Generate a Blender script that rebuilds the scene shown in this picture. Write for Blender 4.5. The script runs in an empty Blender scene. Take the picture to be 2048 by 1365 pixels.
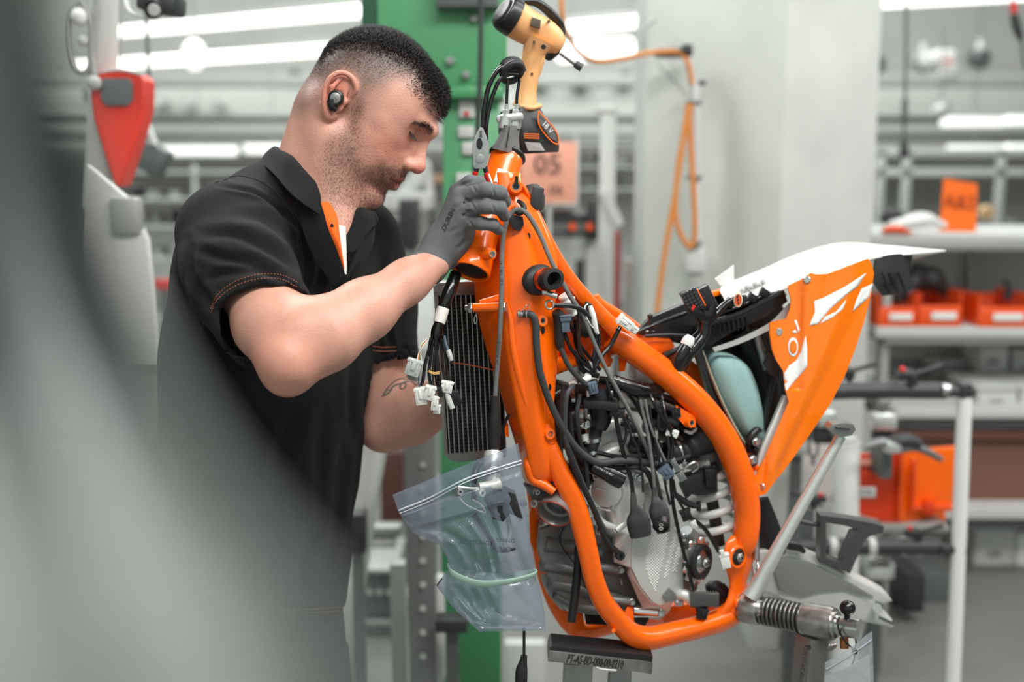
import bpy, bmesh, math, random
import numpy as np
from mathutils import Vector, Matrix, Quaternion
random.seed(7)
rng = np.random.default_rng(7)
PI = math.pi
S = bpy.context.scene
C = S.collection

# ---------------------------------------------------------------- camera, world, lights, exposure
FPX = 2300.0
PITCH = math.radians(8.2)
CAMZ = 1.5
cam_d = bpy.data.cameras.new('camera'); cam = bpy.data.objects.new('camera', cam_d); C.objects.link(cam)
cam_d.sensor_width = 36.0; cam_d.lens = FPX / 2048 * 36
cam_d.clip_start = 0.02; cam_d.clip_end = 100
cam.location = (0, 0, CAMZ); cam.rotation_euler = (PI / 2 - PITCH, 0, 0)
cam_d.dof.use_dof = True; cam_d.dof.focus_distance = 1.70; cam_d.dof.aperture_fstop = 2.0
S.camera = cam
S.view_settings.view_transform = 'Standard'; S.view_settings.look = 'None'
S.view_settings.gamma = 1.0; S.view_settings.use_curve_mapping = False
S.view_settings.exposure = 0.55
try:
    S.cycles.use_denoising = True
    S.cycles.max_bounces = 8; S.cycles.transparent_max_bounces = 16
    S.cycles.diffuse_bounces = 3; S.cycles.glossy_bounces = 3; S.cycles.transmission_bounces = 6
    S.cycles.sample_clamp_indirect = 6.0
except Exception:
    pass
w = bpy.data.worlds.new('world'); S.world = w; w.use_nodes = True
w.node_tree.nodes['Background'].inputs[0].default_value = (0.93, 1.0, 0.97, 1)
w.node_tree.nodes['Background'].inputs[1].default_value = 0.46

def area(name, loc, target, sx, sy, power, col=(1, 1, 1)):
    d = bpy.data.lights.new(name, 'AREA'); d.shape = 'RECTANGLE'; d.size = sx; d.size_y = sy; d.energy = power; d.color = col
    o = bpy.data.objects.new(name, d); C.objects.link(o); o.location = loc
    o.rotation_euler = (Vector(target) - Vector(loc)).to_track_quat('-Z', 'Y').to_euler()
    return o
area('overhead_area_light', (0.9, 0.5, 3.4), (0.3, 1.8, 1.0), 3.0, 0.5, 76, (1, .98, .95))
area('overhead_area_light', (-1.2, 3.2, 3.4), (-0.2, 1.8, 1.2), 3.0, 0.5, 58, (.96, 1, .99))
area('overhead_area_light', (2.6, 2.6, 3.6), (0.4, 2.0, 1.0), 0.6, 3.0, 55, (.97, 1, 1))
area('overhead_area_light', (0.0, 7.5, 4.9), (0.0, 8.0, 0.0), 8.0, 3.0, 360, (.97, 1, .98))
area('overhead_area_light', (0.0, 11.5, 4.9), (0.0, 15.0, 1.8), 14.0, 2.0, 470, (.97, 1, .98))  # added area light aimed at the back wall to brighten the far hall

# ---------------------------------------------------------------- pixel -> world
_cp, _sp = math.cos(PITCH), math.sin(PITCH)
def P(px, py, Y):
    cx = (px - 1024) / FPX; cy = (682.5 - py) / FPX
    t = Y / (_cp + cy * _sp)
    return Vector((cx * t, Y, CAMZ + t * (-_sp + cy * _cp)))
def U(Y): return Y / FPX                      # metres per photograph pixel at distance Y
def YB(px): return 1.68 + (0.00040 if px > 1000 else .00022) * (px - 1000)  # near side of the motorcycle (it stands turned a little)
def B(px, py, d=0.0): return P(px, py, YB(px) + d)

# ---------------------------------------------------------------- materials
def srgb(r, g, b):
    f = lambda c: (c / 255 / 12.92) if c / 255 <= .04045 else ((c / 255 + .055) / 1.055) ** 2.4
    return (f(r), f(g), f(b), 1)
MATS = {}
def mat(name, rgb, rough=.5, metal=0, spec=.5, coat=0, bump=0, bscale=200, var=0, vscale=8, trans=0, alpha=1, emit=0, sss=0, stretch=None, sheen=0, attr=None, rvar=0):
    if name in MATS: return MATS[name]
    m = bpy.data.materials.new(name); m.use_nodes = True; nt = m.node_tree; n = nt.nodes; L = nt.links
    p = n['Principled BSDF']; col = srgb(*rgb)
    p.inputs['Base Color'].default_value = col; p.inputs['Roughness'].default_value = rough
    p.inputs['Metallic'].default_value = metal; p.inputs['Specular IOR Level'].default_value = spec
    p.inputs['Coat Weight'].default_value = coat; p.inputs['Coat Roughness'].default_value = .06
    p.inputs['Transmission Weight'].default_value = trans; p.inputs['Alpha'].default_value = alpha
    p.inputs['Sheen Weight'].default_value = sheen
    if sss:
        p.inputs['Subsurface Weight'].default_value = sss; p.inputs['Subsurface Radius'].default_value = (1, .35, .2)
        p.inputs['Subsurface Scale'].default_value = .006
    if emit:
        p.inputs['Emission Color'].default_value = col; p.inputs['Emission Strength'].default_value = emit
    if bump or var or attr or rvar:
        tc = n.new('ShaderNodeTexCoord'); mp = n.new('ShaderNodeMapping'); L.new(tc.outputs['Object'], mp.inputs[0])
        if stretch: mp.inputs['Scale'].default_value = stretch
    if bump:
        t = n.new('ShaderNodeTexNoise'); t.inputs['Scale'].default_value = bscale; t.inputs['Detail'].default_value = 4
        L.new(mp.outputs[0], t.inputs[0]); b = n.new('ShaderNodeBump'); b.inputs['Strength'].default_value = bump
        b.inputs['Distance'].default_value = .002; L.new(t.outputs[0], b.inputs['Height']); L.new(b.outputs[0], p.inputs['Normal'])
    src = None
    if attr:
        a = n.new('ShaderNodeAttribute'); a.attribute_name = attr; src = a.outputs['Color']
        L.new(src, p.inputs['Base Color'])
    if var:
        t = n.new('ShaderNodeTexNoise'); t.inputs['Scale'].default_value = vscale; t.inputs['Detail'].default_value = 8
        L.new(mp.outputs[0], t.inputs[0]); mr = n.new('ShaderNodeMapRange'); mr.inputs[1].default_value = .3; mr.inputs[2].default_value = .7
        mr.inputs[3].default_value = 1 - var; mr.inputs[4].default_value = 1 + var; L.new(t.outputs[0], mr.inputs[0])
        mx = n.new('ShaderNodeMix'); mx.data_type = 'RGBA'; mx.blend_type = 'MULTIPLY'; mx.inputs[0].default_value = 1
        if src: L.new(src, mx.inputs[6])
        else: mx.inputs[6].default_value = col
        L.new(mr.outputs[0], mx.inputs[7]); L.new(mx.outputs[2], p.inputs['Base Color'])
    if rvar:
        t = n.new('ShaderNodeTexNoise'); t.inputs['Scale'].default_value = vscale * 2; t.inputs['Detail'].default_value = 6
        L.new(mp.outputs[0], t.inputs[0]); mr = n.new('ShaderNodeMapRange'); mr.inputs[3].default_value = max(0, rough - rvar); mr.inputs[4].default_value = rough + rvar
        L.new(t.outputs[0], mr.inputs[0]); L.new(mr.outputs[0], p.inputs['Roughness'])
    MATS[name] = m
    return m
ORANGE = mat('orange_powder_coat', (255, 104, 0), .3, spec=.35, coat=.5, bump=.03, bscale=350)
OPLAST = mat('orange_plastic', (255, 122, 6), .24, coat=.3)
ORIM = mat('orange_bin_plastic', (235, 72, 22), .45)
ALU = mat('cast_aluminium', (206, 208, 204), .42, .35, bump=.15, bscale=500, var=.1, vscale=20)
ALUD = mat('dark_cast_metal', (122, 124, 123), .42, .5, bump=.2, bscale=400, var=.18, vscale=15)
ALUL = mat('light_satin_metal', (196, 199, 195), .34, .3, bump=.05, bscale=600)
STEEL = mat('zinc_steel', (200, 202, 200), .25, .95, var=.1, vscale=40)
CHROME = mat('polished_steel', (225, 227, 226), .12, 1)
GREYM = mat('brushed_grey_metal', (150, 152, 150), .38, .8, bump=.2, bscale=300, stretch=(1, 1, 8), var=.1)
RUB = mat('black_rubber', (34, 36, 37), .5, spec=.35)
RUBG = mat('matt_grey_rubber', (58, 60, 61), .55, spec=.35)
BLK = mat('black_plastic', (26, 27, 28), .36, spec=.5)
BLKG = mat('gloss_black_tape', (16, 16, 17), .22, spec=.6, bump=.5, bscale=60)
DARK = mat('dark_grey_plastic', (52, 54, 55), .45)
WPL = mat('white_connector_plastic', (226, 228, 222), .35)
MPL = mat('milky_connector_plastic', (205, 210, 205), .3, trans=.2)
BPL = mat('slate_blue_plastic', (86, 102, 116), .4)
RED = mat('red_plastic', (214, 38, 24), .35)
WHT = mat('white_gloss_plastic', (238, 240, 236), .28, coat=.3)
FOAM = mat('pale_green_foam', (140, 176, 172), .95, bump=.6, bscale=900, var=.06, vscale=200)
BRASS = mat('tan_rubber_band', (206, 158, 90), .5)

# ---------------------------------------------------------------- mesh building
def link(name, me, m=None, parent=None, sharp=38):
    o = bpy.data.objects.new(name, me); C.objects.link(o)
    if m: me.materials.append(m)
    if len(me.polygons):
        me.polygons.foreach_set('use_smooth', [True] * len(me.polygons))
        if sharp and sharp < 180:
            me.set_sharp_from_angle(angle=math.radians(sharp))
    if parent:
        o.parent = parent; o.matrix_parent_inverse = parent.matrix_world.inverted()
    return o
def thing(name, label, cat, loc=(0, 0, 0), group=None):
    o = bpy.data.objects.new(name, None); C.objects.link(o); o.location = loc; o['label'] = label; o['category'] = cat
    o.empty_display_size = .05; o.matrix_world = Matrix.Translation(Vector(loc))
    if group: o['group'] = group
    return o
def tag(o, label, cat=None, group=None, kind=None):
    if label: o['label'] = label
    if cat: o['category'] = cat
    if group: o['group'] = group
    if kind: o['kind'] = kind
    return o
def catmull(pts, sub):
    pts = [np.array(p, float) for p in pts]
    if len(pts) < 3 or sub <= 1: 
        return pts if sub <= 1 else [pts[0] + (pts[1] - pts[0]) * i / sub for i in range(sub + 1)]
    e = [2 * pts[0] - pts[1]] + pts + [2 * pts[-1] - pts[-2]]; out = []
    for i in range(1, len(e) - 2):
        a, b, c, d = e[i - 1:i + 3]
        for k in range(sub):
            t = k / sub
            out.append(.5 * ((2 * b) + (c - a) * t + (2 * a - 5 * b + 4 * c - d) * t * t + (3 * b - a - 3 * c + d) * t ** 3))
    out.append(pts[-1]); return out
def frame_of(d, ref=None):
    d = Vector(d).normalized(); r = Vector(ref) if ref is not None else (Vector((0, -1, 0)) if abs(d.y) < .9 else Vector((0, 0, 1)))
    u = (r - d * r.dot(d)).normalized(); return u, d.cross(u)
class MB:
    """collects shapes into one bmesh, then links them as one object"""
    def __init__(s): s.b = bmesh.new()
    def ring_faces(s, rings, caps=True, closed=True):
        f = s.b.faces.new
        n = len(rings[0])
        for a, b in zip(rings[:-1], rings[1:]):
            for i in range(n if closed else n - 1):
                j = (i + 1) % n
                try: f((a[i], a[j], b[j], b[i]))
                except ValueError: pass
        if caps and closed:
            try: f(rings[0][::-1]); f(rings[-1])
            except ValueError: pass
    def tube(s, pts, r, n=10, sub=6, flat=(1, 1), ref=None, caps=True, power=2.0, rot=0.0, wob=None):
        m = len(pts); rr = list(r) if hasattr(r, '__len__') else [r] * m
        q = catmull([tuple(p) + (k,) for p, k in zip(pts, rr)], sub)
        Pn = [Vector(x[:3]) for x in q]; R = [max(1e-5, x[3]) for x in q]; rings = []; u = None
        for i, p in enumerate(Pn):
            d = (Pn[min(i + 1, len(Pn) - 1)] - Pn[max(i - 1, 0)])
            if d.length < 1e-9: d = Vector((0, 0, 1))
            d.normalize()
            if u is None: u, v = frame_of(d, ref)
            else:
                u = (u - d * u.dot(d)); u = u.normalized() if u.length > 1e-6 else frame_of(d)[0]; v = d.cross(u)
            ring = []
            rad = R[i] * (wob(i / max(1, len(Pn) - 1)) if wob else 1)
            for k in range(n):
                a = 2 * PI * k / n + rot; ca, sa = math.cos(a), math.sin(a)
                e = 1 if power == 2 else (abs(ca) ** power + abs(sa) ** power) ** (-1 / power)
                ring.append(s.b.verts.new(p + u * (ca * e * rad * flat[0]) + v * (sa * e * rad * flat[1])))
            rings.append(ring)
        s.ring_faces(rings, caps); return s
    def lathe(s, o, axis, prof, n=24, ref=None, scale=(1, 1), caps=True):
        o = Vector(o); d = Vector(axis).normalized(); u, v = frame_of(d, ref); rings = []
        for r, h in prof:
            rings.append([s.b.verts.new(o + d * h + u * (math.cos(2 * PI * k / n) * max(r, 1e-5) * scale[0]) + v * (math.sin(2 * PI * k / n) * max(r, 1e-5) * scale[1])) for k in range(n)])
        s.ring_faces(rings, caps); return s
    def cyl(s, a, b, r, n=16, r2=None, ch=0):
        a, b = Vector(a), Vector(b); h = (b - a).length; r2 = r if r2 is None else r2
        pr = [(r, 0), (r2, h)] if not ch else [(r - ch, 0), (r, ch), (r2, h - ch), (r2 - ch, h)]
        return s.lathe(a, b - a, pr, n)
    def box(s, c, size, R=None, bev=0, seg=2):
        M = Matrix.Translation(Vector(c)) @ (R.to_4x4() if R is not None else Matrix()) @ Matrix.Diagonal((*size, 1))
        g = bmesh.ops.create_cube(s.b, size=1, matrix=M)
        if bev:
            es = list({e for v in g['verts'] for e in v.link_edges})
            bmesh.ops.bevel(s.b, geom=es, offset=bev, segments=seg, affect='EDGES', profile=.5)
        return s
    def prism(s, poly, ext, bev=0, seg=2, taper=0, only_front=True):
        """front outline (3d points) extruded along ext"""
        ext = Vector(ext); pts = [Vector(p) for p in poly]; c = sum(pts, Vector()) / len(pts)
        a = [s.b.verts.new(p) for p in pts]; b = [s.b.verts.new(p + ext + (c - p) * taper) for p in pts]
        fs = []
        try:
            f1 = s.b.faces.new(a); f2 = s.b.faces.new(b[::-1]); fs = [f1, f2]
        except ValueError: pass
        n = len(a)
        for i in range(n):
            j = (i + 1) % n
            fs.append(s.b.faces.new((a[j], a[i], b[i], b[j])))
        bmesh.ops.recalc_face_normals(s.b, faces=fs)
        if bev:
            es = {e for e in f1.edges} if only_front else ({e for e in f1.edges} | {e for e in f2.edges})
            bmesh.ops.bevel(s.b, geom=list(es), offset=bev, segments=seg, affect='EDGES', profile=.6, clamp_overlap=True)
        return s
    def ell(s, c, r, R=None, n=16):
        M = Matrix.Translation(Vector(c)) @ (R.to_4x4() if R is not None else Matrix()) @ Matrix.Diagonal((*(r if hasattr(r, '__len__') else (r, r, r)), 1))
        bmesh.ops.create_uvsphere(s.b, u_segments=n, v_segments=max(6, n // 2), radius=1, matrix=M); return s
    def grid(s, rows, thick=0, sub=(4, 4), solid_dir=None):
        """rows of 3d points -> smooth sheet; thick gives it real thickness"""
        R = [catmull(r, sub[0]) for r in rows]; cols = [catmull([R[i][j] for i in range(len(R))], sub[1]) for j in range(len(R[0]))]
        G = np.array(cols)  # [j][i]
        vs = [[s.b.verts.new(Vector(p)) for p in c] for c in G]
        fs = []
        for i in range(len(vs) - 1):
            for j in range(len(vs[0]) - 1): fs.append(s.b.faces.new((vs[i][j], vs[i + 1][j], vs[i + 1][j + 1], vs[i][j + 1])))
        if thick: bmesh.ops.recalc_face_normals(s.b, faces=fs); bmesh.ops.solidify(s.b, geom=fs, thickness=thick)
        return s
    def spring(s, a, b, R, r, turns, n=8, steps=20, R2=None):
        a, b = Vector(a), Vector(b); d = (b - a); u, v = frame_of(d); N = int(turns * steps); pts = []
        for i in range(N + 1):
            t = i / N; ang = 2 * PI * turns * t; rr = R + ((R2 or R) - R) * t
            pts.append(a + d * t + u * (math.cos(ang) * rr) + v * (math.sin(ang) * rr))
        return s.tube(pts, r, n, 1)
    def torus(s, c, axis, R, r, n=24, m=8):
        u, v = frame_of(axis); c = Vector(c); d = Vector(axis).normalized(); rings = []
        for i in range(n):
            a = 2 * PI * i / n; e = u * math.cos(a) + v * math.sin(a)
            rings.append([s.b.verts.new(c + e * (R + r * math.cos(2 * PI * k / m)) + d * (r * math.sin(2 * PI * k / m))) for k in range(m)])
        s.ring_faces(rings + [rings[0]], caps=False); return s
    def hexnut(s, c, axis, r, h, hole=None):
        s.lathe(c, axis, [(r * .93, 0), (r, h * .1), (r, h * .85), (r * .9, h)] + ([(hole, h), (hole, h * .5)] if hole else []), n=6); return s
    def obj(s, name, m, parent=None, sharp=38, label=None):
        me = bpy.data.meshes.new(name); bmesh.ops.recalc_face_normals(s.b, faces=s.b.faces); s.b.to_mesh(me); s.b.free()
        o = link(name, me, m, parent, sharp)
        if label: o['label'] = label
        return o
def copy_tree(o, parent=None, keep=True):
    c = o.copy(); C.objects.link(c)
    if parent: c.parent = parent
    for ch in list(o.children): copy_tree(ch, c)
    return c
def text(name, s, m, M, size, parent=None, ext=.0006, align='CENTER'):
    cu = bpy.data.curves.new(name, 'FONT'); cu.body = s; cu.size = size; cu.extrude = ext; cu.align_x = align; cu.align_y = 'CENTER'; cu.resolution_u = 2
    o = bpy.data.objects.new(name, cu); C.objects.link(o)
    dg = bpy.context.evaluated_depsgraph_get(); me = bpy.data.meshes.new_from_object(o.evaluated_get(dg))
    bpy.data.objects.remove(o); me.transform(M); return link(name, me, m, parent, 30)
def facing(o, xdir, ndir):
    """matrix with text x along xdir and its face towards ndir"""
    x = Vector(xdir).normalized(); n = Vector(ndir).normalized(); n = (n - x * n.dot(x)).normalized(); y = n.cross(x)
    M = Matrix((x, y, n)).transposed().to_4x4(); M.translation = Vector(o); return M

# ---------------------------------------------------------------- distance fields -> one smooth continuous surface
class Field:
    def __init__(s, xs, ys, zs):
        s.ax = [np.asarray(a, np.float32) for a in (xs, ys, zs)]; s.F = np.full([len(a) for a in s.ax], .08, np.float32)
    def win(s, lo, hi):
        return tuple(slice(max(0, np.searchsorted(a, l) - 1), min(len(a), np.searchsorted(a, h) + 1)) for a, l, h in zip(s.ax, lo, hi))
    def coords(s, w): return np.meshgrid(s.ax[0][w[0]], s.ax[1][w[1]], s.ax[2][w[2]], indexing='ij')
    def put(s, w, d, k, sub=False):
        A = s.F[w]
        if sub:
            d = -d
            if k <= 0: s.F[w] = np.maximum(A, d); return
            h = np.maximum(k - np.abs(A - d), 0) / k; s.F[w] = np.maximum(A, d) + h * h * k * .25
        else:
            if k <= 0: s.F[w] = np.minimum(A, d); return
            h = np.maximum(k - np.abs(A - d), 0) / k; s.F[w] = np.minimum(A, d) - h * h * k * .25
    def cone(s, a, ra, b, rb, k=.01, sub=False, flat=None):
        a = np.array(a, float); b = np.array(b, float); m = max(ra, rb) + 2 * k + .03
        w = s.win(np.minimum(a, b) - m, np.maximum(a, b) + m); X, Y, Z = s.coords(w)
        if X.size == 0: return
        d = b - a; L2 = d.dot(d) + 1e-12
        px, py, pz = X - a[0], Y - a[1], Z - a[2]; t = np.clip((px * d[0] + py * d[1] + pz * d[2]) / L2, 0, 1)
        qx, qy, qz = px - t * d[0], py - t * d[1], pz - t * d[2]
        r = ra + (rb - ra) * t
        if flat is not None:   # flat = (unit dir, factor): stretch distances along dir (thinner there)
            f = np.array(flat[0], float); f /= np.linalg.norm(f); g = flat[1]; c = qx * f[0] + qy * f[1] + qz * f[2]
            dist = np.sqrt(np.maximum(qx * qx + qy * qy + qz * qz - c * c, 0) + (c * g) ** 2)
        else: dist = np.sqrt(qx * qx + qy * qy + qz * qz)
        s.put(w, (dist - r).astype(np.float32), k, sub)
    def chain(s, pts, rs, k=.01, **kw):
        for i in range(len(pts) - 1): s.cone(pts[i], rs[i], pts[i + 1], rs[i + 1], k, **kw)
    def ell(s, c, r, R=None, k=.01, sub=False):
        c = np.array(c, float); r = np.array(r, float); m = r.max() + 2 * k + .03; w = s.win(c - m, c + m); X, Y, Z = s.coords(w)
        if X.size == 0: return
        p = np.stack([X - c[0], Y - c[1], Z - c[2]], -1)
        if R is not None: p = p @ np.array(R, np.float32)      # columns of R = local axes in world
        k0 = np.sqrt(((p / r) ** 2).sum(-1)); k1 = np.sqrt(((p / (r * r)) ** 2).sum(-1)) + 1e-9
        s.put(w, (k0 * (k0 - 1) / k1).astype(np.float32), k, sub)
    def plane(s, o, n, k=0, lo=None, hi=None):   # keep the side opposite to n
        n = np.array(n, float); n /= np.linalg.norm(n); o = np.array(o, float)
        w = s.win(lo if lo is not None else (-9,) * 3, hi if hi is not None else (9,) * 3); X, Y, Z = s.coords(w)
        d = (X - o[0]) * n[0] + (Y - o[1]) * n[1] + (Z - o[2]) * n[2]; s.F[w] = np.maximum(s.F[w], d)
    def mesh(s, name):
        F = s.F; n = [k - 1 for k in F.shape]; ins = F < 0
        cnt = np.zeros(n, np.int8)
        for i in (0, 1):
            for j in (0, 1):
                for k in (0, 1): cnt += ins[i:n[0] + i, j:n[1] + j, k:n[2] + k]
        act = (cnt > 0) & (cnt < 8); idx = -np.ones(n, np.int64); ijk = np.argwhere(act); idx[act] = np.arange(len(ijk))
        acc = np.zeros((len(ijk), 3)); num = np.zeros(len(ijk))
        G = [s.ax[a][ijk[:, a] ] for a in range(3)]; H = [s.ax[a][ijk[:, a] + 1] for a in range(3)]
        for a in range(3):
            b, c = [q for q in range(3) if q != a]
            for u in (0, 1):
                for v in (0, 1):
                    o = np.zeros(3, int); o[b] = u; o[c] = v; o2 = o.copy(); o2[a] = 1
                    f0 = F[tuple((ijk + o).T)]; f1 = F[tuple((ijk + o2).T)]; m = (f0 < 0) != (f1 < 0)
                    t = np.where(m, f0 / np.where(m, f0 - f1, 1), 0)
                    p = np.zeros((len(ijk), 3)); p[:, a] = G[a] + t * (H[a] - G[a]); p[:, b] = np.where(u, H[b], G[b]); p[:, c] = np.where(v, H[c], G[c])
                    acc += p * m[:, None]; num += m
        V = acc / num[:, None]; faces = []
        for a in range(3):
            b, c = (a + 1) % 3, (a + 2) % 3
            sl0 = [slice(1, -1)] * 3; sl1 = [slice(1, -1)] * 3; sl0[a] = slice(0, -1); sl1[a] = slice(1, None)
            A, Bq = ins[tuple(sl0)], ins[tuple(sl1)]; e = np.argwhere(A != Bq); off = np.ones(3, int); off[a] = 0; e = e + off
            s0 = ins[tuple(e.T)]
            def cid(db, dc):
                q = e.copy(); q[:, b] += db; q[:, c] += dc; return idx[tuple(q.T)]
            quad = np.stack([cid(-1, -1), cid(0, -1), cid(0, 0), cid(-1, 0)], 1)
            quad[~s0] = quad[~s0][:, ::-1]; faces.append(quad)
        Q = np.concatenate(faces); Q = Q[(Q >= 0).all(1)]
        for _ in range(getattr(s, 'smooth', 2)):     # light relaxation
            acc = np.zeros_like(V); num = np.zeros(len(V))
            for a, b in ((0, 1), (1, 2), (2, 3), (3, 0)):
                np.add.at(acc, Q[:, a], V[Q[:, b]]); np.add.at(acc, Q[:, b], V[Q[:, a]]); np.add.at(num, Q[:, a], 1); np.add.at(num, Q[:, b], 1)
            V = V * .45 + .55 * acc / np.maximum(num, 1)[:, None]
        s.V, s.Q = V, Q; return V, Q
def rounded(pts, rad, seg=4):
    out = []; n = len(pts)
    for i in range(n):
        p = Vector(pts[i]); a = Vector(pts[i - 1]) - p; b = Vector(pts[(i + 1) % n]) - p; r = min(rad, a.length * .45, b.length * .45); A = p + a.normalized() * r; D = p + b.normalized() * r
        for k in range(seg + 1):
            t = k / seg; out.append(A * (1 - t) ** 2 + p * 2 * t * (1 - t) + D * t * t)
    return out
def loft(mb, secs, rad=.004, sub=5, seg=4, caps=True):
    R = [rounded(s, rad, seg) for s in secs]; C_ = [catmull([r[j] for r in R], sub) for j in range(len(R[0]))]
    rings = [[mb.b.verts.new(Vector(C_[j][i])) for j in range(len(C_))] for i in range(len(C_[0]))]; mb.ring_faces(rings, caps); return mb
def np_mesh(name, V, Q, colors=None):
    me = bpy.data.meshes.new(name); me.vertices.add(len(V)); me.vertices.foreach_set('co', np.asarray(V, np.float32).ravel())
    k = Q.shape[1]; me.loops.add(Q.size); me.loops.foreach_set('vertex_index', Q.astype(np.int32).ravel())
    me.polygons.add(len(Q)); me.polygons.foreach_set('loop_start', np.arange(0, Q.size, k, dtype=np.int32))
    try: me.polygons.foreach_set('loop_total', np.full(len(Q), k, np.int32))
    except Exception: pass
    me.update(calc_edges=True); me.validate()
    if colors is not None:
        a = me.color_attributes.new('col', 'FLOAT_COLOR', 'POINT'); a.data.foreach_set('color', np.asarray(colors, np.float32).ravel())
    return me
def vnormals(V, Q):
    n = np.cross(V[Q[:, 2]] - V[Q[:, 0]], V[Q[:, 3]] - V[Q[:, 1]]); N = np.zeros_like(V)
    for a in range(4): np.add.at(N, Q[:, a], n)
    return N / (np.linalg.norm(N, axis=1)[:, None] + 1e-12)
def axes(*segs):
    """axes((lo,hi,step),...) contiguous sample positions"""
    out = []
    for lo, hi, st in segs: out.extend(np.arange(lo, hi, st))
    return np.array(out)
# ---------------------------------------------------------------- the hall
def struct(o): o['kind'] = 'structure'; return o
CONC = mat('concrete', (172, 173, 168), .8, bump=.4, bscale=30, var=.10, vscale=2.5)
mb = MB(); mb.box((0, 7, -.05), (24, 22, .1)); struct(mb.obj('floor', mat('factory_floor', (120, 121, 117), .4, var=.15, vscale=1.2, rvar=.1)))
mb = MB(); mb.box((0, 7, 5.25), (24, 22, .1)); struct(mb.obj('ceiling', mat('ceiling_grey', (150, 150, 142), .8, var=.1, vscale=.6)))
WALLM = mat('hall_wall', (176, 178, 173), .8, var=.12, vscale=.8)
mb = MB(); mb.box((0, 16.05, 2.6), (24, .1, 5.3)); struct(mb.obj('wall_back', WALLM))
mb = MB(); mb.box((-12.05, 7, 2.6), (.1, 22, 5.3)); struct(mb.obj('wall_left', WALLM)); mb = MB(); mb.box((12.05, 7, 2.6), (.1, 22, 5.3)); struct(mb.obj('wall_right', WALLM))
# concrete column, one corner towards the camera
a, b_, c = P(1286, 600, 4.05), P(1556, 600, 3.78), P(1738, 600, 4.02)
mb = MB(); back = Vector((.02, .55, 0)); pts = [Vector((p.x, p.y, 0)) for p in (a, b_, c, c + back, a + back)]; mb.prism(pts, (0, 0, 5.2), .008, 2, only_front=False); struct(mb.obj('concrete_column', mat('column_concrete', (200, 202, 196), .85, bump=.5, bscale=25, var=.09, vscale=3), sharp=30))
BG = {}
def bm_(k, rgb, **kw): return mat('bg_' + k, rgb, kw.pop('rough', .5), **kw)
LG, MG, DG, NB = bm_('pale_grey_enamel', (196, 198, 194)), bm_('mid_grey_steel', (158, 160, 156), metal=.3), bm_('dark_grey_steel', (88, 92, 91)), bm_('near_black', (46, 48, 49))
WG, BRN, OB, RD = bm_('white_enamel', (228, 230, 226)), bm_('brown_panel', (126, 84, 72)), bm_('orange_bin', (236, 82, 20), rough=.4), bm_('signal_red', (214, 44, 30))
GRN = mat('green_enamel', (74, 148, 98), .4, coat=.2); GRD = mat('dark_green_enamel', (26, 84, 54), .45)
def BX(x0, y0, x1, y1, Y, dep, m, name, parent=None, bev=.004, tilt=0):
    p0, p1 = P(x0, (y0 + y1) / 2, Y), P(x1, (y0 + y1) / 2, Y); z0, z1 = P((x0 + x1) / 2, y1, Y).z, P((x0 + x1) / 2, y0, Y).z
    mb = MB(); mb.box(((p0.x + p1.x) / 2, Y + dep / 2, (z0 + z1) / 2), (abs(p1.x - p0.x), dep, abs(z1 - z0)), Matrix.Rotation(math.radians(tilt), 3, 'Y') if tilt else None, min(bev, dep * .3)); return mb.obj(name, m, parent, 30)
def BT(pts, r, m, name, parent=None, n=12, sub=5, **kw):   # (px, py, Y) with radius in px at that distance
    rr = [a * U(p[2]) for a, p in zip(r, pts)] if hasattr(r, '__len__') else [r * U(p[2]) for p in pts]
    mb = MB(); mb.tube([P(*p) for p in pts], rr, n, sub, **kw); return mb.obj(name, m, parent)
def TH(name, label, cat, px, py, Y, group=None): return thing(name, label, cat, P(px, py, Y), group)
def TG(o, label, cat, group=None): return tag(o, label, cat, group)
def down(o, m, w_=.03, up=False):      # a slim post to the floor, or a rod up to the ceiling
    bb = [Vector(v.co) for c in ([o] + list(o.children)) if c.type == 'MESH' for v in c.data.vertices]
    x0, x1 = min(v.x for v in bb), max(v.x for v in bb); y1 = max(v.y for v in bb); z0, z1 = min(v.z for v in bb), max(v.z for v in bb); mb = MB()
    if up: mb.box(((x0 + x1) / 2, (y1 + min(v.y for v in bb)) / 2, (z1 - .01 + 5.2) / 2), (w_ * .3, w_ * .3, 5.2 - z1 + .02)); return mb.obj('suspension_rod', m, o)
    mb.box(((x0 + x1) / 2, y1 - w_ / 2, (z0 + .005) / 2), (w_, w_, z0 + .005)); return mb.obj('support', m, o)
# girders, far lines and lamps
for k, (y0, y1, Y, m) in enumerate(((150, 172, 12.5, MG), (232, 246, 11.5, DG), (262, 285, 13, MG))):
    struct(BX(-400, y0, 2500, y1, Y, .2, m, 'beam')); 
struct(BX(-600, 172, 2600, 300, 14.5, .3, bm_('far_duct', (176, 178, 172)), 'trim_1'))
def lamp(a, b, Y0, Y1, lab, th=11):
    A, Bv = P(a[0], a[1], Y0), P(b[0], b[1], Y1); t = TH('tube_lamp', lab, 'lamp', a[0], a[1], Y0, None); d = (Bv - A)
    mb = MB(); mb.tube([A, Bv], th * U((Y0 + Y1) / 2), 12, 1); mb.obj('light_tube', LAMP, t, 60); mb = MB(); mb.tube([A + Vector((0, .02, th * U(Y0) * 1.2)), Bv + Vector((0, .02, th * U(Y1) * 1.2))], th * .75 * U((Y0 + Y1) / 2), 8, 1); mb.obj('housing', MG, t)
    for s_ in (.12, .88):
        p = A + d * s_; mb = MB(); mb.tube([p, Vector((p.x, p.y, 5.2))], .006, 6, 1); mb.obj('suspension_wire', MG, t)
LAMP = mat('lit_lamp', (255, 255, 250), .5, emit=1.6)
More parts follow.
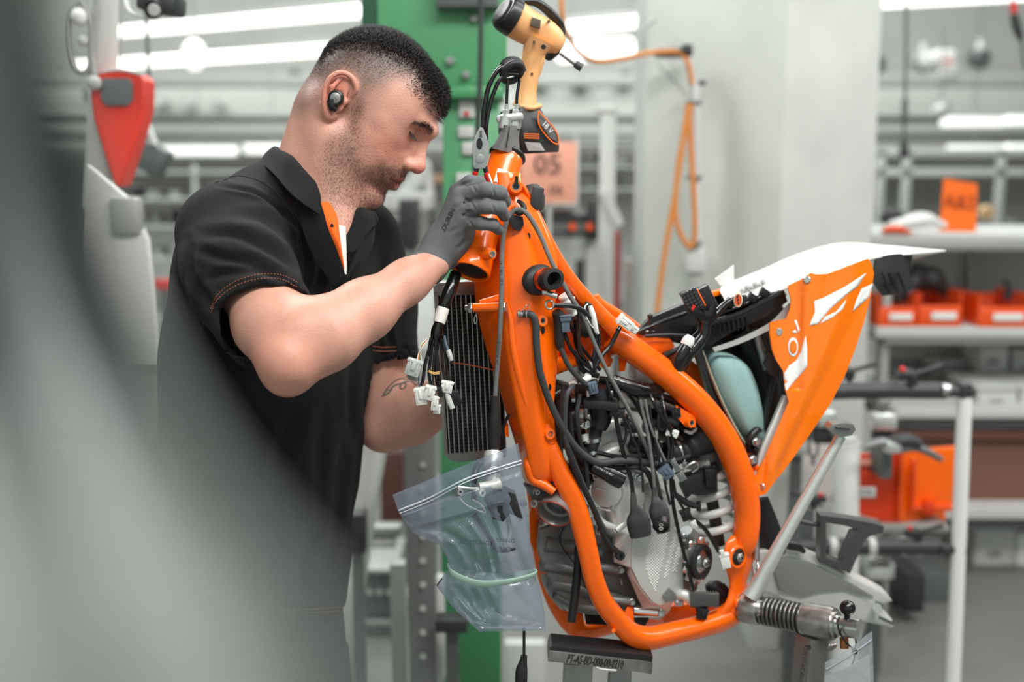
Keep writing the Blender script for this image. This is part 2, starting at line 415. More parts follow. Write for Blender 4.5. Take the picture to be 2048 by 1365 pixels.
lamp((196, 67), (722, 22), 9.5, 8.0, 'upper long lit tube lamp left of the green column'); lamp((150, 133), (890, 84), 9.5, 8.0, 'lower long lit tube lamp crossing the small white round lamp')
lamp((1128, 56), (1281, 43), 8.2, 7.8, 'short lit tube lamp ending at the concrete column'); lamp((1738, 4), (2300, -28), 7.6, 6.6, 'lit tube lamp at the top beside the concrete column', 14); lamp((1120, 104), (1262, 96), 10.5, 10.2, 'wide pale lit lamp under the orange cable', 20)
for x0, x1, y, Y, lab in ((320, 470, 302, 11, 'white lit strip low behind the man, nearer the red device'), (488, 600, 298, 11, 'white lit strip low behind the man, close to his collar'), (1890, 2010, 243, 10.5, 'upper white lit strip over the orange sign'), (2020, 2200, 240, 10.5, 'upper white lit strip cut by the picture edge'), (1902, 2010, 299, 10.5, 'lower white lit strip above the orange sign'), (2018, 2200, 297, 10.5, 'lower white lit strip cut by the picture edge')):
    o = BX(x0, y - 9, x1, y + 9, Y, .12, mat('lit_strip', (236, 238, 234), .5, emit=.75), 'light_strip'); TG(o, lab, 'lamp'); down(o, MG, up=True)
g = TH('round_lamp', 'white round lamp hanging across the lower long tube lamp', 'lamp', 388, 110, 7.5); mb = MB(); mb.ell(P(388, 110, 7.5), (.075, .075, .10), n=20); mb.obj('globe', mat('globe_glow', (245, 246, 240), .5, emit=.9), g); mb = MB(); mb.tube([P(388, 90, 7.5), Vector((P(388, 90, 7.5).x, 7.5, 5.2))], .005, 6, 1); mb.obj('cord', MG, g)
# far racks of profile steel behind the man and beside the column
def rack(x0, x1, y0, y1, Y, dep, xs, ys, m, lab, grp=None, w_=7):
    t = TH('profile_rack', lab, 'rack', (x0 + x1) / 2, y1, Y, grp)
    for x in xs:
        for dd in (0, dep): BX(x - w_ / 2, y0, x + w_ / 2, y1, Y + dd, .05, m, 'upright', t)
    for y in ys: BX(x0, y - w_ / 2, x1, y + w_ / 2, Y, dep, m, 'shelf_board', t)
    return t
rack(230, 640, 330, 1000, 8.5, .5, (240, 400, 560, 640), (345, 400, 455, 520, 640), LG, 'pale profile rack behind the shoulder of the man'); rack(1110, 1290, 250, 900, 7.5, .4, (1150, 1215, 1275), (290, 335, 380, 600), LG, 'pale profile rack seen through the orange frame'); rack(1740, 2200, 300, 470, 9, .5, (1760, 1812, 2000, 2100), (305, 345), LG, 'tall pale rack far behind the orange sign', w_=16)
random.seed(3)
cols = [LG, MG, DG, WG, NB, MG, LG]; k = 0
ORD = ['first', 'second', 'third', 'fourth', 'fifth', 'sixth', 'seventh', 'eighth', 'ninth', 'tenth']
for (xa, xb, Y, lvs, where) in ((252, 640, 8.6, ((397, 'second'), (452, 'third'), (517, 'fourth'), (637, 'lowest')), 'of pale rack behind the man'), (1112, 1285, 7.6, ((332, 'second'), (377, 'third'), (597, 'lowest')), 'of rack beside salmon sign'), (1750, 2048, 9.1, ((460, 'lowest'),), 'of far rack behind orange sign')):
    for lv, lname in lvs:
      x = xa - 18; i = -1
      while i < 9:
        i += 1; wd = random.uniform(14, 30); h_ = random.uniform(12, 34); x += 24 + random.uniform(8, 22)
        if x > xb: break
        t = TH('storage_box', ORD[i] + ' box from left, ' + lname + ' shelf ' + where, 'box', x, lv, Y, 'small boxes on the shelves ' + where); m = random.choice(cols); BX(x - wd / 2, lv - h_, x + wd / 2, lv, Y, .18, m, 'body', t); BX(x - wd / 2 - 1, lv - h_ - 3, x + wd / 2 + 1, lv - h_, Y - .01, .2, random.choice(cols), 'lid', t)
for x, y, r in ((172, 190, 8), (320, 202, 13), (376, 208, 10), (436, 208, 9), (1080, 165, 16), (1162, 165, 17), (1250, 160, 16), (590, 150, 10)):
    o = MB(); o.lathe(P(x, y, 14.3), (0, -1, 0), [(r * U(14.3), -.2), (r * U(14.3), .05), (r * .7 * U(14.3), .08), (0, .02)], 20); o = o.obj('wall_nozzle', DG if y < 200 else LG); TG(o, {172: 'dark round nozzle on the far duct left of the red device', 320: 'pale disc on the far duct nearest the red device', 376: 'pale disc on the far duct, middle of three', 436: 'pale disc on the far duct nearest the head of the man', 1080: 'dark round nozzle beside the tan driver grip', 1162: 'dark round nozzle between driver and concrete column', 1250: 'dark round nozzle touching the concrete column edge', 590: 'dark round nozzle behind the back of the head'}[x], 'nozzle', 'round outlets along the far duct')
# green lift column
gc = TH('lift_column', 'green steel lift column behind the hands of the man', 'column', 945, 1400, 3.0)
BX(892, 150, 1000, 1900, 3.0, .22, GRN, 'mast', gc); 
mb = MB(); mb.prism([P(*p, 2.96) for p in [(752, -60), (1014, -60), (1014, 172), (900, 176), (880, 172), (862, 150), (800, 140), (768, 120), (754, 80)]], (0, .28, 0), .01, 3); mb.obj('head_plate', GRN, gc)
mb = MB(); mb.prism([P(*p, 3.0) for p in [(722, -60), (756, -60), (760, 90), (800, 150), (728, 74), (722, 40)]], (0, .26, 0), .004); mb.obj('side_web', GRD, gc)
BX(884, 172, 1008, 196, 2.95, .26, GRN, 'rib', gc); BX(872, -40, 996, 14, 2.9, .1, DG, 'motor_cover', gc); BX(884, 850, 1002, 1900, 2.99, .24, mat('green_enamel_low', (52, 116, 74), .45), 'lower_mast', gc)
for x0, y0, x1, y1 in ((918, 200, 950, 236), (916, 252, 948, 276), (924, 284, 952, 310), (912, 346, 948, 372)): BX(x0, y0, x1, y1, 2.985, .02, LG, 'sticker', gc)
BX(928, 222, 938, 232, 2.975, .02, RD, 'sticker_mark', gc)
for x, y in ((932, 150), (948, 36), (900, 122), (990, 340)): mb = MB(); mb.cyl(P(x, y, 2.97), P(x, y, 2.94), .010, 14, ch=.002); mb.obj('bolt', GREYM, gc)
BT([(962, -60, 2.8), (961, 120, 2.8), (956, 240, 2.8), (946, 380, 2.8)], 5, NB, 'black_cable', None); bpy.data.objects['black_cable']; TG(bpy.data.objects['black_cable'], 'black cable hanging down in front of the green lift column', 'cable')
# perforated posts and struts, lower left of the motorcycle
pp_ = TH('perforated_post', 'grey perforated steel post under the left forearm of the man', 'post', 850, 1400, 2.7); BX(818, 800, 872, 1900, 2.7, .08, bm_('galvanised', (112, 114, 112), metal=.3), 'profile', pp_)
for i in range(9):
    mb = MB(); mb.cyl(P(846, 930 + i * 48, 2.70), P(846, 930 + i * 48, 2.693), 7 * U(2.7), 14); mb.obj('hole', mat('hole_shine', (166, 168, 164), .3, .5), pp_)
s1 = BT([(772, 830, 3.1), (742, 1000, 3.1), (716, 1180, 3.1), (690, 1500, 3.1)], 15, LG, 'slanting_strut', sub=1); TG(s1, 'pale strut slanting down behind the belly of the man', 'strut')
for i, (x0, y0, x1, y1, Y, m, lab) in enumerate(((700, 1056, 800, 1075, 3.2, MG, 'grey cross bar just behind the shirt hem'), (712, 1080, 790, 1098, 3.2, LG, 'pale cross bar under the grey bar behind the shirt'), (870, 1243, 935, 1268, 2.6, NB, 'black clamp arm reaching to the green column'), (690, 1030, 730, 1110, 3.0, NB, 'black bracket behind the front of the shirt'))): TG(BX(x0, y0, x1, y1, Y, .06, m, 'cross_bar' if i < 2 else 'clamp'), lab, 'bar' if i < 2 else 'clamp')
TG(BX(760, 905, 822, 1045, 4.6, .08, bm_('dark_brown', (84, 50, 42)), 'brown_board'), 'dark brown board beneath the left forearm of the man', 'board')
TG(BX(755, 560, 870, 700, 4.4, .3, WG, 'white_cabinet'), 'white cabinet seen between the forearms of the man', 'cabinet'); TG(BX(796, 690, 824, 735, 4.0, .1, bm_('deep_red', (150, 30, 22)), 'red_box'), 'small dark red box behind the hanging connectors', 'box'); down(bpy.data.objects['red_box'], DG)
TG(BX(866, 1160, 888, 1365, 2.75, .05, LG, 'pale_post'), 'narrow pale post left of the lower green mast', 'post'); TG(BX(782, 1130, 812, 1500, 2.9, .05, MG, 'grey_post'), 'grey post left of the perforated post', 'post')
TG(BX(1010, 1290, 1090, 1700, 3.2, .05, LG, 'pale_post'), 'pale machine leg behind the black pad of the stand', 'post')
for k_, (x0, y0, x1, y1, m, lab) in enumerate(((704, 1140, 790, 1230, DG, 'dark crate behind the shirt, upper of two'), (700, 1245, 800, 1330, DG, 'dark crate behind the shirt, lower of two'))):
    t = TH('crate', lab, 'crate', (x0 + x1) / 2, y1, 3.6); BX(x0, y0, x1, y1, 3.6, .3, m, 'body', t); BX(x0 - 3, y0, x1 + 3, y0 + 10, 3.58, .34, MG, 'rim', t)
    for j in range(4): mb = MB(); mb.cyl(P(x0 + 14 + 20 * j, (y0 + y1) / 2, 3.6), P(x0 + 14 + 20 * j, (y0 + y1) / 2, 3.59), .012, 12); mb.obj('hole', MG, t)
# boxes and stands between the face and the frame
for x0, y0, x1, y1, Y, m, lab in ((760, 385, 862, 420, 4.8, LG, 'pale blurred tray in front of the throat of the man'), (798, 400, 830, 500, 4.4, NB, 'black machine upright between chin and glove'), (740, 440, 800, 540, 5.2, DG, 'dark machine body behind the polo collar'), (830, 350, 884, 366, 5.5, bm_('cardboard', (190, 150, 116)), 'cardboard strip beside the nose of the man'), (770, 500, 850, 540, 4.6, MG, 'grey machine deck above the forearm')): down(TG(BX(x0, y0, x1, y1, Y, .25, m, 'machine_part'), lab, 'machine part'), DG)
o = BT([(800, 400, 5), (840, 350, 5), (850, 330, 5), (862, 400, 5)], [16, 18, 12, 8], LG, 'white_wrap'); TG(o, 'white crumpled wrap between the chin and the green column', 'wrap')
# salmon station sign and trolley
sg = TH('station_sign', 'salmon station sign reading 05 behind the driver battery', 'sign', 1100, 410, 4.2); BX(1090, 404, 1100, 1900, 4.21, .02, MG, 'pole', sg); BX(1040, 284, 1153, 406, 4.2, .01, mat('salmon_board', (234, 164, 140), .6), 'board', sg, .001); BX(1153, 280, 1158, 410, 4.2, .02, LG, 'frame', sg, .001)
text('lettering', '05', mat('sign_black', (70, 56, 52), .7), facing(P(1096, 330, 4.19), (1, 0, 0), (0, -1, 0)), .105, sg, .0005); text('lettering', '.06', mat('sign_black', (70, 56, 52), .7), facing(P(1110, 380, 4.19), (1, 0, 0), (0, -1, 0)), .05, sg, .0005)
tr = TH('trolley', 'black equipment trolley with two orange buttons behind the frame', 'trolley', 1120, 700, 4.3); BX(1050, 428, 1192, 446, 4.3, .4, NB, 'top_bar', tr); BX(1060, 446, 1195, 476, 4.3, .1, DG, 'fascia', tr); BX(1176, 400, 1196, 480, 4.28, .1, NB, 'upright', tr); BX(1040, 408, 1150, 424, 4.3, .3, MG, 'shelf', tr)
for x in (1145, 1179): mb = MB(); mb.cyl(P(x, 454, 4.29), P(x, 454, 4.26), 8 * U(4.3), 16, ch=.002); mb.obj('button', OB, tr)
BX(1060, 480, 1080, 1100, 4.35, .1, DG, 'leg', tr); BX(1170, 480, 1196, 1100, 4.35, .1, LG, 'leg', tr)
wp = TH('white_stand', 'white angled stand between trolley and concrete column', 'stand', 1215, 700, 4.8); BX(1197, 210, 1226, 1200, 4.8, .06, WG, 'pole', wp); BX(1190, 212, 1236, 224, 4.79, .08, WG, 'cap', wp); BT([(1206, 384, 4.7), (1236, 452, 4.7)], 13, WG, 'arm', wp, sub=1)
TG(BX(1205, 465, 1240, 640, 4.9, .1, bm_('dim_red', (186, 70, 60)), 'red_board'), 'muted red panel beside the concrete column', 'panel'); down(bpy.data.objects['red_board'], DG)
for i, x in enumerate((1150, 1185, 1222, 1248)): TG(BX(x, 520, x + 16, 1080, 5.0, .06, (NB, LG, DG, LG)[i], 'bench_post'), ('black bench leg behind the upper beam', 'pale bench leg behind the upper beam', 'dark bench leg near the concrete column', 'pale bench leg touching the column edge')[i], 'leg')
# orange air hose on the column
OH = mat('amber_hose', (206, 128, 60), .45); hz = TH('air_hose', 'amber air hose looped over a bracket on the concrete column', 'hose', 1385, 480, 3.8)
BT([(1122, -40, 3.3), (1126, 40, 3.3), (1150, 96, 3.4), (1190, 122, 3.5), (1250, 116, 3.6), (1300, 106, 3.72), (1352, 104, 3.8), (1374, 122, 3.8), (1384, 168, 3.8)], 5, OH, 'supply_run', hz)
BT([(1382, 208, 3.80), (1362, 300, 3.8), (1352, 380, 3.8), (1352, 440, 3.8), (1372, 488, 3.8), (1386, 488, 3.8), (1390, 440, 3.8), (1382, 300, 3.8), (1376, 208, 3.8)], 5.5, OH, 'hose_loop', hz); BT([(1376, 212, 3.76), (1352, 380, 3.76), (1334, 480, 3.76), (1318, 590, 3.76), (1306, 700, 3.76)], 5.5, OH, 'hose_tail', hz)
BT([(1396, 220, 3.84), (1398, 280, 3.84)], 3, mat('pale_orange', (226, 170, 130), .5), 'hose_loop', hz, sub=1)
cd = TH('conduit', 'grey conduit with clips running down the concrete column', 'conduit', 1388, 500, 3.85); BT([(1386, 160, 3.82), (1390, 210, 3.82), (1392, 350, 3.84), (1394, 500, 3.85)], 9, LG, 'pipe', cd)
for y in (205, 355, 488): BX(1376, y - 4, 1404, y + 4, 3.80, .05, DG, 'clip', cd)
br = TH('wall_bracket', 'dark bracket holding the amber hose on the column', 'bracket', 1350, 110, 3.85); BX(1316, 96, 1386, 112, 3.80, .08, DG, 'arm', br); BX(1366, 88, 1386, 106, 3.78, .05, NB, 'clamp', br); BX(1396, 160, 1414, 170, 3.83, .04, DG, 'stub', br)
sb = TH('socket_box', 'light grey socket box low on the concrete column', 'socket', 1393, 550, 3.83); BX(1374, 496, 1412, 546, 3.83, .06, LG, 'body', sb); BX(1380, 540, 1406, 552, 3.84, .05, MG, 'cable_gland', sb)
BT([(1310, 40, 3.95), (1290, 60, 3.95), (1288, 110, 3.95)], 4, MG, 'grey_cable'); TG(bpy.data.objects['grey_cable'], 'grey cable curling over the top of the concrete column', 'cable'); BT([(1316, 128, 3.86), (1376, 192, 3.84)], 1.2, DG, 'thin_cord', sub=1); TG(bpy.data.objects['thin_cord'], 'thin cord slanting below the hose bracket', 'cord')
# pendants and ceiling gear at the right
pc = TH('pendant_plug', 'black plug hanging on a cable right of the concrete column', 'plug', 1808, 310, 5.0); BT([(1814, -500, 5.0), (1812, 80, 5.0), (1808, 280, 5.0)], 3, DG, 'cable', pc, sub=2); BT([(1810, 200, 5.0), (1809, 250, 5.0)], 6, DG, 'sleeve', pc, sub=1); BT([(1808, 280, 5.0), (1808, 300, 5.0), (1808, 316, 5.0)], [5, 9, 10], NB, 'plug_body', pc)
tp = TH('pull_switch', 'dark pull switch with red top at the upper right corner', 'switch', 2035, 90, 4.6); BT([(2024, -300, 4.6), (2026, 8, 4.6)], 3, OB, 'cord', tp, sub=1); BT([(2026, 4, 4.6), (2028, 26, 4.6)], [5, 8], RD, 'red_cap', tp, sub=1); BT([(2028, 28, 4.6), (2034, 56, 4.6), (2042, 80, 4.6)], [8, 9, 5], NB, 'grip', tp); BT([(2042, 80, 4.6), (2050, 140, 4.6)], 3, DG, 'lower_cord', tp, sub=1)
for x, y, m, lab in ((1846, 125, MG, 'grey round ceiling fan outlet nearest the column'), (1960, 118, DG, 'dark round ceiling fan outlet under a white cap'), (1750, 130, DG, 'dark outlet half hidden by the column edge')):
    t = TH('ceiling_outlet', lab, 'outlet', x, y, 9.5); mb = MB(); mb.lathe(P(x, y, 9.5), (0, -1, -.2), [(18 * U(9.5), -.1), (20 * U(9.5), .02), (13 * U(9.5), .06), (0, .06)], 22); mb.obj('bowl', m, t); BT([(x, y - 12, 9.5), (x + 2, y - 40, 9.5)], [11, 7], LG, 'cap', t, sub=1)
cm_ = TH('white_projector', 'white ceiling unit with a red light between two round outlets', 'projector', 1894, 140, 8.5); BX(1866, 98, 1916, 130, 8.5, .3, WG, 'housing', cm_, .03); BX(1884, 128, 1920, 165, 8.45, .2, LG, 'head', cm_, .03); mb = MB(); mb.ell(P(1896, 124, 8.43), .02, n=10); mb.obj('indicator', RD, cm_); down(cm_, MG, up=True)
mb = MB(); mb.ell(P(1880, 224, 7.5), .05, n=16); mb.tube([P(1884, 222, 7.5), P(1892, 206, 7.5)], .03, 10, 1); o = mb.obj('white_float', LG); TG(o, 'small pale ball lamp above the orange sign', 'lamp'); down(o, MG, up=True)
# orange sign on the shelf
s2 = TH('shelf_sign', 'bright orange sign reading A&2 on top of the shelf', 'sign', 1920, 462, 4.4); mb = MB(); mb.prism([P(1888, 357, 4.4), P(1955, 368, 4.4), P(1952, 464, 4.4), P(1880, 464, 4.4)], (0, .008, 0)); mb.obj('board', mat('orange_card', (246, 108, 10), .5), s2); text('lettering', 'A&2', mat('sign_dark_orange', (150, 60, 14), .7), facing(P(1920, 405, 4.39), (1, 0, -.06), (0, -1, 0)), .07, s2, .0005)
mb = MB(); mb.lathe(P(1971, 425, 6.5), (0, -1, 0), [(15 * U(6.5), 0), (15 * U(6.5), .03), (12 * U(6.5), .04), (0, .04)], 24); TG(mb.obj('bokeh_disc', mat('pale_amber', (222, 186, 140), .5)), 'round pale amber disc in place of a blurred light spot beside the orange sign', 'light spot'); down([o for o in C.objects if o.name.startswith('bokeh_disc')][0], MG)  # disc standing in for a blurred highlight, coloured like the spot
# shelving at the right
sh = TH('shelving', 'long grey shelving with a bright lip at the right edge', 'shelving', 1900, 1365, 4.3)
PERF = bm_('perforated_zinc', (150, 152, 148), metal=.3)
BX(1745, 468, 2400, 482, 4.2, .8, LG, 'shelf_board', sh); BX(1745, 482, 2400, 500, 4.2, .05, MG, 'shelf_edge', sh); BX(1752, 653, 2400, 676, 4.2, .8, LG, 'shelf_board', sh); BX(1790, 818, 2400, 838, 4.1, .8, LG, 'shelf_board', sh); BX(1790, 838, 2400, 858, 4.14, .7, DG, 'shelf_edge', sh); BX(1880, 1016, 2400, 1040, 4.1, .8, LG, 'shelf_board', sh); BX(1880, 1040, 2400, 1060, 4.14, .7, DG, 'shelf_edge', sh)
BX(1770, 676, 2400, 690, 4.22, .6, MG, 'shelf_edge', sh); BX(1752, 500, 1770, 1300, 4.25, .06, MG, 'upright', sh); BX(1936, 500, 1948, 660, 4.9, .06, MG, 'upright', sh); BX(1772, 690, 1950, 780, 4.8, .03, PERF, 'perforated_panel', sh); BX(1770, 500, 2400, 655, 4.95, .03, bm_('shelf_back', (168, 170, 166)), 'back_panel', sh)
for j in range(2):
    for i in range(13): mb = MB(); mb.cyl(P(1784 + i * 12, 704 + j * 22, 4.8), P(1784 + i * 12, 704 + j * 22, 4.79), 4 * U(4.8), 10); mb.obj('perforation', DG if j else LG, sh)
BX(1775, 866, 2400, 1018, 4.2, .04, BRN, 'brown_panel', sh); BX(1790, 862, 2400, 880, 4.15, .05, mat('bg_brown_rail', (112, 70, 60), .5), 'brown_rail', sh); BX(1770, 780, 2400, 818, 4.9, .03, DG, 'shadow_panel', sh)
def bin_(x0, y0, x1, y1, Y, lab, m=OB, cut=True, dep=.3):
    t = TH('storage_bin', lab, 'bin', (x0 + x1) / 2, y1, Y); u0 = x0 + (x1 - x0) * .05
    BX(x0, y0 + (y1 - y0) * (.38 if cut else 0), x1, y1, Y, .01, m, 'front_wall', t); BX(x0, y0, x0 + 4, y1, Y, dep, m, 'side_wall', t); BX(x1 - 4, y0, x1, y1, Y, dep, m, 'side_wall', t); BX(x0, y0, x1, y1, Y + dep, .01, m, 'back_wall', t); BX(x0, y1 - 4, x1, y1, Y, dep, m, 'base', t)
    BX(x0 + (x1 - x0) * .3, y1 - (y1 - y0) * .42, x1 - (x1 - x0) * .12, y1 - (y1 - y0) * .2, Y - .008, .01, WG, 'label_card', t, .001); BX(x0 - 2, y0 - 2, x1 + 2, y0 + 4, Y + dep - .01, .03, m, 'rim', t); return t
bin_(1756, 590, 1834, 654, 4.2, 'orange storage bin with white label nearest the orange panel'); bin_(1838, 585, 1924, 654, 4.2, 'orange storage bin in the middle of the shelf with dark parts behind'); bin_(1956, 588, 2060, 656, 4.2, 'orange storage bin at the right edge on the shelf')
for pts, r in (([(1790, 600, 4.3), (1830, 560, 4.35), (1860, 556, 4.35), (1898, 590, 4.35)], [10, 26, 24, 10]), ([(1770, 596, 4.3), (1800, 575, 4.3), (1830, 600, 4.3)], [8, 16, 14])): o = BT(pts, r, NB, 'dark_fabric_part', wob=lambda t: 1 + .15 * math.sin(t * 19)); TG(o, 'large black crumpled part piled in the middle orange bin' if r[1] == 26 else 'small black crumpled part in the left orange bin', 'part')
o = BT([(2010, 560, 4.3), (2018, 580, 4.3), (2012, 600, 4.3)], [5, 8, 6], NB, 'black_tool'); TG(o, 'black handle sticking out of the right orange bin', 'handle part')
cl = BT([(1772, 458, 4.25), (1800, 448, 4.25), (1850, 440, 4.3), (1890, 452, 4.3)], [10, 18, 20, 8], WG, 'folded_cloth', wob=lambda t: 1 + .12 * math.sin(t * 13), flat=(1.2, .7)); TG(cl, 'white folded cloth lying on top of the shelf', 'cloth')
cl = BT([(1766, 462, 4.2), (1790, 458, 4.2), (1822, 466, 4.2)], [8, 11, 5], OB, 'orange_cloth', flat=(1.2, .7)); TG(cl, 'orange folded cloth in front of the white cloth', 'cloth'); cl = BT([(1762, 440, 4.35), (1784, 430, 4.35), (1810, 434, 4.35)], [8, 13, 6], NB, 'black_glove_pile'); TG(cl, 'black fabric bundle behind the white cloth on the shelf', 'bundle')
for i, (x0, y0, x1, y1, Y, m, lab) in enumerate(((1955, 772, 2034, 826, 4.2, LG, 'pale grey lidded box under the orange bins'), (2040, 772, 2130, 826, 4.2, LG, 'pale grey lidded box cut by the right edge'), (1960, 690, 2016, 745, 4.6, WG, 'white carton on the middle shelf'), (2024, 700, 2080, 760, 4.6, LG, 'grey carton next to the white carton'), (1950, 1056, 2030, 1150, 4.3, LG, 'white box on the bottom shelf beside the post'), (2034, 1064, 2130, 1150, 4.3, WG, 'white box cut by the right edge on the bottom shelf'), (1860, 720, 1940, 780, 4.7, MG, 'grey block left of the white carton'))):
    t = TH('lidded_box', lab, 'box', (x0 + x1) / 2, y1, Y); BX(x0, y0 + 8, x1, y1, Y, .3, m, 'body', t); BX(x0 - 2, y0, x1 + 2, y0 + 10, Y - .01, .32, LG, 'lid', t, .006); BX((x0 + x1) / 2 - 12, (y0 + y1) / 2, (x0 + x1) / 2 + 12, (y0 + y1) / 2 + 12, Y - .006, .01, MG, 'label_card', t, .001)
# handlebar rack in front of the shelving
HB = TH('handlebar_rack', 'round pale rack post with two dark padded bars at the right', 'rack', 1915, 1365, 2.9)
BT([(1930, 776, 2.9), (1921, 1000, 2.9), (1906, 1365, 2.9), (1880, 1950, 2.9)], 15, WG, 'post', HB, sub=1, n=20); BT([(1540, 792, 2.95), (1700, 782, 2.95), (1892, 782, 2.92)], 17, DARK, 'padded_bar', HB, sub=2, n=18); BT([(1894, 784, 2.9), (1948, 784, 2.9)], 11, NB, 'clamp', HB, sub=1); BX(1922, 768, 1948, 802, 2.88, .06, NB, 'bracket', HB, .01); BT([(1884, 780, 2.9), (1898, 780, 2.9)], 12, STEEL, 'collar', HB, sub=1)
BT([(1560, 1096, 2.95), (1700, 1094, 2.95), (1880, 1094, 2.92)], 18, DARK, 'padded_bar', HB, sub=2, n=18); BT([(1880, 1098, 2.9), (1930, 1100, 2.9)], 11, NB, 'clamp', HB, sub=1)
for x in (1658, 1735, 1800, 1830): BT([(x, 1094, 2.94), (x + 14, 1094, 2.94)], 20, LG, 'foam_ring', HB, sub=1, n=18)
def lever(px, py, Y, s_, lab, red=True, fl=1):
    t = TH('handlebar_control', lab, 'lever', px, py, Y); D_ = lambda x, y, r: (px + x * s_ * fl, py + y * s_, Y)
    BT([D_(-22, 0, 0), D_(0, -4, 0), D_(16, 6, 0), D_(8, 26, 0)], [10 * s_, 14 * s_, 12 * s_, 8 * s_], NB, 'perch', t); BT([D_(10, -2, 0), D_(40, -10, 0), D_(80, -22, 0)], [8 * s_, 6 * s_, 7 * s_], NB, 'lever_blade', t); BT([D_(0, 10, 0), D_(-14, 22, 0)], [7 * s_, 5 * s_], ALUD, 'reservoir', t, sub=1)
    if red: mb = MB(); mb.ell(P(px - 8 * s_ * fl, py - 14 * s_, Y - .01), 7 * s_ * U(Y), n=12); mb.obj('button', RD, t)
lever(1812, 752, 2.92, .9, 'black handlebar control with red button on the upper padded bar'); lever(1690, 745, 3.0, .75, 'black handlebar control behind the edge of the orange panel', False); lever(1826, 1068, 2.92, .75, 'black handlebar control on the lower padded bar'); lever(1636, 1000, 3.0, .7, 'black handlebar control with red dot beside the side stand', True, -1)
def caliper(px, py, lab, w_=1):
    t = TH('brake_reservoir', lab, 'reservoir', px, py, 3.2); BX(px - 26 * w_, py - 22, px + 26 * w_, py + 12, 3.2, .06, mat('bg_bright_alloy', (206, 208, 205), .3, metal=.7), 'reservoir', t, .012); BX(px - 22 * w_, py + 12, px + 20 * w_, py + 44, 3.22, .05, NB, 'body', t, .01); BT([(px - 10, py - 26, 3.2), (px - 4, py - 44, 3.2), (px + 10, py - 52, 3.2)], [8, 7, 5], ALUD, 'bracket', t); BT([(px + 18, py + 20, 3.2), (px + 26, py + 40, 3.2)], [6, 4], STEEL, 'fitting', t, sub=1)
caliper(1650, 846, 'bright alloy reservoir left of the side stand foot'); caliper(1772, 852, 'bright alloy reservoir above the large orange bin')
for x, y, lab in ((1600, 900, 'pale alloy part behind the lower tip of the orange panel'), (1760, 1150, 'alloy clutch part under the lower padded bar')): t = TH('alloy_part', lab, 'part', x, y, 3.2); BX(x - 26, y - 16, x + 26, y + 14, 3.2, .06, ALUL, 'body', t, .015); BT([(x - 20, y - 16, 3.2), (x, y - 30, 3.2), (x + 20, y - 20, 3.2)], [6, 8, 5], ALUD, 'arm', t); down(t, DG)
lv = TH('clutch_lever', 'silver clutch lever with black perch on the rim of the large orange bin', 'lever', 1810, 900, 3.0); BT([(1800, 898, 3.0), (1836, 896, 3.0), (1884, 920, 3.0)], [10, 9, 6], ALUD, 'blade', lv); BT([(1780, 890, 3.0), (1810, 882, 3.0), (1840, 890, 3.0)], [14, 16, 12], NB, 'perch', lv); BX(1772, 884, 1806, 910, 2.98, .04, mat('bg_bright_alloy', (206, 208, 205), .3, metal=.7), 'reservoir', lv, .01); BT([(1728, 896, 3.0), (1760, 886, 3.0), (1790, 888, 3.0)], [8, 10, 8], ALUD, 'clamp', lv); BX(1764, 896, 1786, 960, 3.04, .11, DG, 'mount', lv)
ob = TH('orange_crate', 'large orange stacking crate with white badge behind the side stand', 'crate', 1815, 1050, 3.15)
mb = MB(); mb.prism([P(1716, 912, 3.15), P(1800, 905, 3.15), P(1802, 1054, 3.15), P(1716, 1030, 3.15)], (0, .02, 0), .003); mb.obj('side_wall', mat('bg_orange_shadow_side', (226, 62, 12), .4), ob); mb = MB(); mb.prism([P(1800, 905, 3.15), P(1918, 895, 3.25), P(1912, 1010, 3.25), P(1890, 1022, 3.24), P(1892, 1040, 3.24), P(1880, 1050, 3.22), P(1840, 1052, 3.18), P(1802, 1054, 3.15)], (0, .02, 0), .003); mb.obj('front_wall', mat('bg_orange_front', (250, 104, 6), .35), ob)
BX(1722, 1052, 1900, 1066, 3.12, .35, MG, 'carrier_shelf', ob); BX(1760, 1066, 1772, 1540, 3.3, .04, MG, 'carrier_post', ob); BX(1798, 900, 1806, 1040, 3.13, .02, OB, 'corner_rib', ob); BX(1824, 920, 1832, 1030, 3.14, .02, OB, 'corner_rib', ob); BX(1850, 1006, 1870, 1030, 3.14, .03, mat('bg_orange_shadow_side', (226, 62, 12), .4), 'handle_slot', ob); BX(1826, 1012, 1912, 1024, 3.15, .05, OB, 'lower_rim', ob); BX(1722, 920, 1762, 932, 3.13, .01, mat('bg_pale_tape', (236, 160, 140), .4), 'tape', ob, .001)
BX(1718, 976, 1752, 996, 3.13, .01, WG, 'badge', ob, .002); text('lettering', 'KTM', NB, facing(P(1732, 986, 3.12), (1, 0, 0), (0, -1, 0)), .018, ob, .0005)
wc = TH('white_cylinder', 'white upright cylinder left of the orange crate', 'canister', 1692, 1040, 3.1); BT([(1694, 884, 3.1), (1692, 1040, 3.1), (1685, 1560, 3.1)], 26, WG, 'body', wc, sub=1, n=24); BT([(1694, 876, 3.1), (1694, 886, 3.1)], 22, LG, 'neck', wc, sub=1); TG(BX(1545, 860, 1664, 1090, 3.4, .1, bm_('pale_board', (206, 208, 203)), 'pale_board'), 'pale board behind the side stand tube', 'board')
ch = TH('hanging_link', 'black chain link hanging behind the orange panel tip', 'hook', 1628, 930, 2.93); BT([(1623, 800, 2.93), (1618, 895, 2.93), (1627, 914, 2.93), (1636, 895, 2.93), (1632, 800, 2.93)], 2.4, NB, 'link', ch, n=8); BT([(1627, 912, 2.93), (1626, 930, 2.93)], [3, 3.5], NB, 'hook', ch, sub=1)
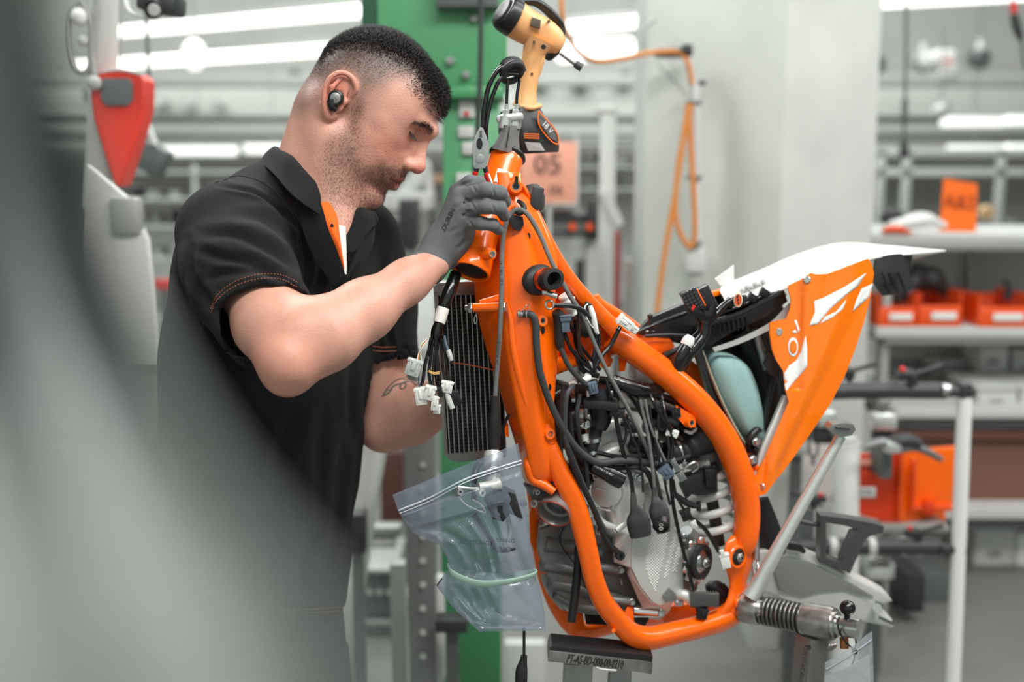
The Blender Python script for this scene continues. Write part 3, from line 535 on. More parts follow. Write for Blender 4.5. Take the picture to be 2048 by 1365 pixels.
rs_ = BX(1790, 1222, 1856, 1236, 4.4, .03, RD, 'red_floor_strip'); TG(rs_, 'red strip just above the floor right of the swing arm', 'strip')
for x0, y0, x1, y1, Y, m, nm, lab, ct in ((1600, 1130, 1750, 1146, 3.6, MG, 'rail', 'grey rail behind the black chain guide', 'rail'), (1800, 1150, 1900, 1240, 3.9, DG, 'machine_block', 'dark machine block under the orange crate', 'machine'), (1760, 1240, 2300, 1256, 4.0, DG, 'rail', 'dark low rail right of the swing arm', 'rail'), (1940, 1180, 2300, 1230, 4.6, NB, 'dark_bench', 'dark low bench below the white boxes', 'bench'), (1740, 1300, 1800, 1600, 3.6, NB, 'black_block', 'black machine foot beside the document pouch', 'foot'), (1500, 990, 1560, 1500, 3.5, LG, 'pale_post', 'pale post behind the rear of the orange frame', 'post')): TG(BX(x0, y0, x1, y1, Y, .2, m, nm), lab, ct)
# left side: spotlight, hoist hook, red device, white board
sp_ = TH('spotlight', 'black spotlight hanging at the top left', 'spotlight', 310, 15, 2.6); BX(270, -20, 350, 22, 2.6, .1, NB, 'housing', sp_, .01, 8); mb = MB(); mb.lathe(P(308, 16, 2.6), (-.05, -1, -.35), [(18 * U(2.6), -.02), (18 * U(2.6), .012), (14 * U(2.6), .014), (13 * U(2.6), .008), (0, .010)], 24, scale=(1.1, 1)); mb.obj('lens_ring', NB, sp_); mb = MB(); mb.lathe(P(308, 20, 2.585), (-.05, -1, -.35), [(12 * U(2.6), 0), (11 * U(2.6), .003), (0, .003)], 24); mb.obj('lens', LG, sp_); BT([(250, -20, 2.6), (258, 20, 2.6), (285, 34, 2.6)], [10, 8, 3], WG, 'white_flap', sp_, flat=(1.5, .4)); BT([(310, -30, 2.6), (310, -500, 2.6)], 4, NB, 'hanger', sp_, sub=1)
hk = TH('hoist_hook', 'grey hoist hook block hanging at the upper left', 'hoist', 165, 150, 2.9); BT([(196, -60, 2.9), (192, 20, 2.9), (186, 100, 2.9), (188, 150, 2.9)], [6, 6, 5, 9], MG, 'chain', hk); mb = MB(); mb.tube([P(*p) for p in [(160, 0, 2.9), (138, 30, 2.9), (136, 90, 2.9), (150, 140, 2.9), (176, 140, 2.9), (182, 90, 2.9), (180, 40, 2.9), (160, 0, 2.9)]], 6 * U(2.9), 10, 5); mb.obj('frame_ring', MG, hk); mb = MB(); mb.ell(P(158, 34, 2.9), .022, n=16); mb.obj('bright_boss', WG, hk); mb = MB(); mb.ell(P(166, 82, 2.9), .014, n=16); mb.obj('bright_boss', LG, hk); BT([(206, -60, 2.95), (204, 200, 2.95), (190, 420, 2.95)], 30, LG, 'cover_panel', hk, sub=2, flat=(.3, 1))
rdv = TH('red_device', 'red tapering device with grey window hanging left of the man', 'device', 236, 370, 2.9)
mb = MB(); mb.prism([P(*p, 2.9) for p in [(184, 146), (196, 138), (270, 142), (290, 160), (288, 220), (268, 290), (240, 372), (230, 376), (214, 330), (186, 240), (180, 190)]], (0, .08, 0), .008, 3); mb.obj('housing', mat('device_red', (226, 60, 44), .4), rdv); mb = MB(); mb.prism([P(*p, 2.89) for p in [(206, 156), (256, 156), (264, 166), (264, 200), (254, 212), (212, 212), (200, 200), (200, 166)]], (0, .03, 0), .004, 2); mb.obj('window', mat('device_window', (106, 112, 112), .3), rdv); BT([(190, 146, 2.9), (240, 140, 2.9), (290, 150, 2.9)], 3, LG, 'edge_strip', rdv); BT([(240, 140, 2.9), (242, 60, 2.9), (242, -300, 2.9)], 2, MG, 'hanger', rdv, sub=2); mb = MB(); mb.ell(P(188, 166, 2.88), .018, n=16); mb.obj('bright_knob', LG, rdv)
wb_ = TH('white_board', 'pale upright board left of the shirt back', 'board', 275, 730, 2.7); mb = MB(); mb.prism([P(*p, 2.7) for p in [(170, 330), (256, 400), (292, 480), (300, 560), (312, 732), (150, 732)]], (0, .03, 0), .004); mb.obj('board', bm_('warm_white', (200, 202, 197)), wb_)
BX(216, 395, 276, 470, 2.68, .05, MG, 'dark_pocket', wb_, .01); down(wb_, MG); TG(BX(300, 560, 346, 580, 5.0, .05, RD, 'red_rail'), 'short red rail left of the shirt sleeve', 'rail'); down(bpy.data.objects['red_rail'], DG); t_ = TH('dark_camera_unit', 'dark tilted unit behind the shirt collar near the red device', 'machine', 300, 330, 3.6); BX(268, 288, 328, 346, 3.6, .08, DG, 'body', t_, .01, 28); BT([(290, 240, 3.6), (310, 290, 3.6)], 7, LG, 'arm', t_, sub=1); down(t_, DG, up=True)
# grey sheet standing in for an unidentified blurred shape, curled to vary its shading
FS = mat('grey_standin_film', (118, 125, 121), .4, spec=.6)
ED = [(120, -260, .25), (140, 0, .25), (176, 200, .25), (240, 430, .25), (338, 660, .24), (455, 880, .205), (580, 1080, .17), (710, 1280, .14), (850, 1500, .12), (990, 1800, .10)]
mb = MB(); rows = []
for i, (x, y, Y) in enumerate(ED):
    row = []
    for k in range(19):
        u = k / 18; xx = (x - 30) * u + -320 * (1 - u); row.append(P(xx, y, Y * (1 + .085 * math.sin(u * 17 + .4) - .32 * (1 - u) ** 1.4)))
    rows.append(row)
mb.grid(rows, .0015, (3, 5)); TG(mb.obj('standin_sheet', FS, None, 60), 'large out-of-focus grey sheet standing in for an unknown shape close to the camera at the left', 'cover sheet')
for x0, y0, x1, y1, Y, m, nm, lab, ct in ((1850, 1290, 1990, 1306, 3.9, MG, 'low_beam', 'grey low beam crossing the pale rack post near the floor', 'beam'), (1960, 1240, 2060, 1330, 4.4, DG, 'tool_case', 'dark tool case at the lower right corner', 'case'), (1812, 1150, 1850, 1226, 3.7, NB, 'black_motor', 'small black motor left of the pale rack post near the floor', 'motor'), (1750, 1130, 1790, 1160, 3.5, LG, 'pale_clamp', 'pale clamp right of the swing arm tip', 'clamp')):
    down(TG(BX(x0, y0, x1, y1, Y, .2, m, nm), lab, ct), m)

for o_ in list(C.objects):
    if o_.parent is None and (o_.name.startswith('clamp') or o_.name == 'pale_board' or o_.name == 'handlebar_control.003'): down(o_, DG)
# ---------------------------------------------------------------- the worker
person = thing('person', 'man in black polo shirt and grey gloves bending over the orange motorcycle frame', 'person', P(520, 1340, 1.84))
_f = Vector((.79, -.20, -.575)).normalized(); _u = Vector((.585, -.02, .81)); _u = (_u - _f * _u.dot(_f)).normalized(); _r = _f.cross(_u)
HR = np.array([[_r[i], _f[i], _u[i]] for i in range(3)]); HO = np.array(P(712, 215, 1.86))
def hl(x, y, z): return HO + HR @ np.array([x, y, z])
def hlp(px, py): dx, dy = px - 712, py - 215; return ((.81 * dx + .59 * dy) / 1240, (.59 * dx - .81 * dy) / 1240)
def pp(px, py, Y): return np.array(P(px, py, Y))
hx = P(712, 215, 1.86).x
bf = Field(axes((P(425, 600, 1.6).x, hx - .105, .003), (hx - .105, hx + .16, .0016), (hx + .16, hx + .27, .003)),
           axes((1.42, 1.76, .003), (1.76, 1.965, .0016), (1.965, 2.08, .003)),
           axes((P(0, 960, 1.85).z, P(0, 450, 1.85).z, .003), (P(0, 450, 1.85).z, P(0, 55, 1.85).z, .0016)))
E = lambda c, r, k=.012, sub=False, R=None: bf.ell(hl(*c), r, HR if R is None else R, k, sub)
K = lambda a, ra, b, rb, k=.01, sub=False: bf.cone(hl(*a), ra, hl(*b), rb, k, sub)
E((0, .012, .042), (.0755, .094, .088)); E((0, -.012, .03), (.070, .075, .078), .02); E((0, .058, .062), (.06, .062, .055), .02)
for s in (1, -1): E((s * .038, .062, .03), (.034, .045, .06), .02)
E((0, .055, -.028), (.058, .062, .072), .02)
for s in (1, -1):
    K((s * .052, .016, -.055), .020, (s * .014, .096, -.102), .017, .022)
    E((s * .036, .048, -.05), (.026, .045, .038), .025); E((s * .044, .068, -.010), (.016, .026, .022), .025)
    K((s * .006, .1185, .040), .0130, (s * .034, .106, .044), .0095, .010)
    E((s * .034, .1240, .022), (.019, .016, .0130), .008, True)
    E((s * .0315, .0985, .0245), (.0148, .0142, .0142), .004)
for s in (1, -1):
    K((s * .020, .100, .002), .0125, (s * .028, .086, -.034), .021, .018); K((s * .036, .092, .004), .010, (s * .052, .066, .012), .012, .018); K((s * .006, .110, .022), .010, (s * .0095, .1165, -.017), .0105, .010)
    K((s * .016, .098, -.022), .018, (s * .018, .098, -.04), .018, .012)
K((0, .118, .034), .010, (0, .1215, .016), .0085, .010); K((0, .1215, .016), .0085, (0, .1375, -.013), .0098, .008)
E((0, .1365, -.0175), (.0135, .0125, .0118), .007)
for s in (1, -1):
    E((s * .0135, .1275, -.0215), (.0078, .0112, .0085), .005); E((s * .0065, .1345, -.030), (.0042, .0072, .0052), .002, True)
E((0, .100, -.052), (.034, .029, .030), .014)
for s in (1, -1):
    K((0, .1250, -.0485), .0060, (s * .023, .1075, -.0535), .0025, .005); K((0, .1232, -.0640), .0075, (s * .021, .107, -.0575), .0028, .005)
    K((0, .1305, -.0558), .0014, (s * .026, .1115, -.0565), .0011, .0015, True)
E((0, .128, -.0795), (.02, .008, .006), .008, True)
E((0, .104, -.099), (.023, .020, .019), .014)
# ears
for s in (1, -1):
    pts = [(.071, .010, .010), (.077, .012, .026), (.083, -.002, .037), (.088, -.018, .034), (.090, -.027, .018), (.088, -.025, -.002), (.083, -.013, -.020), (.077, .000, -.030), (.073, .006, -.024)]
    ep = catmull([p + (r_,) for p, r_ in zip(pts, [.0030, .0036, .0040, .0040, .0038, .0038, .0050, .0056, .004])], 4); bf.chain([hl(s * p[0], p[1], p[2]) for p in ep], [p[3] for p in ep], .0015)
    pl = [hl(s * .073, .000, .012), hl(s * .078, -.012, .010)]
    bf.cone(hl(s * .0775, -.014, .016), .0165, hl(s * .0775, -.002, -.010), .0145, .003, flat=(tuple(_r), 4.5))
    bf.ell(hl(s * .083, -.004, .000), (.006, .011, .013), HR, .002, True)
    bf.chain([hl(s * .082, -.016, .024), hl(s * .086, -.018, .008), hl(s * .084, -.010, -.010)], [.003, .0035, .003], .003)
    bf.ell(hl(s * .077, .009, .001), (.005, .004, .006), HR, .004)
# neck, shoulders, chest core
nb = pp(608, 425, 1.85)
bf.cone(hl(0, -.030, -.035), .058, nb, .066, .03); bf.cone(hl(0, .028, -.075), .036, pp(668, 470, 1.80), .034, .035)
bf.cone(hl(.046, -.03, -.03), .02, pp(664, 450, 1.795), .018, .03)
bf.cone(nb, .064, pp(600, 520, 1.88), .07, .03)
rs, re, rw = pp(448, 480, 1.71), pp(578, 722, 1.535), pp(868, 527, 1.688)
bf.cone(pp(600, 520, 1.88), .07, rs, .042, .03)
bf.chain([rs, rs + (re - rs) * .45, rs + (re - rs) * .72, re], [.040, .041, .048, .041], .02)
bf.chain([re, re + (rw - re) * .22 + np.array([0, 0, .004]), re + (rw - re) * .5, re + (rw - re) * .8, rw], [.036, .049, .040, .0285, .024], .024)
bf.ell(re + np.array([-.004, .004, -.024]), (.024, .024, .022), None, .02)
bf.cone(rs + (re - rs) * .66 + np.array([.014, -.006, .006]), .036, rs + (re - rs) * .86 + np.array([.026, -.008, .022]), .027, .03)
ls, le, lw = pp(738, 505, 1.99), pp(768, 852, 1.955), pp(948, 775, 1.94)
bf.chain([ls, le], [.055, .043], .02); bf.chain([le, le + (lw - le) * .3, le + (lw - le) * .7, lw], [.042, .050, .038, .029], .02)
bf.smooth = 2
V, Q = bf.mesh('body')
loc = (V - HO) @ HR     # head coordinates of every vertex
base = np.array(srgb(208, 156, 136)[:3]); col = np.tile(base, (len(V), 1))
def soft(poly, y, z, s):   # soft inside mask of a polygon
    poly = np.array(poly); n = len(poly); ins = np.zeros(len(y), bool); dmin = np.full(len(y), 9.0)
    for i in range(n):
        a, b = poly[i], poly[(i + 1) % n]; c = ((a[1] > z) != (b[1] > z)); xi = (b[0] - a[0]) * (z - a[1]) / (b[1] - a[1] + 1e-12) + a[0]; ins ^= c & (y < xi)
        d = b - a; t = np.clip(((y - a[0]) * d[0] + (z - a[1]) * d[1]) / (d @ d), 0, 1); dmin = np.minimum(dmin, np.hypot(y - a[0] - t * d[0], z - a[1] - t * d[1]))
    sd = np.where(ins, dmin, -dmin); return np.clip(sd / s * .5 + .5, 0, 1)
def paint(mask, rgb, amt=1):
    global col
    m = (mask * amt)[:, None]; col = col * (1 - m) + np.array(srgb(*rgb)[:3]) * m
lx, ly, lz = loc.T
head = np.clip((.17 - np.sqrt(lx ** 2 + (ly - .02) ** 2 + lz ** 2)) / .02, 0, 1)
nz = rng.random(len(V)) * 2 - 1
g3 = lambda c, r: np.exp(-(((np.abs(lx) - c[0]) / r[0]) ** 2 + ((ly - c[1]) / r[1]) ** 2 + ((lz - c[2]) / r[2]) ** 2))
paint(g3((0, .14, -.018), (.02, .02, .016)), (222, 128, 108), .55)
paint(g3((.045, .085, -.015), (.03, .03, .025)), (220, 136, 110), .5)
paint(g3((.085, -.012, .005), (.012, .035, .04)), (214, 112, 88), .65)
paint(g3((.034, .108, .012), (.016, .02, .006)), (160, 100, 86), .6)  # eye sockets painted darker, their shade put into the skin colour
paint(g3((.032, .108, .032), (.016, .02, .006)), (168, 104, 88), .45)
lipm = g3((0, .126, -.0545), (.024, .016, .0078)); paint(np.clip(lipm * 1.8 - .25, 0, 1), (176, 84, 76), .95)
paint(np.exp(-((lz + .0558) / .0014) ** 2) * (np.abs(lx) < .027) * (ly > .10), (80, 30, 28), .95)
paint(np.clip(1 - np.linalg.norm(V - re, axis=1) / .075, 0, 1), (212, 122, 98), .5)
HAIR = [hlp(*p) for p in [(655, 140), (700, 122), (747, 126), (800, 142), (823, 153), (846, 168), (862, 188), (880, 208), (899, 232), (930, 220), (925, 160), (860, 60), (800, 20), (720, 20), (640, 90)]]
FADE = [hlp(*p) for p in [(622, 236), (650, 240), (684, 232), (688, 190), (700, 172), (720, 166), (738, 186), (742, 232), (752, 222), (768, 205), (795, 192), (812, 172), (846, 170), (890, 215), (900, 240), (940, 220), (900, 60), (700, 20), (560, 120), (560, 250)]]
BEARD = [hlp(*p) for p in [(738, 222), (752, 224), (748, 262), (744, 300), (752, 335), (770, 352), (782, 336), (806, 336), (820, 350), (812, 362), (800, 382), (780, 392), (790, 410), (760, 440), (690, 430), (672, 350), (682, 300), (712, 262)]]
MOUST = [hlp(*p) for p in [(776, 340), (800, 334), (822, 344), (826, 356), (812, 360), (800, 352), (784, 352), (782, 368), (768, 366)]]
mh, mf, mb, mm = soft(HAIR, ly, lz, .030), soft(FADE, ly, lz, .016), soft(BEARD, ly, lz, .012), soft(MOUST, ly, lz, .004)
ear = np.clip((np.abs(lx) - .0765) / .003, 0, 1) * (np.hypot(ly + .008, lz - .004) < .042)
fade_amt = np.clip((lz * .8 - ly * .15 + .035) / .085, 0, 1)
paint(mf * head * (1 - ear) * (.45 + .5 * fade_amt) * (.85 + .15 * nz), (88, 88, 87), .95)
paint(mh * head * (1 - ear), (26, 26, 27), .92)
paint(mb * head * (1 - ear) * (.72 + .28 * nz), (74, 58, 52), .62); paint(mm * head * (.8 + .2 * nz), (72, 54, 48), .5)
paint(g3((0, .116, -.083), (.008, .02, .006)) * head, (70, 54, 48), .6)
col = np.concatenate([col, np.ones((len(V), 1))], 1)
SKIN = mat('skin', (208, 156, 136), .42, spec=.45, sss=.12, bump=.35, bscale=420, attr='col', var=.05, vscale=40)
me = np_mesh('body', V, Q, col); body = link('body', me, SKIN, person, 0)
from mathutils.bvhtree import BVHTree
def bvh_of(o):
    me = o.data; M = o.matrix_world if o.parent is None else Matrix(); return BVHTree.FromPolygons([v.co[:] for v in me.vertices], [p.vertices[:] for p in me.polygons])
CAMP = Vector((0, 0, CAMZ))
def hit(bvh, px, py, off=0.0):
    d = (P(px, py, 2.0) - CAMP).normalized(); h, n, i, t = bvh.ray_cast(CAMP, d, 20)
    if h is None: return None, None
    if n.dot(d) > 0: n = -n
    return h + n * off, n
bodyb = BVHTree.FromPolygons(V.tolist(), Q.tolist())
# hair, beard, brows and lashes: thin tapered strands rooted in the skin
N_ = vnormals(V, Q)
fc = V[Q].mean(1); fl = (fc - HO) @ HR; fn = N_[Q[:, 0]]
farea = np.linalg.norm(np.cross(V[Q[:, 2]] - V[Q[:, 0]], V[Q[:, 3]] - V[Q[:, 1]]), axis=1)
def strands(name, weight, count, length, rad, lay, m, jit=.35, parent=person, bend=.3):
    p = weight * farea; p = p / p.sum(); ids = rng.choice(len(fc), count, p=p)
    root = fc[ids] + (rng.random((count, 3)) - .5) * .0016; L = length(fl[ids]) * (1 + (rng.random(count) - .5) * .5)
    d = lay(fl[ids]) @ HR.T; d = d + fn[ids] * 1.0 + (rng.random((count, 3)) - .5) * jit; d /= np.linalg.norm(d, axis=1)[:, None]
    t2 = lay(fl[ids]) @ HR.T; tip_d = d + t2 * bend; tip_d /= np.linalg.norm(tip_d, axis=1)[:, None]
    side = np.cross(d, [0.2, -1, .1]); side /= np.linalg.norm(side, axis=1)[:, None] + 1e-9; s2 = np.cross(d, side)
    root = root - fn[ids] * .0008; mid = root + d * (L * .55)[:, None]; tip = mid + tip_d * (L * .5)[:, None]; vs = []; Fq = []
    ring = lambda c, r: [c + side * r, c + (-side * .5 + s2 * .87) * r, c + (-side * .5 - s2 * .87) * r]
    A = ring(root, rad) + ring(mid, rad * .75) + [tip]; VV = np.stack(A, 1).reshape(-1, 3); b = np.arange(count)[:, None] * 7
    T = []
    for i in range(3):
        j = (i + 1) % 3; T += [b + [i, j, 3 + j], b + [i, 3 + j, 3 + i], b + [3 + i, 3 + j, 6]]
    T = np.stack(T, 1).reshape(-1, 3)
    return link(name, np_mesh(name, VV, T), m, parent, 0)
HAIRM = mat('dark_hair', (24, 22, 21), .42, spec=.5)
fh = (np.linalg.norm(fl - [0, .02, .0], axis=1) < .19) & (np.abs(fl[:, 0]) < .0765)
wh = soft(HAIR, fl[:, 1], fl[:, 2], .022) * fh
wf = soft(FADE, fl[:, 1], fl[:, 2], .012) * fh
len_top = lambda l: .002 + .013 * np.clip(2 * soft(HAIR, l[:, 1], l[:, 2], .07) - 1, 0, 1) ** .7 + .008 * np.clip((l[:, 1] - .06) / .05, 0, 1)
lay_top = lambda l: np.stack([l[:, 0] * 1.5, np.where(l[:, 1] > .05, .75, .25), np.where(l[:, 1] > .10, -.3, .1)], 1)
strands('hair', wh, 21000, len_top, .00044, lay_top, HAIRM, .55)
wfo = wf * np.clip((fl[:, 2] * .8 - fl[:, 1] * .15 + .03) / .08, 0, 1) ** 1.5
strands('hair_stubble', wfo, 9000, lambda l: .0022 + .003 * soft(HAIR, l[:, 1], l[:, 2], .05), .00022, lambda l: np.stack([0 * l[:, 0], 0 * l[:, 0], -.8 + 0 * l[:, 0]], 1), mat('stubble_hair', (66, 64, 62), .6), .4)
wb = (soft(BEARD, fl[:, 1], fl[:, 2], .014) + .7 * soft(MOUST, fl[:, 1], fl[:, 2], .004)) * fh * (np.abs(fl[:, 0]) > .0) + np.exp(-((fl[:, 0] / .008) ** 2 + ((fl[:, 1] - .116) / .012) ** 2 + ((fl[:, 2] + .083) / .005) ** 2)) * .8
strands('beard', wb, 7500, lambda l: .0030 + 0 * l[:, 0], .00020, lambda l: np.stack([0 * l[:, 0], .5 + 0 * l[:, 0], -.8 + 0 * l[:, 0]], 1), HAIRM, .5)
def brow_w(l):
    y = l[:, 1]; zc = .0335 + .40 * np.clip(y - .078, 0, .022) - 1.0 * np.clip(y - .110, 0, .02); m = (np.abs(np.abs(l[:, 0]) - .03) < .022) & (y > .07)
    t = np.clip((np.abs(l[:, 0]) - .010) / .042, 0, 1); zc = .0405 + .006 * np.sin(t * 3) - .007 * t; return m * np.exp(-((l[:, 2] - zc) / (.0052 - .0026 * t)) ** 2) * np.sin(np.clip(t, 0, 1) * PI) ** .5
strands('eyebrow', brow_w(fl) * fh + 1e-12, 1300, lambda l: .006 + 0 * l[:, 0], .00024, lambda l: np.stack([np.sign(l[:, 0]) * 1.4, -.4 + 0 * l[:, 0], .1 + 0 * l[:, 0]], 1), HAIRM, .25)
# closed-down eyelids with lashes
for s in (1, -1):
    pts = []
    for k in range(9):
        a = -1.2 + 2.3 * k / 8; c = np.array([s * (.0315 + .0148 * math.sin(a)), .0985 + .0150 * math.cos(a), .0185 + .004 * a * a]); pts.append(hl(*c))
    mb = MB(); mb.tube(pts, [.0004, .0007, .0009, .0010, .0011, .0011, .0010, .0008, .0004], 6, 2)
    for k in range(22):
        a = -.8 + 1.75 * k / 21; c0 = hl(s * (.0315 + .0148 * math.sin(a)), .0985 + .0148 * math.cos(a), .0187 + .004 * a * a); c1 = hl(s * (.0315 + .020 * math.sin(a)), .0985 + .0225 * math.cos(a), .0150 + .003 * a * a)
        mb.tube([c0, (c0 + c1) / 2 + HR @ np.array([0, .001, -.001]), c1], [.0004, .0003, .0001], 4, 2)
    mb.obj('eyelash', HAIRM, person)
    mb = MB(); ec = hl(s * .0315, .0955, .0185)
    q = []
    for k in range(7):
        a = -.8 + 1.6 * k / 6; q.append(hl(s * (.0315 + .0152 * math.sin(a)), .0985 + .0152 * math.cos(a), .0300 - .002 * a * a))
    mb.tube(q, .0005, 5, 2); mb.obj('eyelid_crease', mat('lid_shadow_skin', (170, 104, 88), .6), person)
# earbud
mb = MB(); e0 = Vector(hl(.0835, -.004, -.002)); ax = (Vector(_r) * .97 + Vector(_f) * .2).normalized()
mb.lathe(e0 - ax * .004, ax, [(.0085, 0), (.0118, .003), (.0123, .008), (.0115, .011), (.0092, .0125), (.009, .0122), (.0, .0124)], 28)
mb.tube([e0 + ax * .003 + Vector(HR @ np.array([0, -.003, -.006])), e0 + ax * .003 + Vector(HR @ np.array([0, .004, -.014])), e0 + ax * .001 + Vector(HR @ np.array([0, .011, -.014]))], [.008, .0062, .0035], 12, 4)
eb = mb.obj('earbud', BLK, None); tag(eb, 'black wireless earbud with a round grey cap in the ear of the man', 'earbud')
mb = MB(); mb.lathe(e0 + ax * .0082, ax, [(.0080, 0), (.0080, .0006), (.0074, .0009), (0, .0009)], 28); cp = mb.obj('cap', GREYM, eb)
M = facing(e0 + ax * .0093, Vector(_f) * .8 - Vector(_u) * .2, ax); text('lettering', 'Jabra', mat('print_grey', (92, 92, 92), .5), M, .0042, eb, .0001)

# ---- polo shirt
FB = Vector((math.cos(math.radians(40)), -math.sin(math.radians(40)), 0))   # the way the chest faces
LB = Vector((FB.y * -1, FB.x, 0))                                            # towards his left shoulder
sf = Field(axes((P(315, 700, 1.85).x, P(860, 700, 1.95).x, .0032)), axes((1.50, 2.14, .0032)), axes((P(0, 1275, 1.80).z, P(0, 285, 1.85).z, .0032)))
ff = (tuple(FB), 1.42)
tc = [pp(560, 560, 1.87), pp(545, 720, 1.87), pp(522, 940, 1.86), pp(508, 1120, 1.85), pp(500, 1275, 1.845)]
sf.chain(tc, [.186, .190, .182, .176, .180], .03, flat=ff)
sf.cone(pp(586, 440, 1.86), .098, pp(570, 560, 1.87), .165, .04, flat=ff)
sf.cone(nb + np.array([0, 0, -.005]), .072, pp(480, 458, 1.755), .066, .035); sf.cone(nb, .07, pp(705, 470, 1.96), .07, .03)
sf.chain([pp(452, 468, 1.73), pp(480, 550, 1.67), pp(532, 640, 1.60)], [.074, .077, .0715], .03)
sf.chain([pp(722, 490, 1.975), pp(752, 610, 1.975), pp(770, 740, 1.97)], [.072, .068, .060], .02)
sf.plane(tuple(P(521, 622, 1.60)), (.30, -.60, -.72), lo=tuple(P(425, 720, 1.5) - Vector((0, 0.05, 0))), hi=tuple(P(640, 560, 1.5).xyz + Vector((.03, .185, .06))))
sf.plane(tuple(P(770, 722, 1.97)), (.06, -.1, -1), lo=(P(741, 800, 1.95).x, 1.9, P(0, 830, 1.95).z), hi=(9, 9, P(0, 690, 1.95).z))
sf.cone(pp(530, 646, 1.597), .0640, pp(519, 612, 1.622), .0640, .002, True); sf.cone(pp(771, 745, 1.965), .055, pp(767, 690, 1.97), .055, .002, True)
# neck opening
sf.cone(nb + np.array([-.004, 0, -.02]), .060, np.array(hl(0, -.02, -.06)), .07, .008, True)
sf.cone(pp(676, 440, 1.79), .026, pp(694, 548, 1.725), .005, .008, True)
sf.plane(tuple(P(505, 1243, 1.845)), (.05, .0, -1), lo=(-9, -9, -9), hi=(9, 9, P(0, 1180, 1.84).z))
sf.smooth = 2
SV, SQ = sf.mesh('shirt'); SN = vnormals(SV, SQ)
def folds(V, N, lst, facing_only=True):
    D = np.zeros(len(V)); t = V[:, 1] ; cz = (V[:, 2] - CAMZ)
    fwd = V[:, 1] * _cp - cz * _sp; up = V[:, 1] * _sp + cz * _cp; px = 1024 + V[:, 0] / fwd * FPX; py = 682.5 - up / fwd * FPX
    for pts, wd, dp in lst:
        q = np.array(catmull(pts, 6)); best = np.full(len(V), 1e9); tt = np.zeros(len(V))
        for i in range(len(q) - 1):
            a, b = q[i], q[i + 1]; d = b - a; L = d @ d + 1e-9; t = np.clip(((px - a[0]) * d[0] + (py - a[1]) * d[1]) / L, 0, 1)
            ds = np.hypot(px - a[0] - t * d[0], py - a[1] - t * d[1]); m = ds < best; best[m] = ds[m]; tt[m] = (i + t[m]) / (len(q) - 1)
        taper = np.sin(np.clip(tt, .02, .98) * PI) ** .6
        D += dp * taper * (np.exp(-(best / wd) ** 2) - .55 * np.exp(-((best - wd * 1.9) / wd) ** 2))
    D *= (N[:, 1] < .25) if facing_only else 1
    return V + N * D[:, None]
FO = -.006
lst = [([(395, 500), (440, 515), (510, 530), (575, 560)], 9, FO), ([(400, 470), (470, 470), (540, 500), (585, 535)], 10, FO), ([(470, 430), (530, 440), (575, 480), (600, 540)], 10, FO), ([(410, 560), (470, 545), (540, 548), (596, 580)], 8, FO * .7),
       ([(520, 380), (560, 420), (590, 480), (604, 560)], 9, FO), ([(560, 345), (600, 420), (625, 500)], 10, FO * .6), ([(395, 560), (420, 600), (440, 640)], 8, FO * .8), ([(380, 480), (385, 550), (415, 610)], 8, FO * 1.1), ([(368, 520), (370, 600), (400, 680)], 10, FO * .8),
       ([(607, 585), (612, 520), (598, 470)], 7, -.008), ([(610, 590), (640, 560), (650, 500)], 9, FO * .7), ([(612, 470), (635, 520), (640, 580)], 9, FO * .6), ([(740, 560), (735, 640), (742, 720)], 7, FO), ([(768, 520), (760, 590), (768, 660)], 8, FO),
       ([(705, 700), (700, 800), (706, 900)], 8, FO * .8), ([(745, 700), (735, 800), (738, 880)], 8, FO), ([(650, 800), (640, 920), (650, 1040)], 14, FO * .7), ([(690, 850), (676, 980), (672, 1100)], 12, FO * .8), ([(725, 880), (708, 1000), (690, 1120)], 8, FO * .7),
       ([(600, 800), (560, 900), (550, 1000)], 16, FO * .6), ([(440, 700), (470, 800), (540, 900)], 16, FO * .8), ([(400, 720), (420, 830), (470, 950)], 16, FO * .7), ([(660, 560), (680, 640), (690, 700)], 9, FO * .6), ([(780, 600), (775, 660), (785, 700)], 6, FO * .8),
       ([(430, 370), (520, 390), (590, 450), (605, 500)], 4, -.0035), ([(620, 1060), (600, 1150), (610, 1230)], 12, FO * .6), ([(560, 1040), (540, 1140), (545, 1230)], 12, FO * .6)]
SV = folds(SV, SN, lst)
SHIRT = mat('black_pique_cotton', (21, 23, 24), .9, spec=.18, bump=.9, bscale=1300, var=.12, vscale=600, sheen=.06)
shirt = link('polo_shirt', np_mesh('polo_shirt', SV, SQ), SHIRT, person, 0); shirtb = BVHTree.FromPolygons(SV.tolist(), SQ.tolist())
TERRA = mat('rust_thread', (168, 96, 66), .7)
def stitch(pts, b, r=.0006, name='seam_stitching', m=TERRA, parent=shirt, sub=6, dash=None, off=.0006, flat=(1, 1), sharp=38):
    q = catmull(pts, sub); h = [hit(b, p[0], p[1], off)[0] for p in q]; h = [x for x in h if x is not None]; mb = MB()
    if dash:
        for i in range(0, len(h) - 1, 2): mb.tube([h[i], h[i + 1]], r, 5, 1)
    else: mb.tube(h, r, 6, 1, flat)
    return mb.obj(name, m, parent, sharp)
for dy in (0, 9): stitch([(422, 618 + dy), (436, 590 + dy), (470, 564 + dy), (515, 550 + dy), (560, 550 + dy), (596, 566 + dy)], shirtb, .00055, sub=14, dash=1)
for dy in (0, 8): stitch([(745, 693 + dy), (765, 695 + dy), (792, 694 + dy)], shirtb, .0006, sub=8)
for dy in (0, 7): stitch([(560, 1221 + dy), (630, 1219 + dy), (688, 1215 + dy)], shirtb, .0005, sub=24, dash=1)
SEAM = mat('black_seam', (20, 21, 22), .9)
stitch([(430, 366), (480, 352), (540, 375), (585, 430), (604, 500), (606, 560)], shirtb, .0013, 'seam', SEAM, off=0)
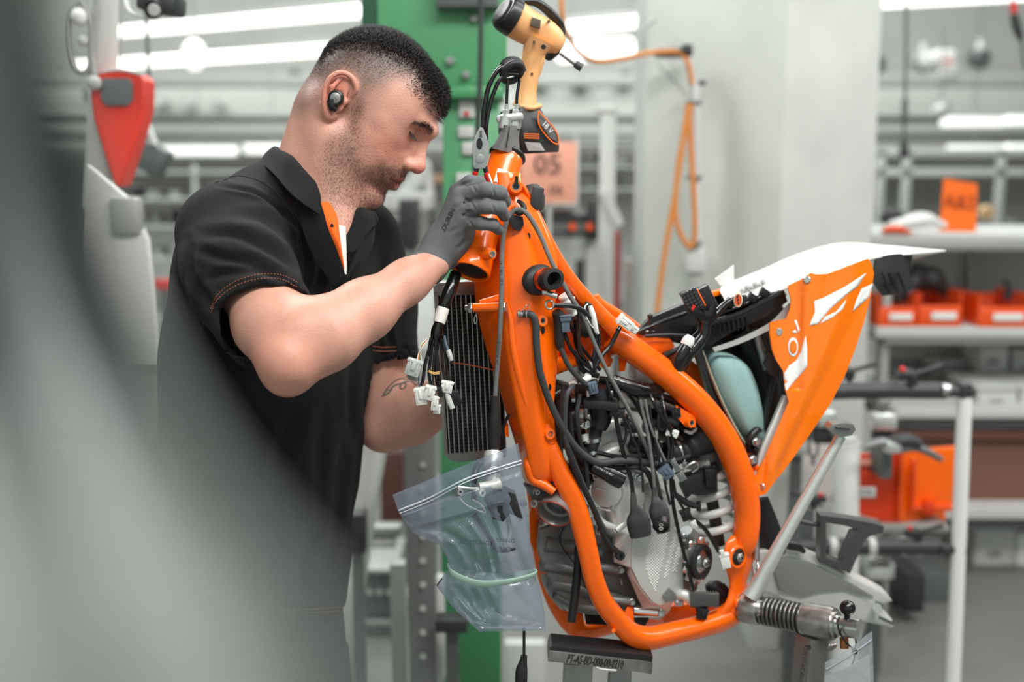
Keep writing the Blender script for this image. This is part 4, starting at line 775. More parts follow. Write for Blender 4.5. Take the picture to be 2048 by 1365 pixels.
# collar: near leaf, back roll, far leaf
mb = MB()
rows = [[P(556, 296, 1.93), P(545, 302, 1.86), P(552, 305, 1.80), P(585, 325, 1.762), P(620, 372, 1.745), P(640, 398, 1.742)],
        [P(535, 312, 1.94), P(526, 322, 1.86), P(530, 330, 1.785), P(560, 350, 1.740), P(598, 395, 1.722), P(634, 424, 1.722)],
        [P(530, 322, 1.94), P(522, 326, 1.86), P(528, 322, 1.78), P(562, 348, 1.730), P(600, 384, 1.713), P(640, 402, 1.715)]]
rows = [[P(590, 322, 1.94), P(566, 303, 1.90), P(560, 300, 1.84), P(585, 312, 1.79), P(608, 338, 1.765), P(630, 362, 1.75)],
        [P(580, 308, 1.95), P(554, 294, 1.90), P(548, 296, 1.84), P(572, 312, 1.78), P(602, 345, 1.755), P(635, 372, 1.742)],
        [P(566, 314, 1.965), P(536, 304, 1.905), P(532, 312, 1.84), P(556, 334, 1.765), P(596, 372, 1.735), P(642, 396, 1.726)],
        [P(560, 330, 1.97), P(528, 324, 1.905), P(521, 324, 1.84), P(548, 348, 1.750), P(588, 392, 1.716), P(640, 430, 1.708)]]
mb.grid(rows, .0022, (5, 4)); col_o = mb.obj('collar', SHIRT, person, 60)
mb = MB(); rows = [[P(692, 420, 1.80), P(700, 432, 1.80), P(690, 470, 1.775), P(692, 500, 1.745)],
                   [P(716, 408, 1.815), P(722, 425, 1.79), P(716, 462, 1.765), P(704, 505, 1.738)],
                   [P(740, 412, 1.85), P(757, 440, 1.80), P(735, 466, 1.765), P(712, 500, 1.738)]]
mb.grid(rows, .0022, (5, 4)); mb.obj('collar', SHIRT, person, 60)
mb = MB(); mb.grid([[P(742, 420, 1.83), P(757, 440, 1.795), P(742, 462, 1.78)], [P(750, 470, 1.80), P(735, 480, 1.772), P(716, 498, 1.745)], [P(735, 520, 1.79), P(716, 525, 1.758), P(695, 556, 1.728)]], .002, (4, 4)); mb.obj('placket_flap', SHIRT, person, 60)
ORFAB = mat('orange_cotton', (238, 98, 8), .8, bump=.5, bscale=900)
mb = MB(); mb.grid([[P(636, 404, 1.742), P(646, 440, 1.724), P(664, 484, 1.712), P(686, 540, 1.706)], [P(646, 404, 1.745), P(660, 440, 1.722), P(676, 484, 1.706), P(688, 536, 1.703)], [P(658, 404, 1.758), P(674, 432, 1.735), P(680, 476, 1.722), P(688, 530, 1.708)]], .0016, (5, 3)); pk = mb.obj('placket_lining', ORFAB, person, 60)
mb = MB(); mb.grid([[P(596, 384, 1.75), P(604, 450, 1.73), P(630, 515, 1.716), P(668, 572, 1.706)], [P(618, 396, 1.745), P(630, 445, 1.722), P(652, 500, 1.711), P(680, 560, 1.704)], [P(640, 402, 1.745), P(652, 440, 1.725), P(670, 488, 1.711), P(690, 548, 1.704)]], .002, (4, 4)); mb.obj('front_facing', SHIRT, person, 60)
mb = MB(); mb.ell(P(664, 452, 1.716), (.0025, .0012, .0035)); mb.obj('buttonhole', SEAM, person)
mb = MB(); mb.grid([[P(672, 440, 1.775), P(682, 500, 1.735), P(688, 548, 1.712)], [P(690, 440, 1.785), P(692, 500, 1.742), P(692, 550, 1.715)]], .0015, (4, 3)); mb.obj('undershirt', mat('white_cotton', (205, 205, 200), .85), person, 60)
# ---- trousers and shoes down to the floor
mb = MB(); TR = mat('charcoal_work_trousers', (44, 47, 48), .85, bump=.6, bscale=700)
hip = P(503, 1235, 1.845); fz = lambda x, y, z: Vector((x, y, z))
mb.tube([hip + Vector((0, 0, .06)), hip, hip - Vector((0, 0, .10)), hip - Vector((0, 0, .16))], [.158, .165, .170, .150], 32, 6, (.72, 1), ref=FB, power=2.2)
for s in (-1, 1):
    h0 = hip + LB * (.088 * s) - Vector((0, 0, .1)); kn = h0 + LB * (.02 * s) + FB * .02; kn.z = .50; an = kn + LB * (.01 * s) - FB * .02; an.z = .09
    mb.tube([h0, (h0 + kn) / 2, kn, (kn + an) / 2, an], [.098, .088, .068, .062, .060], 20, 6, (1, .95), ref=FB)
mb.obj('trousers', TR, person, 60)
for s in (-1, 1):
    a = hip + LB * (.118 * s); a.z = .0; mb = MB()
    mb.tube([a - FB * .09 + Vector((0, 0, .045)), a + Vector((0, 0, .05)), a + FB * .12 + Vector((0, 0, .04)), a + FB * .19 + Vector((0, 0, .03))], [.040, .048, .046, .026], 16, 5, (.95, 1), ref=(0, 0, 1)); mb.tube([a + Vector((0, 0, .04)), a + Vector((0, 0, .12))], [.05, .046], 16, 1); mb.obj('shoe', BLK, person, 60)
# ---- gloves
gf = Field(axes((P(820, 500, 1.7).x, P(1035, 500, 1.7).x, .0012)), axes((1.62, 1.83, .0012)), axes((P(0, 575, 1.7).z, P(0, 335, 1.7).z, .0012)))
px_ = lambda *a: [pp(*q) for q in a]
wr = pp(862, 528, 1.690)
kn = [pp(916, 384, 1.715), pp(922, 394, 1.690), pp(926, 416, 1.680), pp(926, 440, 1.682)]
for k, r0 in zip(kn, (.0135, .015, .015, .0135)): gf.cone(pp(884, 492, 1.700), .020, k, r0, .012)
gf.cone(wr, .0255, pp(886, 490, 1.700), .0285, .015, flat=((.2, -1, .1), 1.15)); gf.cone(pp(848, 545, 1.683) * .5 + wr * .5, .0265, wr, .0255, .01)
gf.cone(pp(905, 500, 1.715), .019, pp(930, 462, 1.705), .016, .014); gf.cone(pp(893, 515, 1.715), .017, pp(915, 485, 1.715), .018, .014)
FG = [(px_((916, 382, 1.712), (940, 365, 1.700), (958, 366, 1.708), (966, 374, 1.720)), [.0118, .0108, .0100, .0085]),
      (px_((922, 394, 1.688), (972, 380, 1.662), (1000, 386, 1.668), (1010, 404, 1.686)), [.0118, .0112, .0105, .0092]),
      (px_((926, 418, 1.680), (972, 413, 1.660), (999, 416, 1.668), (1009, 432, 1.684)), [.0115, .0108, .0100, .0088]),
      (px_((928, 444, 1.684), (962, 447, 1.668), (986, 450, 1.674), (997, 460, 1.690)), [.0105, .0098, .0090, .0082])]
for pts, rr in FG: gf.chain(pts, rr, .0035)
gf.chain(px_((905, 470, 1.735), (930, 440, 1.765), (952, 415, 1.775)), [.0155, .0125, .0105], .008)
for a, b in (((925, 407, 1.672), (968, 397, 1.650)), ((927, 431, 1.668), (970, 431, 1.650))): gf.cone(pp(*a), .0016, pp(*b), .0028, .004, True)
gf.smooth = 2
GV, GQ = gf.mesh('glove'); GN = vnormals(GV, GQ)
GV = folds(GV, GN, [([(945, 372), (952, 385)], 2.5, -.0012), ([(942, 404), (950, 420)], 2.5, -.0014), ([(938, 440), (946, 455)], 2.5, -.0012), ([(985, 375), (990, 395)], 2.5, -.001), ([(984, 406), (989, 424)], 2.5, -.001), ([(918, 372), (948, 362)], 3, -.0015), ([(905, 420), (925, 405)], 4, -.001), ([(935, 475), (915, 500)], 4, -.0018), ([(898, 468), (915, 455)], 4, -.001), ([(930, 400), (942, 402)], 3, -.0025), ([(932, 424), (944, 424)], 3, -.0025)], True)
GLOVE = mat('grey_knit_glove', (104, 107, 108), .75, spec=.3, bump=.5, bscale=1500, var=.08, vscale=60)
glove = link('glove', np_mesh('glove', GV, GQ), GLOVE, person, 0); gloveb = BVHTree.FromPolygons(GV.tolist(), GQ.tolist())
ax = Vector((rw - re)).normalized(); mb = MB(); c0 = wr + np.array(ax) * -.026
for i in range(5): mb.torus(Vector(c0) + ax * (.0022 * i - .003), ax, .0262, .0022, 40, 8)
mb.cyl(Vector(c0) - ax * .004, Vector(c0) + ax * .018, .0262, 40, .0262); mb.obj('glove_cuff', GLOVE, glove)
pr = mat('black_print', (40, 41, 42), .8)
def decal(s, px, py, b, size, deg, m, parent, name='lettering', ext=.0002, off=.0003):
    h, n = hit(b, px, py, off); d = Vector((math.cos(math.radians(deg)), 0, math.sin(math.radians(deg)))); return text(name, s, m, facing(h, d - n * d.dot(n), n), size, parent, ext)
decal('ADURE', 893, 448, gloveb, .011, 62, pr, glove); decal('06', 904, 424, gloveb, .012, 62, pr, glove)
# left glove
g2 = Field(axes((P(900, 700, 1.94).x, P(1060, 700, 1.94).x, .0025)), axes((1.85, 2.03, .0025)), axes((P(0, 860, 1.94).z, P(0, 640, 1.94).z, .0025)))
lwv = lw; g2.cone(lwv, .030, pp(985, 745, 1.94), .030, .02, flat=((0, 1, 0), 1.2))
for i, (a, b, c) in enumerate([((1005, 722, 1.925), (1020, 700, 1.915), (1010, 684, 1.90)), ((1012, 735, 1.93), (1034, 716, 1.915), (1028, 700, 1.90)), ((1010, 752, 1.935), (1036, 738, 1.92), (1034, 722, 1.90)), ((1002, 766, 1.94), (1028, 758, 1.925), (1030, 744, 1.905))]): g2.chain(px_(a, b, c), [.013, .0105, .009], .004); g2.cone(pp(980, 748, 1.94), .02, pp(*a), .013, .01)
g2.chain(px_((975, 730, 1.93), (985, 705, 1.91), (995, 690, 1.90)), [.014, .012, .01], .006)
a_, b_ = g2.mesh('g'); link('glove', np_mesh('glove', a_, b_), GLOVE, person, 0)
# tattoo ribbon on the left forearm
TAT = mat('tattoo_ink', (98, 94, 90), .6)
for pts, r in (([(766, 792), (778, 786), (786, 774), (800, 768), (812, 768), (808, 778), (800, 776), (806, 766), (822, 764), (834, 772)], .0016), ([(768, 788), (776, 776), (788, 764), (800, 758), (816, 760), (826, 756)], .0012), ([(764, 794), (772, 782), (784, 780)], .001), ([(806, 758), (818, 752), (832, 764), (840, 774)], .001)):
    stitch(pts, bodyb, r, 'tattoo', TAT, person, off=-r * .3, flat=(1, 1), sub=6)
# ---------------------------------------------------------------- the motorcycle on its stand
q = .00076
bike = thing('motorcycle', 'half assembled motorcycle with orange frame, bare engine and white rear fender', 'motorcycle', B(1290, 1300, .1))
def part_group(name, parent): 
    o = bpy.data.objects.new(name, None); C.objects.link(o); o.parent = parent; o.matrix_parent_inverse = parent.matrix_world.inverted(); o.empty_display_size = .02; return o
def T(pts, r, m, name, parent, n=10, sub=6, d=None, **kw):   # tube through (px, py, depth) points, radius in px
    mb = MB(); bp = [B(*p) if len(p) == 3 else B(p[0], p[1], d or 0) for p in pts]; mb.tube(bp, [x * U(b.y) for x, b in zip(r if hasattr(r, '__len__') else [r] * len(bp), bp)], n, sub, **kw)
    return mb.obj(name, m, parent)
def PR(poly, d, th, m, name, parent, bev=2, ext=None, taper=0):
    mb = MB(); pts = [B(*p) if len(p) == 3 else B(p[0], p[1], d) for p in poly]; mb.prism(pts, ext or Vector((0.22 * 0, th, 0)), bev * q, 2, taper); return mb.obj(name, m, parent)
frame = part_group('frame', bike)
# head tube
hA, hB = B(1013, 318, .13), B(941, 545, .045); hd = (hB - hA).normalized(); hL = (hB - hA).length
mb = MB(); mb.lathe(hA, hd, [(.0235, .0), (.0262, 0), (.0268, .004), (.0265, .012), (.0262, .05), (.0262, hL - .055), (.0268, hL - .04), (.0295, hL - .012), (.0300, hL - .002), (.0292, hL), (.0262, hL), (.0255, hL - .006), (.0255, hL - .02), (0, hL - .02)], 48); mb.obj('head_tube', ORANGE, frame, 50)
mb = MB(); mb.lathe(hA, hd, [(.0254, hL - .004), (.0235, hL - .004), (.0222, hL - .012), (.0195, hL - .016), (.0195, hL - .030), (0, hL - .030)], 40); mb.obj('bearing_race', BLK, frame, 30)
for i in range(14):
    a = i * 2 * PI / 14
u_, v_ = frame_of(hd)
# top bearing seal ring and steel lip
mb = MB(); mb.lathe(hA, hd, [(.0245, -.004), (.0258, -.004), (.0262, .001), (.024, .001)], 40); mb.obj('bearing_cup', mat('copper_steel', (150, 122, 110), .3, .8), frame)
mb = MB(); mb.torus(hA - hd * .006, hd, .0252, .0042, 48, 10); mb.obj('seal_ring', BLK, frame)
# main spar (near and far)
def spar(dd, ex=0):
    S_ = []
    for y, L, Cc, M, R in ((345, (986, .12), (994, .088), (1012, .078), (1036, .088)), (400, (986, .11), (998, .064), (1030, .05), (1068, .055)), (460, (984, .10), (1003, .050), (1048, .03), (1096, .040)),
            (520, (972, .10), (1004, .044), (1056, .018), (1116, .03)), (565, (948, .10), (1005, .040), (1056, .010), (1112, .024)), (640, (956, .10), (1010, .034), (1060, .006), (1113, .020)),
            (700, (972, .10), (1016, .030), (1066, .004), (1117, .018)), (760, (992, .10), (1024, .028), (1070, .004), (1113, .016)), (830, (1012, .10), (1036, .026), (1075, .004), (1109, .015)),
            (890, (1030, .10), (1050, .022), (1085, .004), (1116, .012)), (945, (1042, .09), (1060, .022), (1090, .010), (1124, .016)), (968, (1050, .08), (1064, .030), (1080, .020), (1100, .026))):
        pts = [L, Cc, M, R]; s = [B(px + ex, y, d + dd) for px, d in pts] + [B(R[0] - 6 + ex, y, R[1] + .05 + dd), B(L[0] + 8 + ex, y, .135 + dd)]
        S_.append(s)
    mb = MB(); loft(mb, S_, .007, 5, 4); return mb
spar(0).obj('main_spar', ORANGE, frame, 50)
# pressed swage lines on the near spar
T([(1012, 600, .030), (1022, 640, .024), (1026, 690, .022), (1040, 760, .019), (1062, 840, .014)], [2, 5, 6, 6, 2], ORANGE, 'swage', frame, flat=(.5, 1))
T([(1088, 700, .0105), (1092, 780, .010), (1086, 860, .010)], [2, 5, 2], ORANGE, 'swage', frame, flat=(.5, 1))
# upper beam
mb = MB()
W = [((1042, 362), (1030, 440)), ((1072, 420), (1058, 500)), ((1108, 495), (1084, 570)), ((1143, 552), (1100, 640)), ((1182, 600), (1120, 715)), ((1224, 650), (1170, 722)), ((1262, 690), (1220, 715))]
S_ = []
for i, (a, b) in enumerate(W):
    S_.append([B(a[0], a[1], .052), B(b[0], b[1], .105), B(b[0], b[1], .13), B(a[0], a[1], .13)])
loft(mb, S_, .003, 5, 3); mb.obj('upper_beam', ORANGE, frame, 50)
T([(1040, 372, .07), (1066, 424, .062), (1102, 497, .052), (1138, 556, .046), (1180, 607, .044), (1222, 652, .044), (1262, 692, .045)], [9, 12, 13, 14, 15, 17, 22], ORANGE, 'beam_flange', frame, n=16, power=3.5)
T([(1190, 592, .13), (1200, 610, .13), (1240, 640, .14), (1300, 690, .17)], [8, 12, 16, 20], ORANGE, 'beam_flange', frame, n=16, power=3)
T([(1187, 592, .09), (1178, 618, .09)], 8, ORANGE, 'beam_pin', frame, sub=1, n=16)
# rear rails
near_rail = [(1222, 672, .045), (1262, 698, .035), (1330, 748, .02), (1395, 806, .01), (1448, 876, .003), (1480, 950, 0), (1494, 1020, 0), (1490, 1080, .002), (1480, 1115, .014)]
T(near_rail, [24, 27, 28, 28, 28, 28, 27, 26, 18], ORANGE, 'rear_rail', frame, n=24)
far_rail = [(1272, 672, .16), (1340, 716, .17), (1408, 772, .18), (1460, 840, .18), (1486, 905, .18), (1494, 980, .18), (1492, 1080, .18)]
T(far_rail, [20, 22, 22, 22, 22, 22, 22], ORANGE, 'rear_rail', frame, n=20)
PR([(1262, 676), (1290, 684), (1318, 682), (1345, 684), (1350, 694), (1326, 706), (1312, 722), (1330, 742), (1300, 730)], .06, .09, ORANGE, 'seat_gusset', frame, 3)
T([(1106, 738, .06), (1140, 722, .09), (1176, 706, .10), (1214, 684, .09), (1244, 678, .07)], [14, 17, 17, 18, 20], ORANGE, 'cross_brace', frame, n=18)
T([(1106, 728, .10), (1150, 705, .16), (1240, 690, .19)], [14, 17, 20], ORANGE, 'cross_brace', frame, n=18)
PR([(1196, 712), (1216, 706), (1226, 720), (1222, 734), (1206, 738), (1196, 730)], .07, .012, ORANGE, 'shock_bracket', frame, 2)
PR([(1236, 704), (1256, 712), (1250, 742), (1238, 744)], .09, .01, ORANGE, 'shock_bracket', frame, 1)
# cradle tubes
T([(1098, 888, .02), (1122, 948, .014), (1147, 1000, .008), (1163, 1050, .004), (1176, 1105, .0), (1187, 1155, .0), (1206, 1203, .0), (1234, 1240, .0), (1262, 1268, .0), (1296, 1277, .0), (1340, 1269, .0), (1400, 1254, .004), (1442, 1240, .012), (1468, 1222, .018), (1476, 1196, .024)],
  [17, 21, 22, 22, 21, 21, 21, 21, 22, 22, 21, 21, 22, 23, 14], ORANGE, 'cradle_tube', frame, n=24, power=3.2)
T([(1062, 930, .15), (1074, 1010, .17), (1080, 1080, .18), (1092, 1150, .19), (1112, 1205, .19), (1136, 1243, .19), (1164, 1262, .19), (1200, 1256, .19), (1250, 1243, .19), (1330, 1228, .19), (1440, 1205, .19)],
  [17, 18, 18, 18, 18, 18, 18, 17, 17, 17, 17], ORANGE, 'cradle_tube', frame, n=20, power=3.2)
PR([(1066, 1010), (1078, 1040), (1078, 1085), (1070, 1105), (1060, 1085), (1058, 1030)], .12, .01, ORANGE, 'engine_mount_plate', frame, 1)
PR([(1140, 1228), (1166, 1226), (1170, 1262), (1140, 1262)], .10, .01, ORANGE, 'engine_mount_plate', frame, 1)
PR([(1255, 1215), (1266, 1216), (1270, 1262), (1238, 1250)], .035, .01, ORANGE, 'engine_mount_plate', frame, 1)
PR([(1345, 1212), (1440, 1205), (1436, 1250), (1330, 1262), (1325, 1230)], .09, .01, ORANGE, 'skid_cross_plate', frame, 2)
mb = MB(); mb.cyl(B(1227, 1262, -.01), B(1227, 1262, -.022), 5 * q, 16, 4 * q); mb.obj('rivet_boss', ORANGE, frame)
# rear pivot casting
mb = MB(); S_ = []
for y, a, b, d in ((1072, 1462, 1508, .0), (1086, 1452, 1512, -.006), (1112, 1446, 1510, -.010), (1140, 1452, 1502, -.008), (1165, 1458, 1494, -.003), (1190, 1456, 1494, -.003), (1210, 1448, 1492, -.006), (1232, 1432, 1480, -.002), (1246, 1420, 1462, .004)):
    S_.append([B(a, y, d + .006), B((a * .75 + b * .25), y, d), B((a + b * 3) / 4, y, d), B(b, y, d + .008), B(b, y, .05), B(a, y, .05)])
loft(mb, S_, .004, 4, 3); mb.obj('pivot_casting', ORANGE, frame, 50)
mb = MB(); c = B(1474, 1114, -.012); ax_ = Vector((.55, -.83, .05)).normalized()
mb.lathe(c + ax_ * -.004, ax_, [(.0205, 0), (.0205, .006), (.0185, .0085), (.0150, .0085), (.0140, .004), (0, .004)], 32); mb.obj('pivot_boss', ORANGE, frame)
mb = MB(); mb.lathe(c, ax_, [(.0138, 0), (.0138, .003), (.010, .0045), (.009, .0040), (0, .0040)], 28); mb.obj('pivot_bush', BLK, frame)
mb = MB(); mb.hexnut(c + ax_ * .003, ax_, .0078, .006, .0045); mb.lathe(c + ax_ * .003, ax_, [(.0045, 0), (.0045, .0085), (.003, .009), (.003, .003), (0, .003)], 16); mb.obj('pivot_nut', STEEL, frame, 30)
def lug(px, py, d, r, hole, name='mounting_lug', m=ORANGE, dirv=(.5, -.86, .1), h=.010, parent=frame, inner=None):
    a = Vector(dirv).normalized(); mb = MB(); mb.lathe(B(px, py, d) - a * h * .5, a, [(r * q, 0), (r * q, h * .85), (r * q * .88, h), (hole * q, h), (hole * q, h * .2), (0, h * .2)], 24); o = mb.obj(name, m, parent, 40)
    mb = MB(); mb.lathe(B(px, py, d) - a * h * .5, a, [(hole * q * .98, h * .2), (hole * q * .98, h * .93), (hole * q * .72, h * .93), (hole * q * .72, h * .3), (0, h * .3)], 20); mb.obj('threaded_insert', inner or ALUD, parent, 30); return o
lug(1478, 1208, -.008, 14, 8); T([(1490, 1190, .0), (1478, 1208, -.003), (1466, 1226, .0)], [10, 13, 10], ORANGE, 'lug_rib', frame)
lug(1082, 642, .010, 12, 6, h=.012); lug(1097, 868, .008, 12, 6, h=.012); T([(1092, 848, .012), (1094, 868, .012), (1100, 888, .012)], [8, 13, 11], ORANGE, 'lug_base', frame, flat=(.6, 1))
lug(1380, 846, -.004, 11, 6); PR([(1352, 812), (1392, 834), (1392, 856), (1372, 856), (1350, 832)], .0, .012, ORANGE, 'rail_bracket', frame, 2)
lug(1031, 374, .045, 14, 8, h=.014, dirv=(.1, -1, .1)); T([(1018, 388, .075), (1031, 376, .06), (1036, 350, .07)], [13, 15, 9], ORANGE, 'lock_boss', frame)
mb = MB(); mb.box(B(1033, 362, .0375), (.005, .004, .014)); mb.obj('lock_slot', BLK, frame)
lug(1028, 417, .0415, 5, 3, h=.004, name='cable_clip_boss')
T([(962, 506, .035), (985, 508, .012)], [13, 11], ORANGE, 'stop_boss', frame, sub=2, n=18)
mb = MB(); c = B(983, 508, .011); a = Vector((.45, -1, -.05)).normalized(); mb.lathe(c, a, [(.0050, 0), (.0050, .004), (.0036, .004), (.0036, 0), (0, 0)], 20); mb.obj('threaded_insert', STEEL, frame, 30)
T([(975, 470, .05), (980, 490, .045)], [6, 4], ORANGE, 'weld_bead', frame)
for px, py, d, rx, ry in ((1057, 473, .0285, 4, 7), (1086, 661, .0085, 4, 8), (1099, 775, .011, 4, 7)):
    mb = MB(); mb.lathe(B(px, py, d + .0005), (-.1, -1, 0), [(1, 0), (1, .0006), (0, .0006)], 20, ref=(1, 0, 0), scale=(rx * q, ry * q)); mb.obj('drain_hole', BLK, frame)
# radiator brace with hex bolts
T([(948, 616, .055), (1006, 614, .025)], 9.5, ORANGE, 'radiator_brace', frame, sub=1, n=18)
T([(960, 606, .06), (992, 600, .05), (1012, 590, .04)], [6, 10, 6], ORANGE, 'weld_bead', frame)
a = (B(1006, 614, .025) - B(948, 616, .055)).normalized()
mb = MB(); mb.hexnut(B(1004, 614, .025), a, .0082, .007); mb.obj('hex_bolt', STEEL, frame, 30)
mb = MB(); mb.hexnut(B(946, 616, .056), -a, .0082, .007); mb.lathe(B(946, 616, .056), -a, [(.0045, .006), (.0045, .012), (0, .012)], 14); mb.obj('hex_bolt', STEEL, frame, 30)
T([(952, 628, .05), (954, 640, .046), (950, 648, .046), (948, 640, .048), (951, 630, .05)], .9, STEEL, 'spring_clip', frame, n=6)
PR([(1008, 846), (1016, 852), (1018, 876), (1010, 872)], .07, .02, ORANGE, 'stay_tab', frame, 1)
# paper label on the head tube
mb = MB(); lb = B(975, 372, .078)
rows = []
for t in (0, .5, 1):
    r_ = []
    for a_ in (-.5, -.25, 0, .25, .5):
        dirv = (Vector((0, -1, 0)) - hd * Vector((0, -1, 0)).dot(hd)).normalized(); rot = Quaternion(hd, a_ * 1.0 - .2); p0 = hA + hd * (.036 + .024 * t); r_.append(p0 + (rot @ dirv) * .0272)
    rows.append(r_)
mb.grid(rows, .0003, (3, 1)); mb.obj('type_label', WHT, frame)
T([(984, 350, .098), (990, 352, .099), (988, 366, .096), (981, 364, .095), (984, 350, .098)], 1, BLK, 'label_frame', frame, sub=1, n=5)
# rubber intake boot with clamp
c = B(1080, 560, .006); a = Vector((.66, -.74, .10)).normalized()
mb = MB(); mb.lathe(c, a, [(.023, -.006), (.0235, 0), (.021, .005), (.0165, .008), (.0150, .022), (.0158, .026), (.0158, .030), (.0105, .031), (.0100, .012), (0, .012)], 36, scale=(1.35, 1)); bt = mb.obj('intake_boot', RUB, bike, 50)
mb = MB(); mb.lathe(c, a, [(.0160, .010), (.0175, .010), (.0175, .017), (.0160, .017)], 36, scale=(1.28, 1), caps=False); mb.obj('hose_clamp', mat('zinc_orange_glint', (232, 96, 48), .2, .8), bt, 30)
mb = MB(); mb.cyl(c + a * .013 + Vector((.002, -.006, -.020)), c + a * .013 + Vector((.016, -.010, -.024)), .0042, 14); mb.box(c + a * .013 + Vector((-.002, -.006, -.019)), (.008, .006, .006), bev=.001); mb.obj('clamp_screw', STEEL, bt, 30)
# bell with its band behind the head
mb = MB(); c1, c2 = B(1052, 420, .11), B(1072, 398, .06); mb.tube([B(1060, 378, .10), B(1066, 400, .09), B(1074, 420, .09)], [.016, .0195, .013], 20, 4); mb.box(B(1073, 396, .055), (.018, .02, .034), Matrix.Rotation(.2, 3, 'Y'), .003); mb.obj('cable_guide_clamp', DARK, bike)
# black rubber cover plug and cable holder at the frame
PR([(1020, 436), (1028, 430), (1046, 434), (1048, 450), (1040, 462), (1026, 458), (1020, 448)], .028, .006, RUB, 'cover_plug', bike, 2)
T([(1036, 402, .04), (1044, 408, .03), (1048, 418, .024), (1040, 426, .024), (1032, 424, .03)], [4, 5, 6, 6, 5], RUB, 'cable_holder', bike)
# braided grey brake line with rubber boot
BRAID = mat('braided_hose', (128, 130, 128), .35, .5, bump=.8, bscale=1600)
T([(990, 796, .03), (994, 740, .028), (1000, 660, .02), (1003, 580, .02), (1004, 500, .03), (1010, 455, .034), (1022, 428, .034), (1038, 419, .026), (1056, 430, .018), (1080, 470, .014), (1106, 530, .004), (1140, 592, .0), (1166, 632, -.002), (1190, 690, -.004), (1218, 750, -.006), (1262, 830, -.006), (1290, 890, .0), (1310, 950, .01), (1322, 1000, .02)], [5.2] * 12 + [4.6] * 7, BRAID, 'brake_hose', bike, n=10, sub=8)
T([(989, 792, .03), (989, 808, .03), (990, 830, .03), (989, 845, .03), (989, 896, .03)], [8, 9.5, 12, 13, 12], RUB, 'hose_boot', bike, n=18)
mb = MB(); h_ = None
for s_, y_, z_ in (('SHB - SAE J1401', 545, 93), ('DX  Ameri - Q1/22', 700, 86)):
    M = facing(B(1003 if y_ < 600 else 996, y_, .0125), (math.cos(math.radians(z_)), 0, math.sin(math.radians(z_))), (.05, -1, 0)); text('hose_print', s_, SEAM, M, .0058, bike, .0002)
# vent hose from the spar with spring clip
T([(1046, 628, .012), (1062, 630, .0), (1071, 645, -.004), (1073, 690, -.005), (1080, 745, -.006), (1098, 800, -.006), (1122, 850, -.008), (1156, 900, -.012), (1196, 926, -.014), (1240, 922, -.010), (1280, 924, .0), (1310, 932, .01)], 7.4, RUBG, 'vent_hose', bike, n=14, sub=8)
mb = MB(); a = Vector((1, -.2, 0)).normalized(); mb.lathe(B(1036, 628, .016), a, [(.0055, 0), (.0065, .001), (.0065, .004), (.0045, .005), (.0045, .012), (.0062, .013), (.0062, .015), (0, .015)], 18); mb.obj('hose_nipple', STEEL, bike, 30)
T([(1048, 632, .006), (1047, 620, .006), (1052, 612, .004), (1058, 610, .004), (1057, 620, .004), (1050, 626, .004)], .9, STEEL, 'spring_clip', bike, n=6)
# ---- radiator
rad = part_group('radiator', bike)
def RP(u, v, d=.0):   # u across 0..1, v down 0..1
    a = Vector(B(872, 590, .13)).lerp(B(1000, 588, .16), u); b = Vector(B(892, 908, .13)).lerp(B(1012, 900, .16), u); p = a.lerp(b, v); return p + Vector((0, d, 0))
CORE = mat('radiator_fin', (60, 61, 60), .5, .5); RT = mat('radiator_alloy', (150, 152, 148), .4, .75, bump=.2, bscale=500)
mb = MB(); mb.prism([RP(.05, 0), RP(1, 0), RP(1, 1), RP(.05, 1)], (0, .022, 0)); mb.obj('core', mat('radiator_core_black', (14, 15, 15), .7), rad)
nt_ = 12
mbf = MB()
for i in range(nt_ + 1):
    u = .07 + .93 * i / nt_; mb = MB(); mb.box(RP(u, .5, -.004), ((.0016), .008, (RP(u, 0) - RP(u, 1)).length), Matrix.Rotation(math.atan2(RP(u, 0).x - RP(u, 1).x, RP(u, 0).z - RP(u, 1).z), 3, 'Y')); mb.obj('cooling_tube', RT, rad)
    if i < nt_:
        u2 = .07 + .93 * (i + 1) / nt_; N = 84
        for k in range(N):
            v = (k + .5) / N; a = RP(u + .006, v, -.003); b = RP(u2 - .006, v + (.006 if k % 2 else -.002), -.003); t_ = .0009
            vs = [mbf.b.verts.new(p) for p in (a + Vector((0, 0, t_)), b + Vector((0, 0, t_)), b - Vector((0, 0, t_)), a - Vector((0, 0, t_)), a + Vector((0, .008, t_)), b + Vector((0, .008, t_)), b + Vector((0, .008, -t_)), a + Vector((0, .008, -t_)))]
            for f in ((0, 3, 2, 1), (0, 1, 5, 4), (3, 7, 6, 2), (0, 4, 7, 3), (1, 2, 6, 5)): mbf.b.faces.new([vs[j] for j in f])
o = mbf.obj('cooling_fins', CORE, rad); o['kind'] = 'stuff'
mb = MB(); mb.prism([RP(-.03, -.02, -.006), RP(.04, -.02, -.006), RP(.04, 1.01, -.006), RP(-.03, 1.01, -.006)], (0, .034, 0), .001); mb.obj('side_plate', RT, rad)
mb = MB(); mb.prism([B(866, 574, .12), B(876, 566, .12), B(1000, 560, .14), B(1000, 590, .15), B(868, 592, .12)], (0, .04, 0), .002); mb.obj('tank', RT, rad)
mb = MB(); mb.prism([RP(-.03, .995, -.008), RP(1, .99, -.008), RP(1, 1.05, -.004), RP(.2, 1.06, -.004), RP(.05, 1.04, -.006)], (0, .04, 0), .003); mb.obj('tank', RT, rad)
T([(904, 726, .11), (930, 729, .105), (960, 735, .10), (990, 741, .09)], [2.5, 3.2, 3, 3], mat('rust_ribbon', (150, 70, 38), .5), 'tie_ribbon', bike, flat=(1.4, .4))
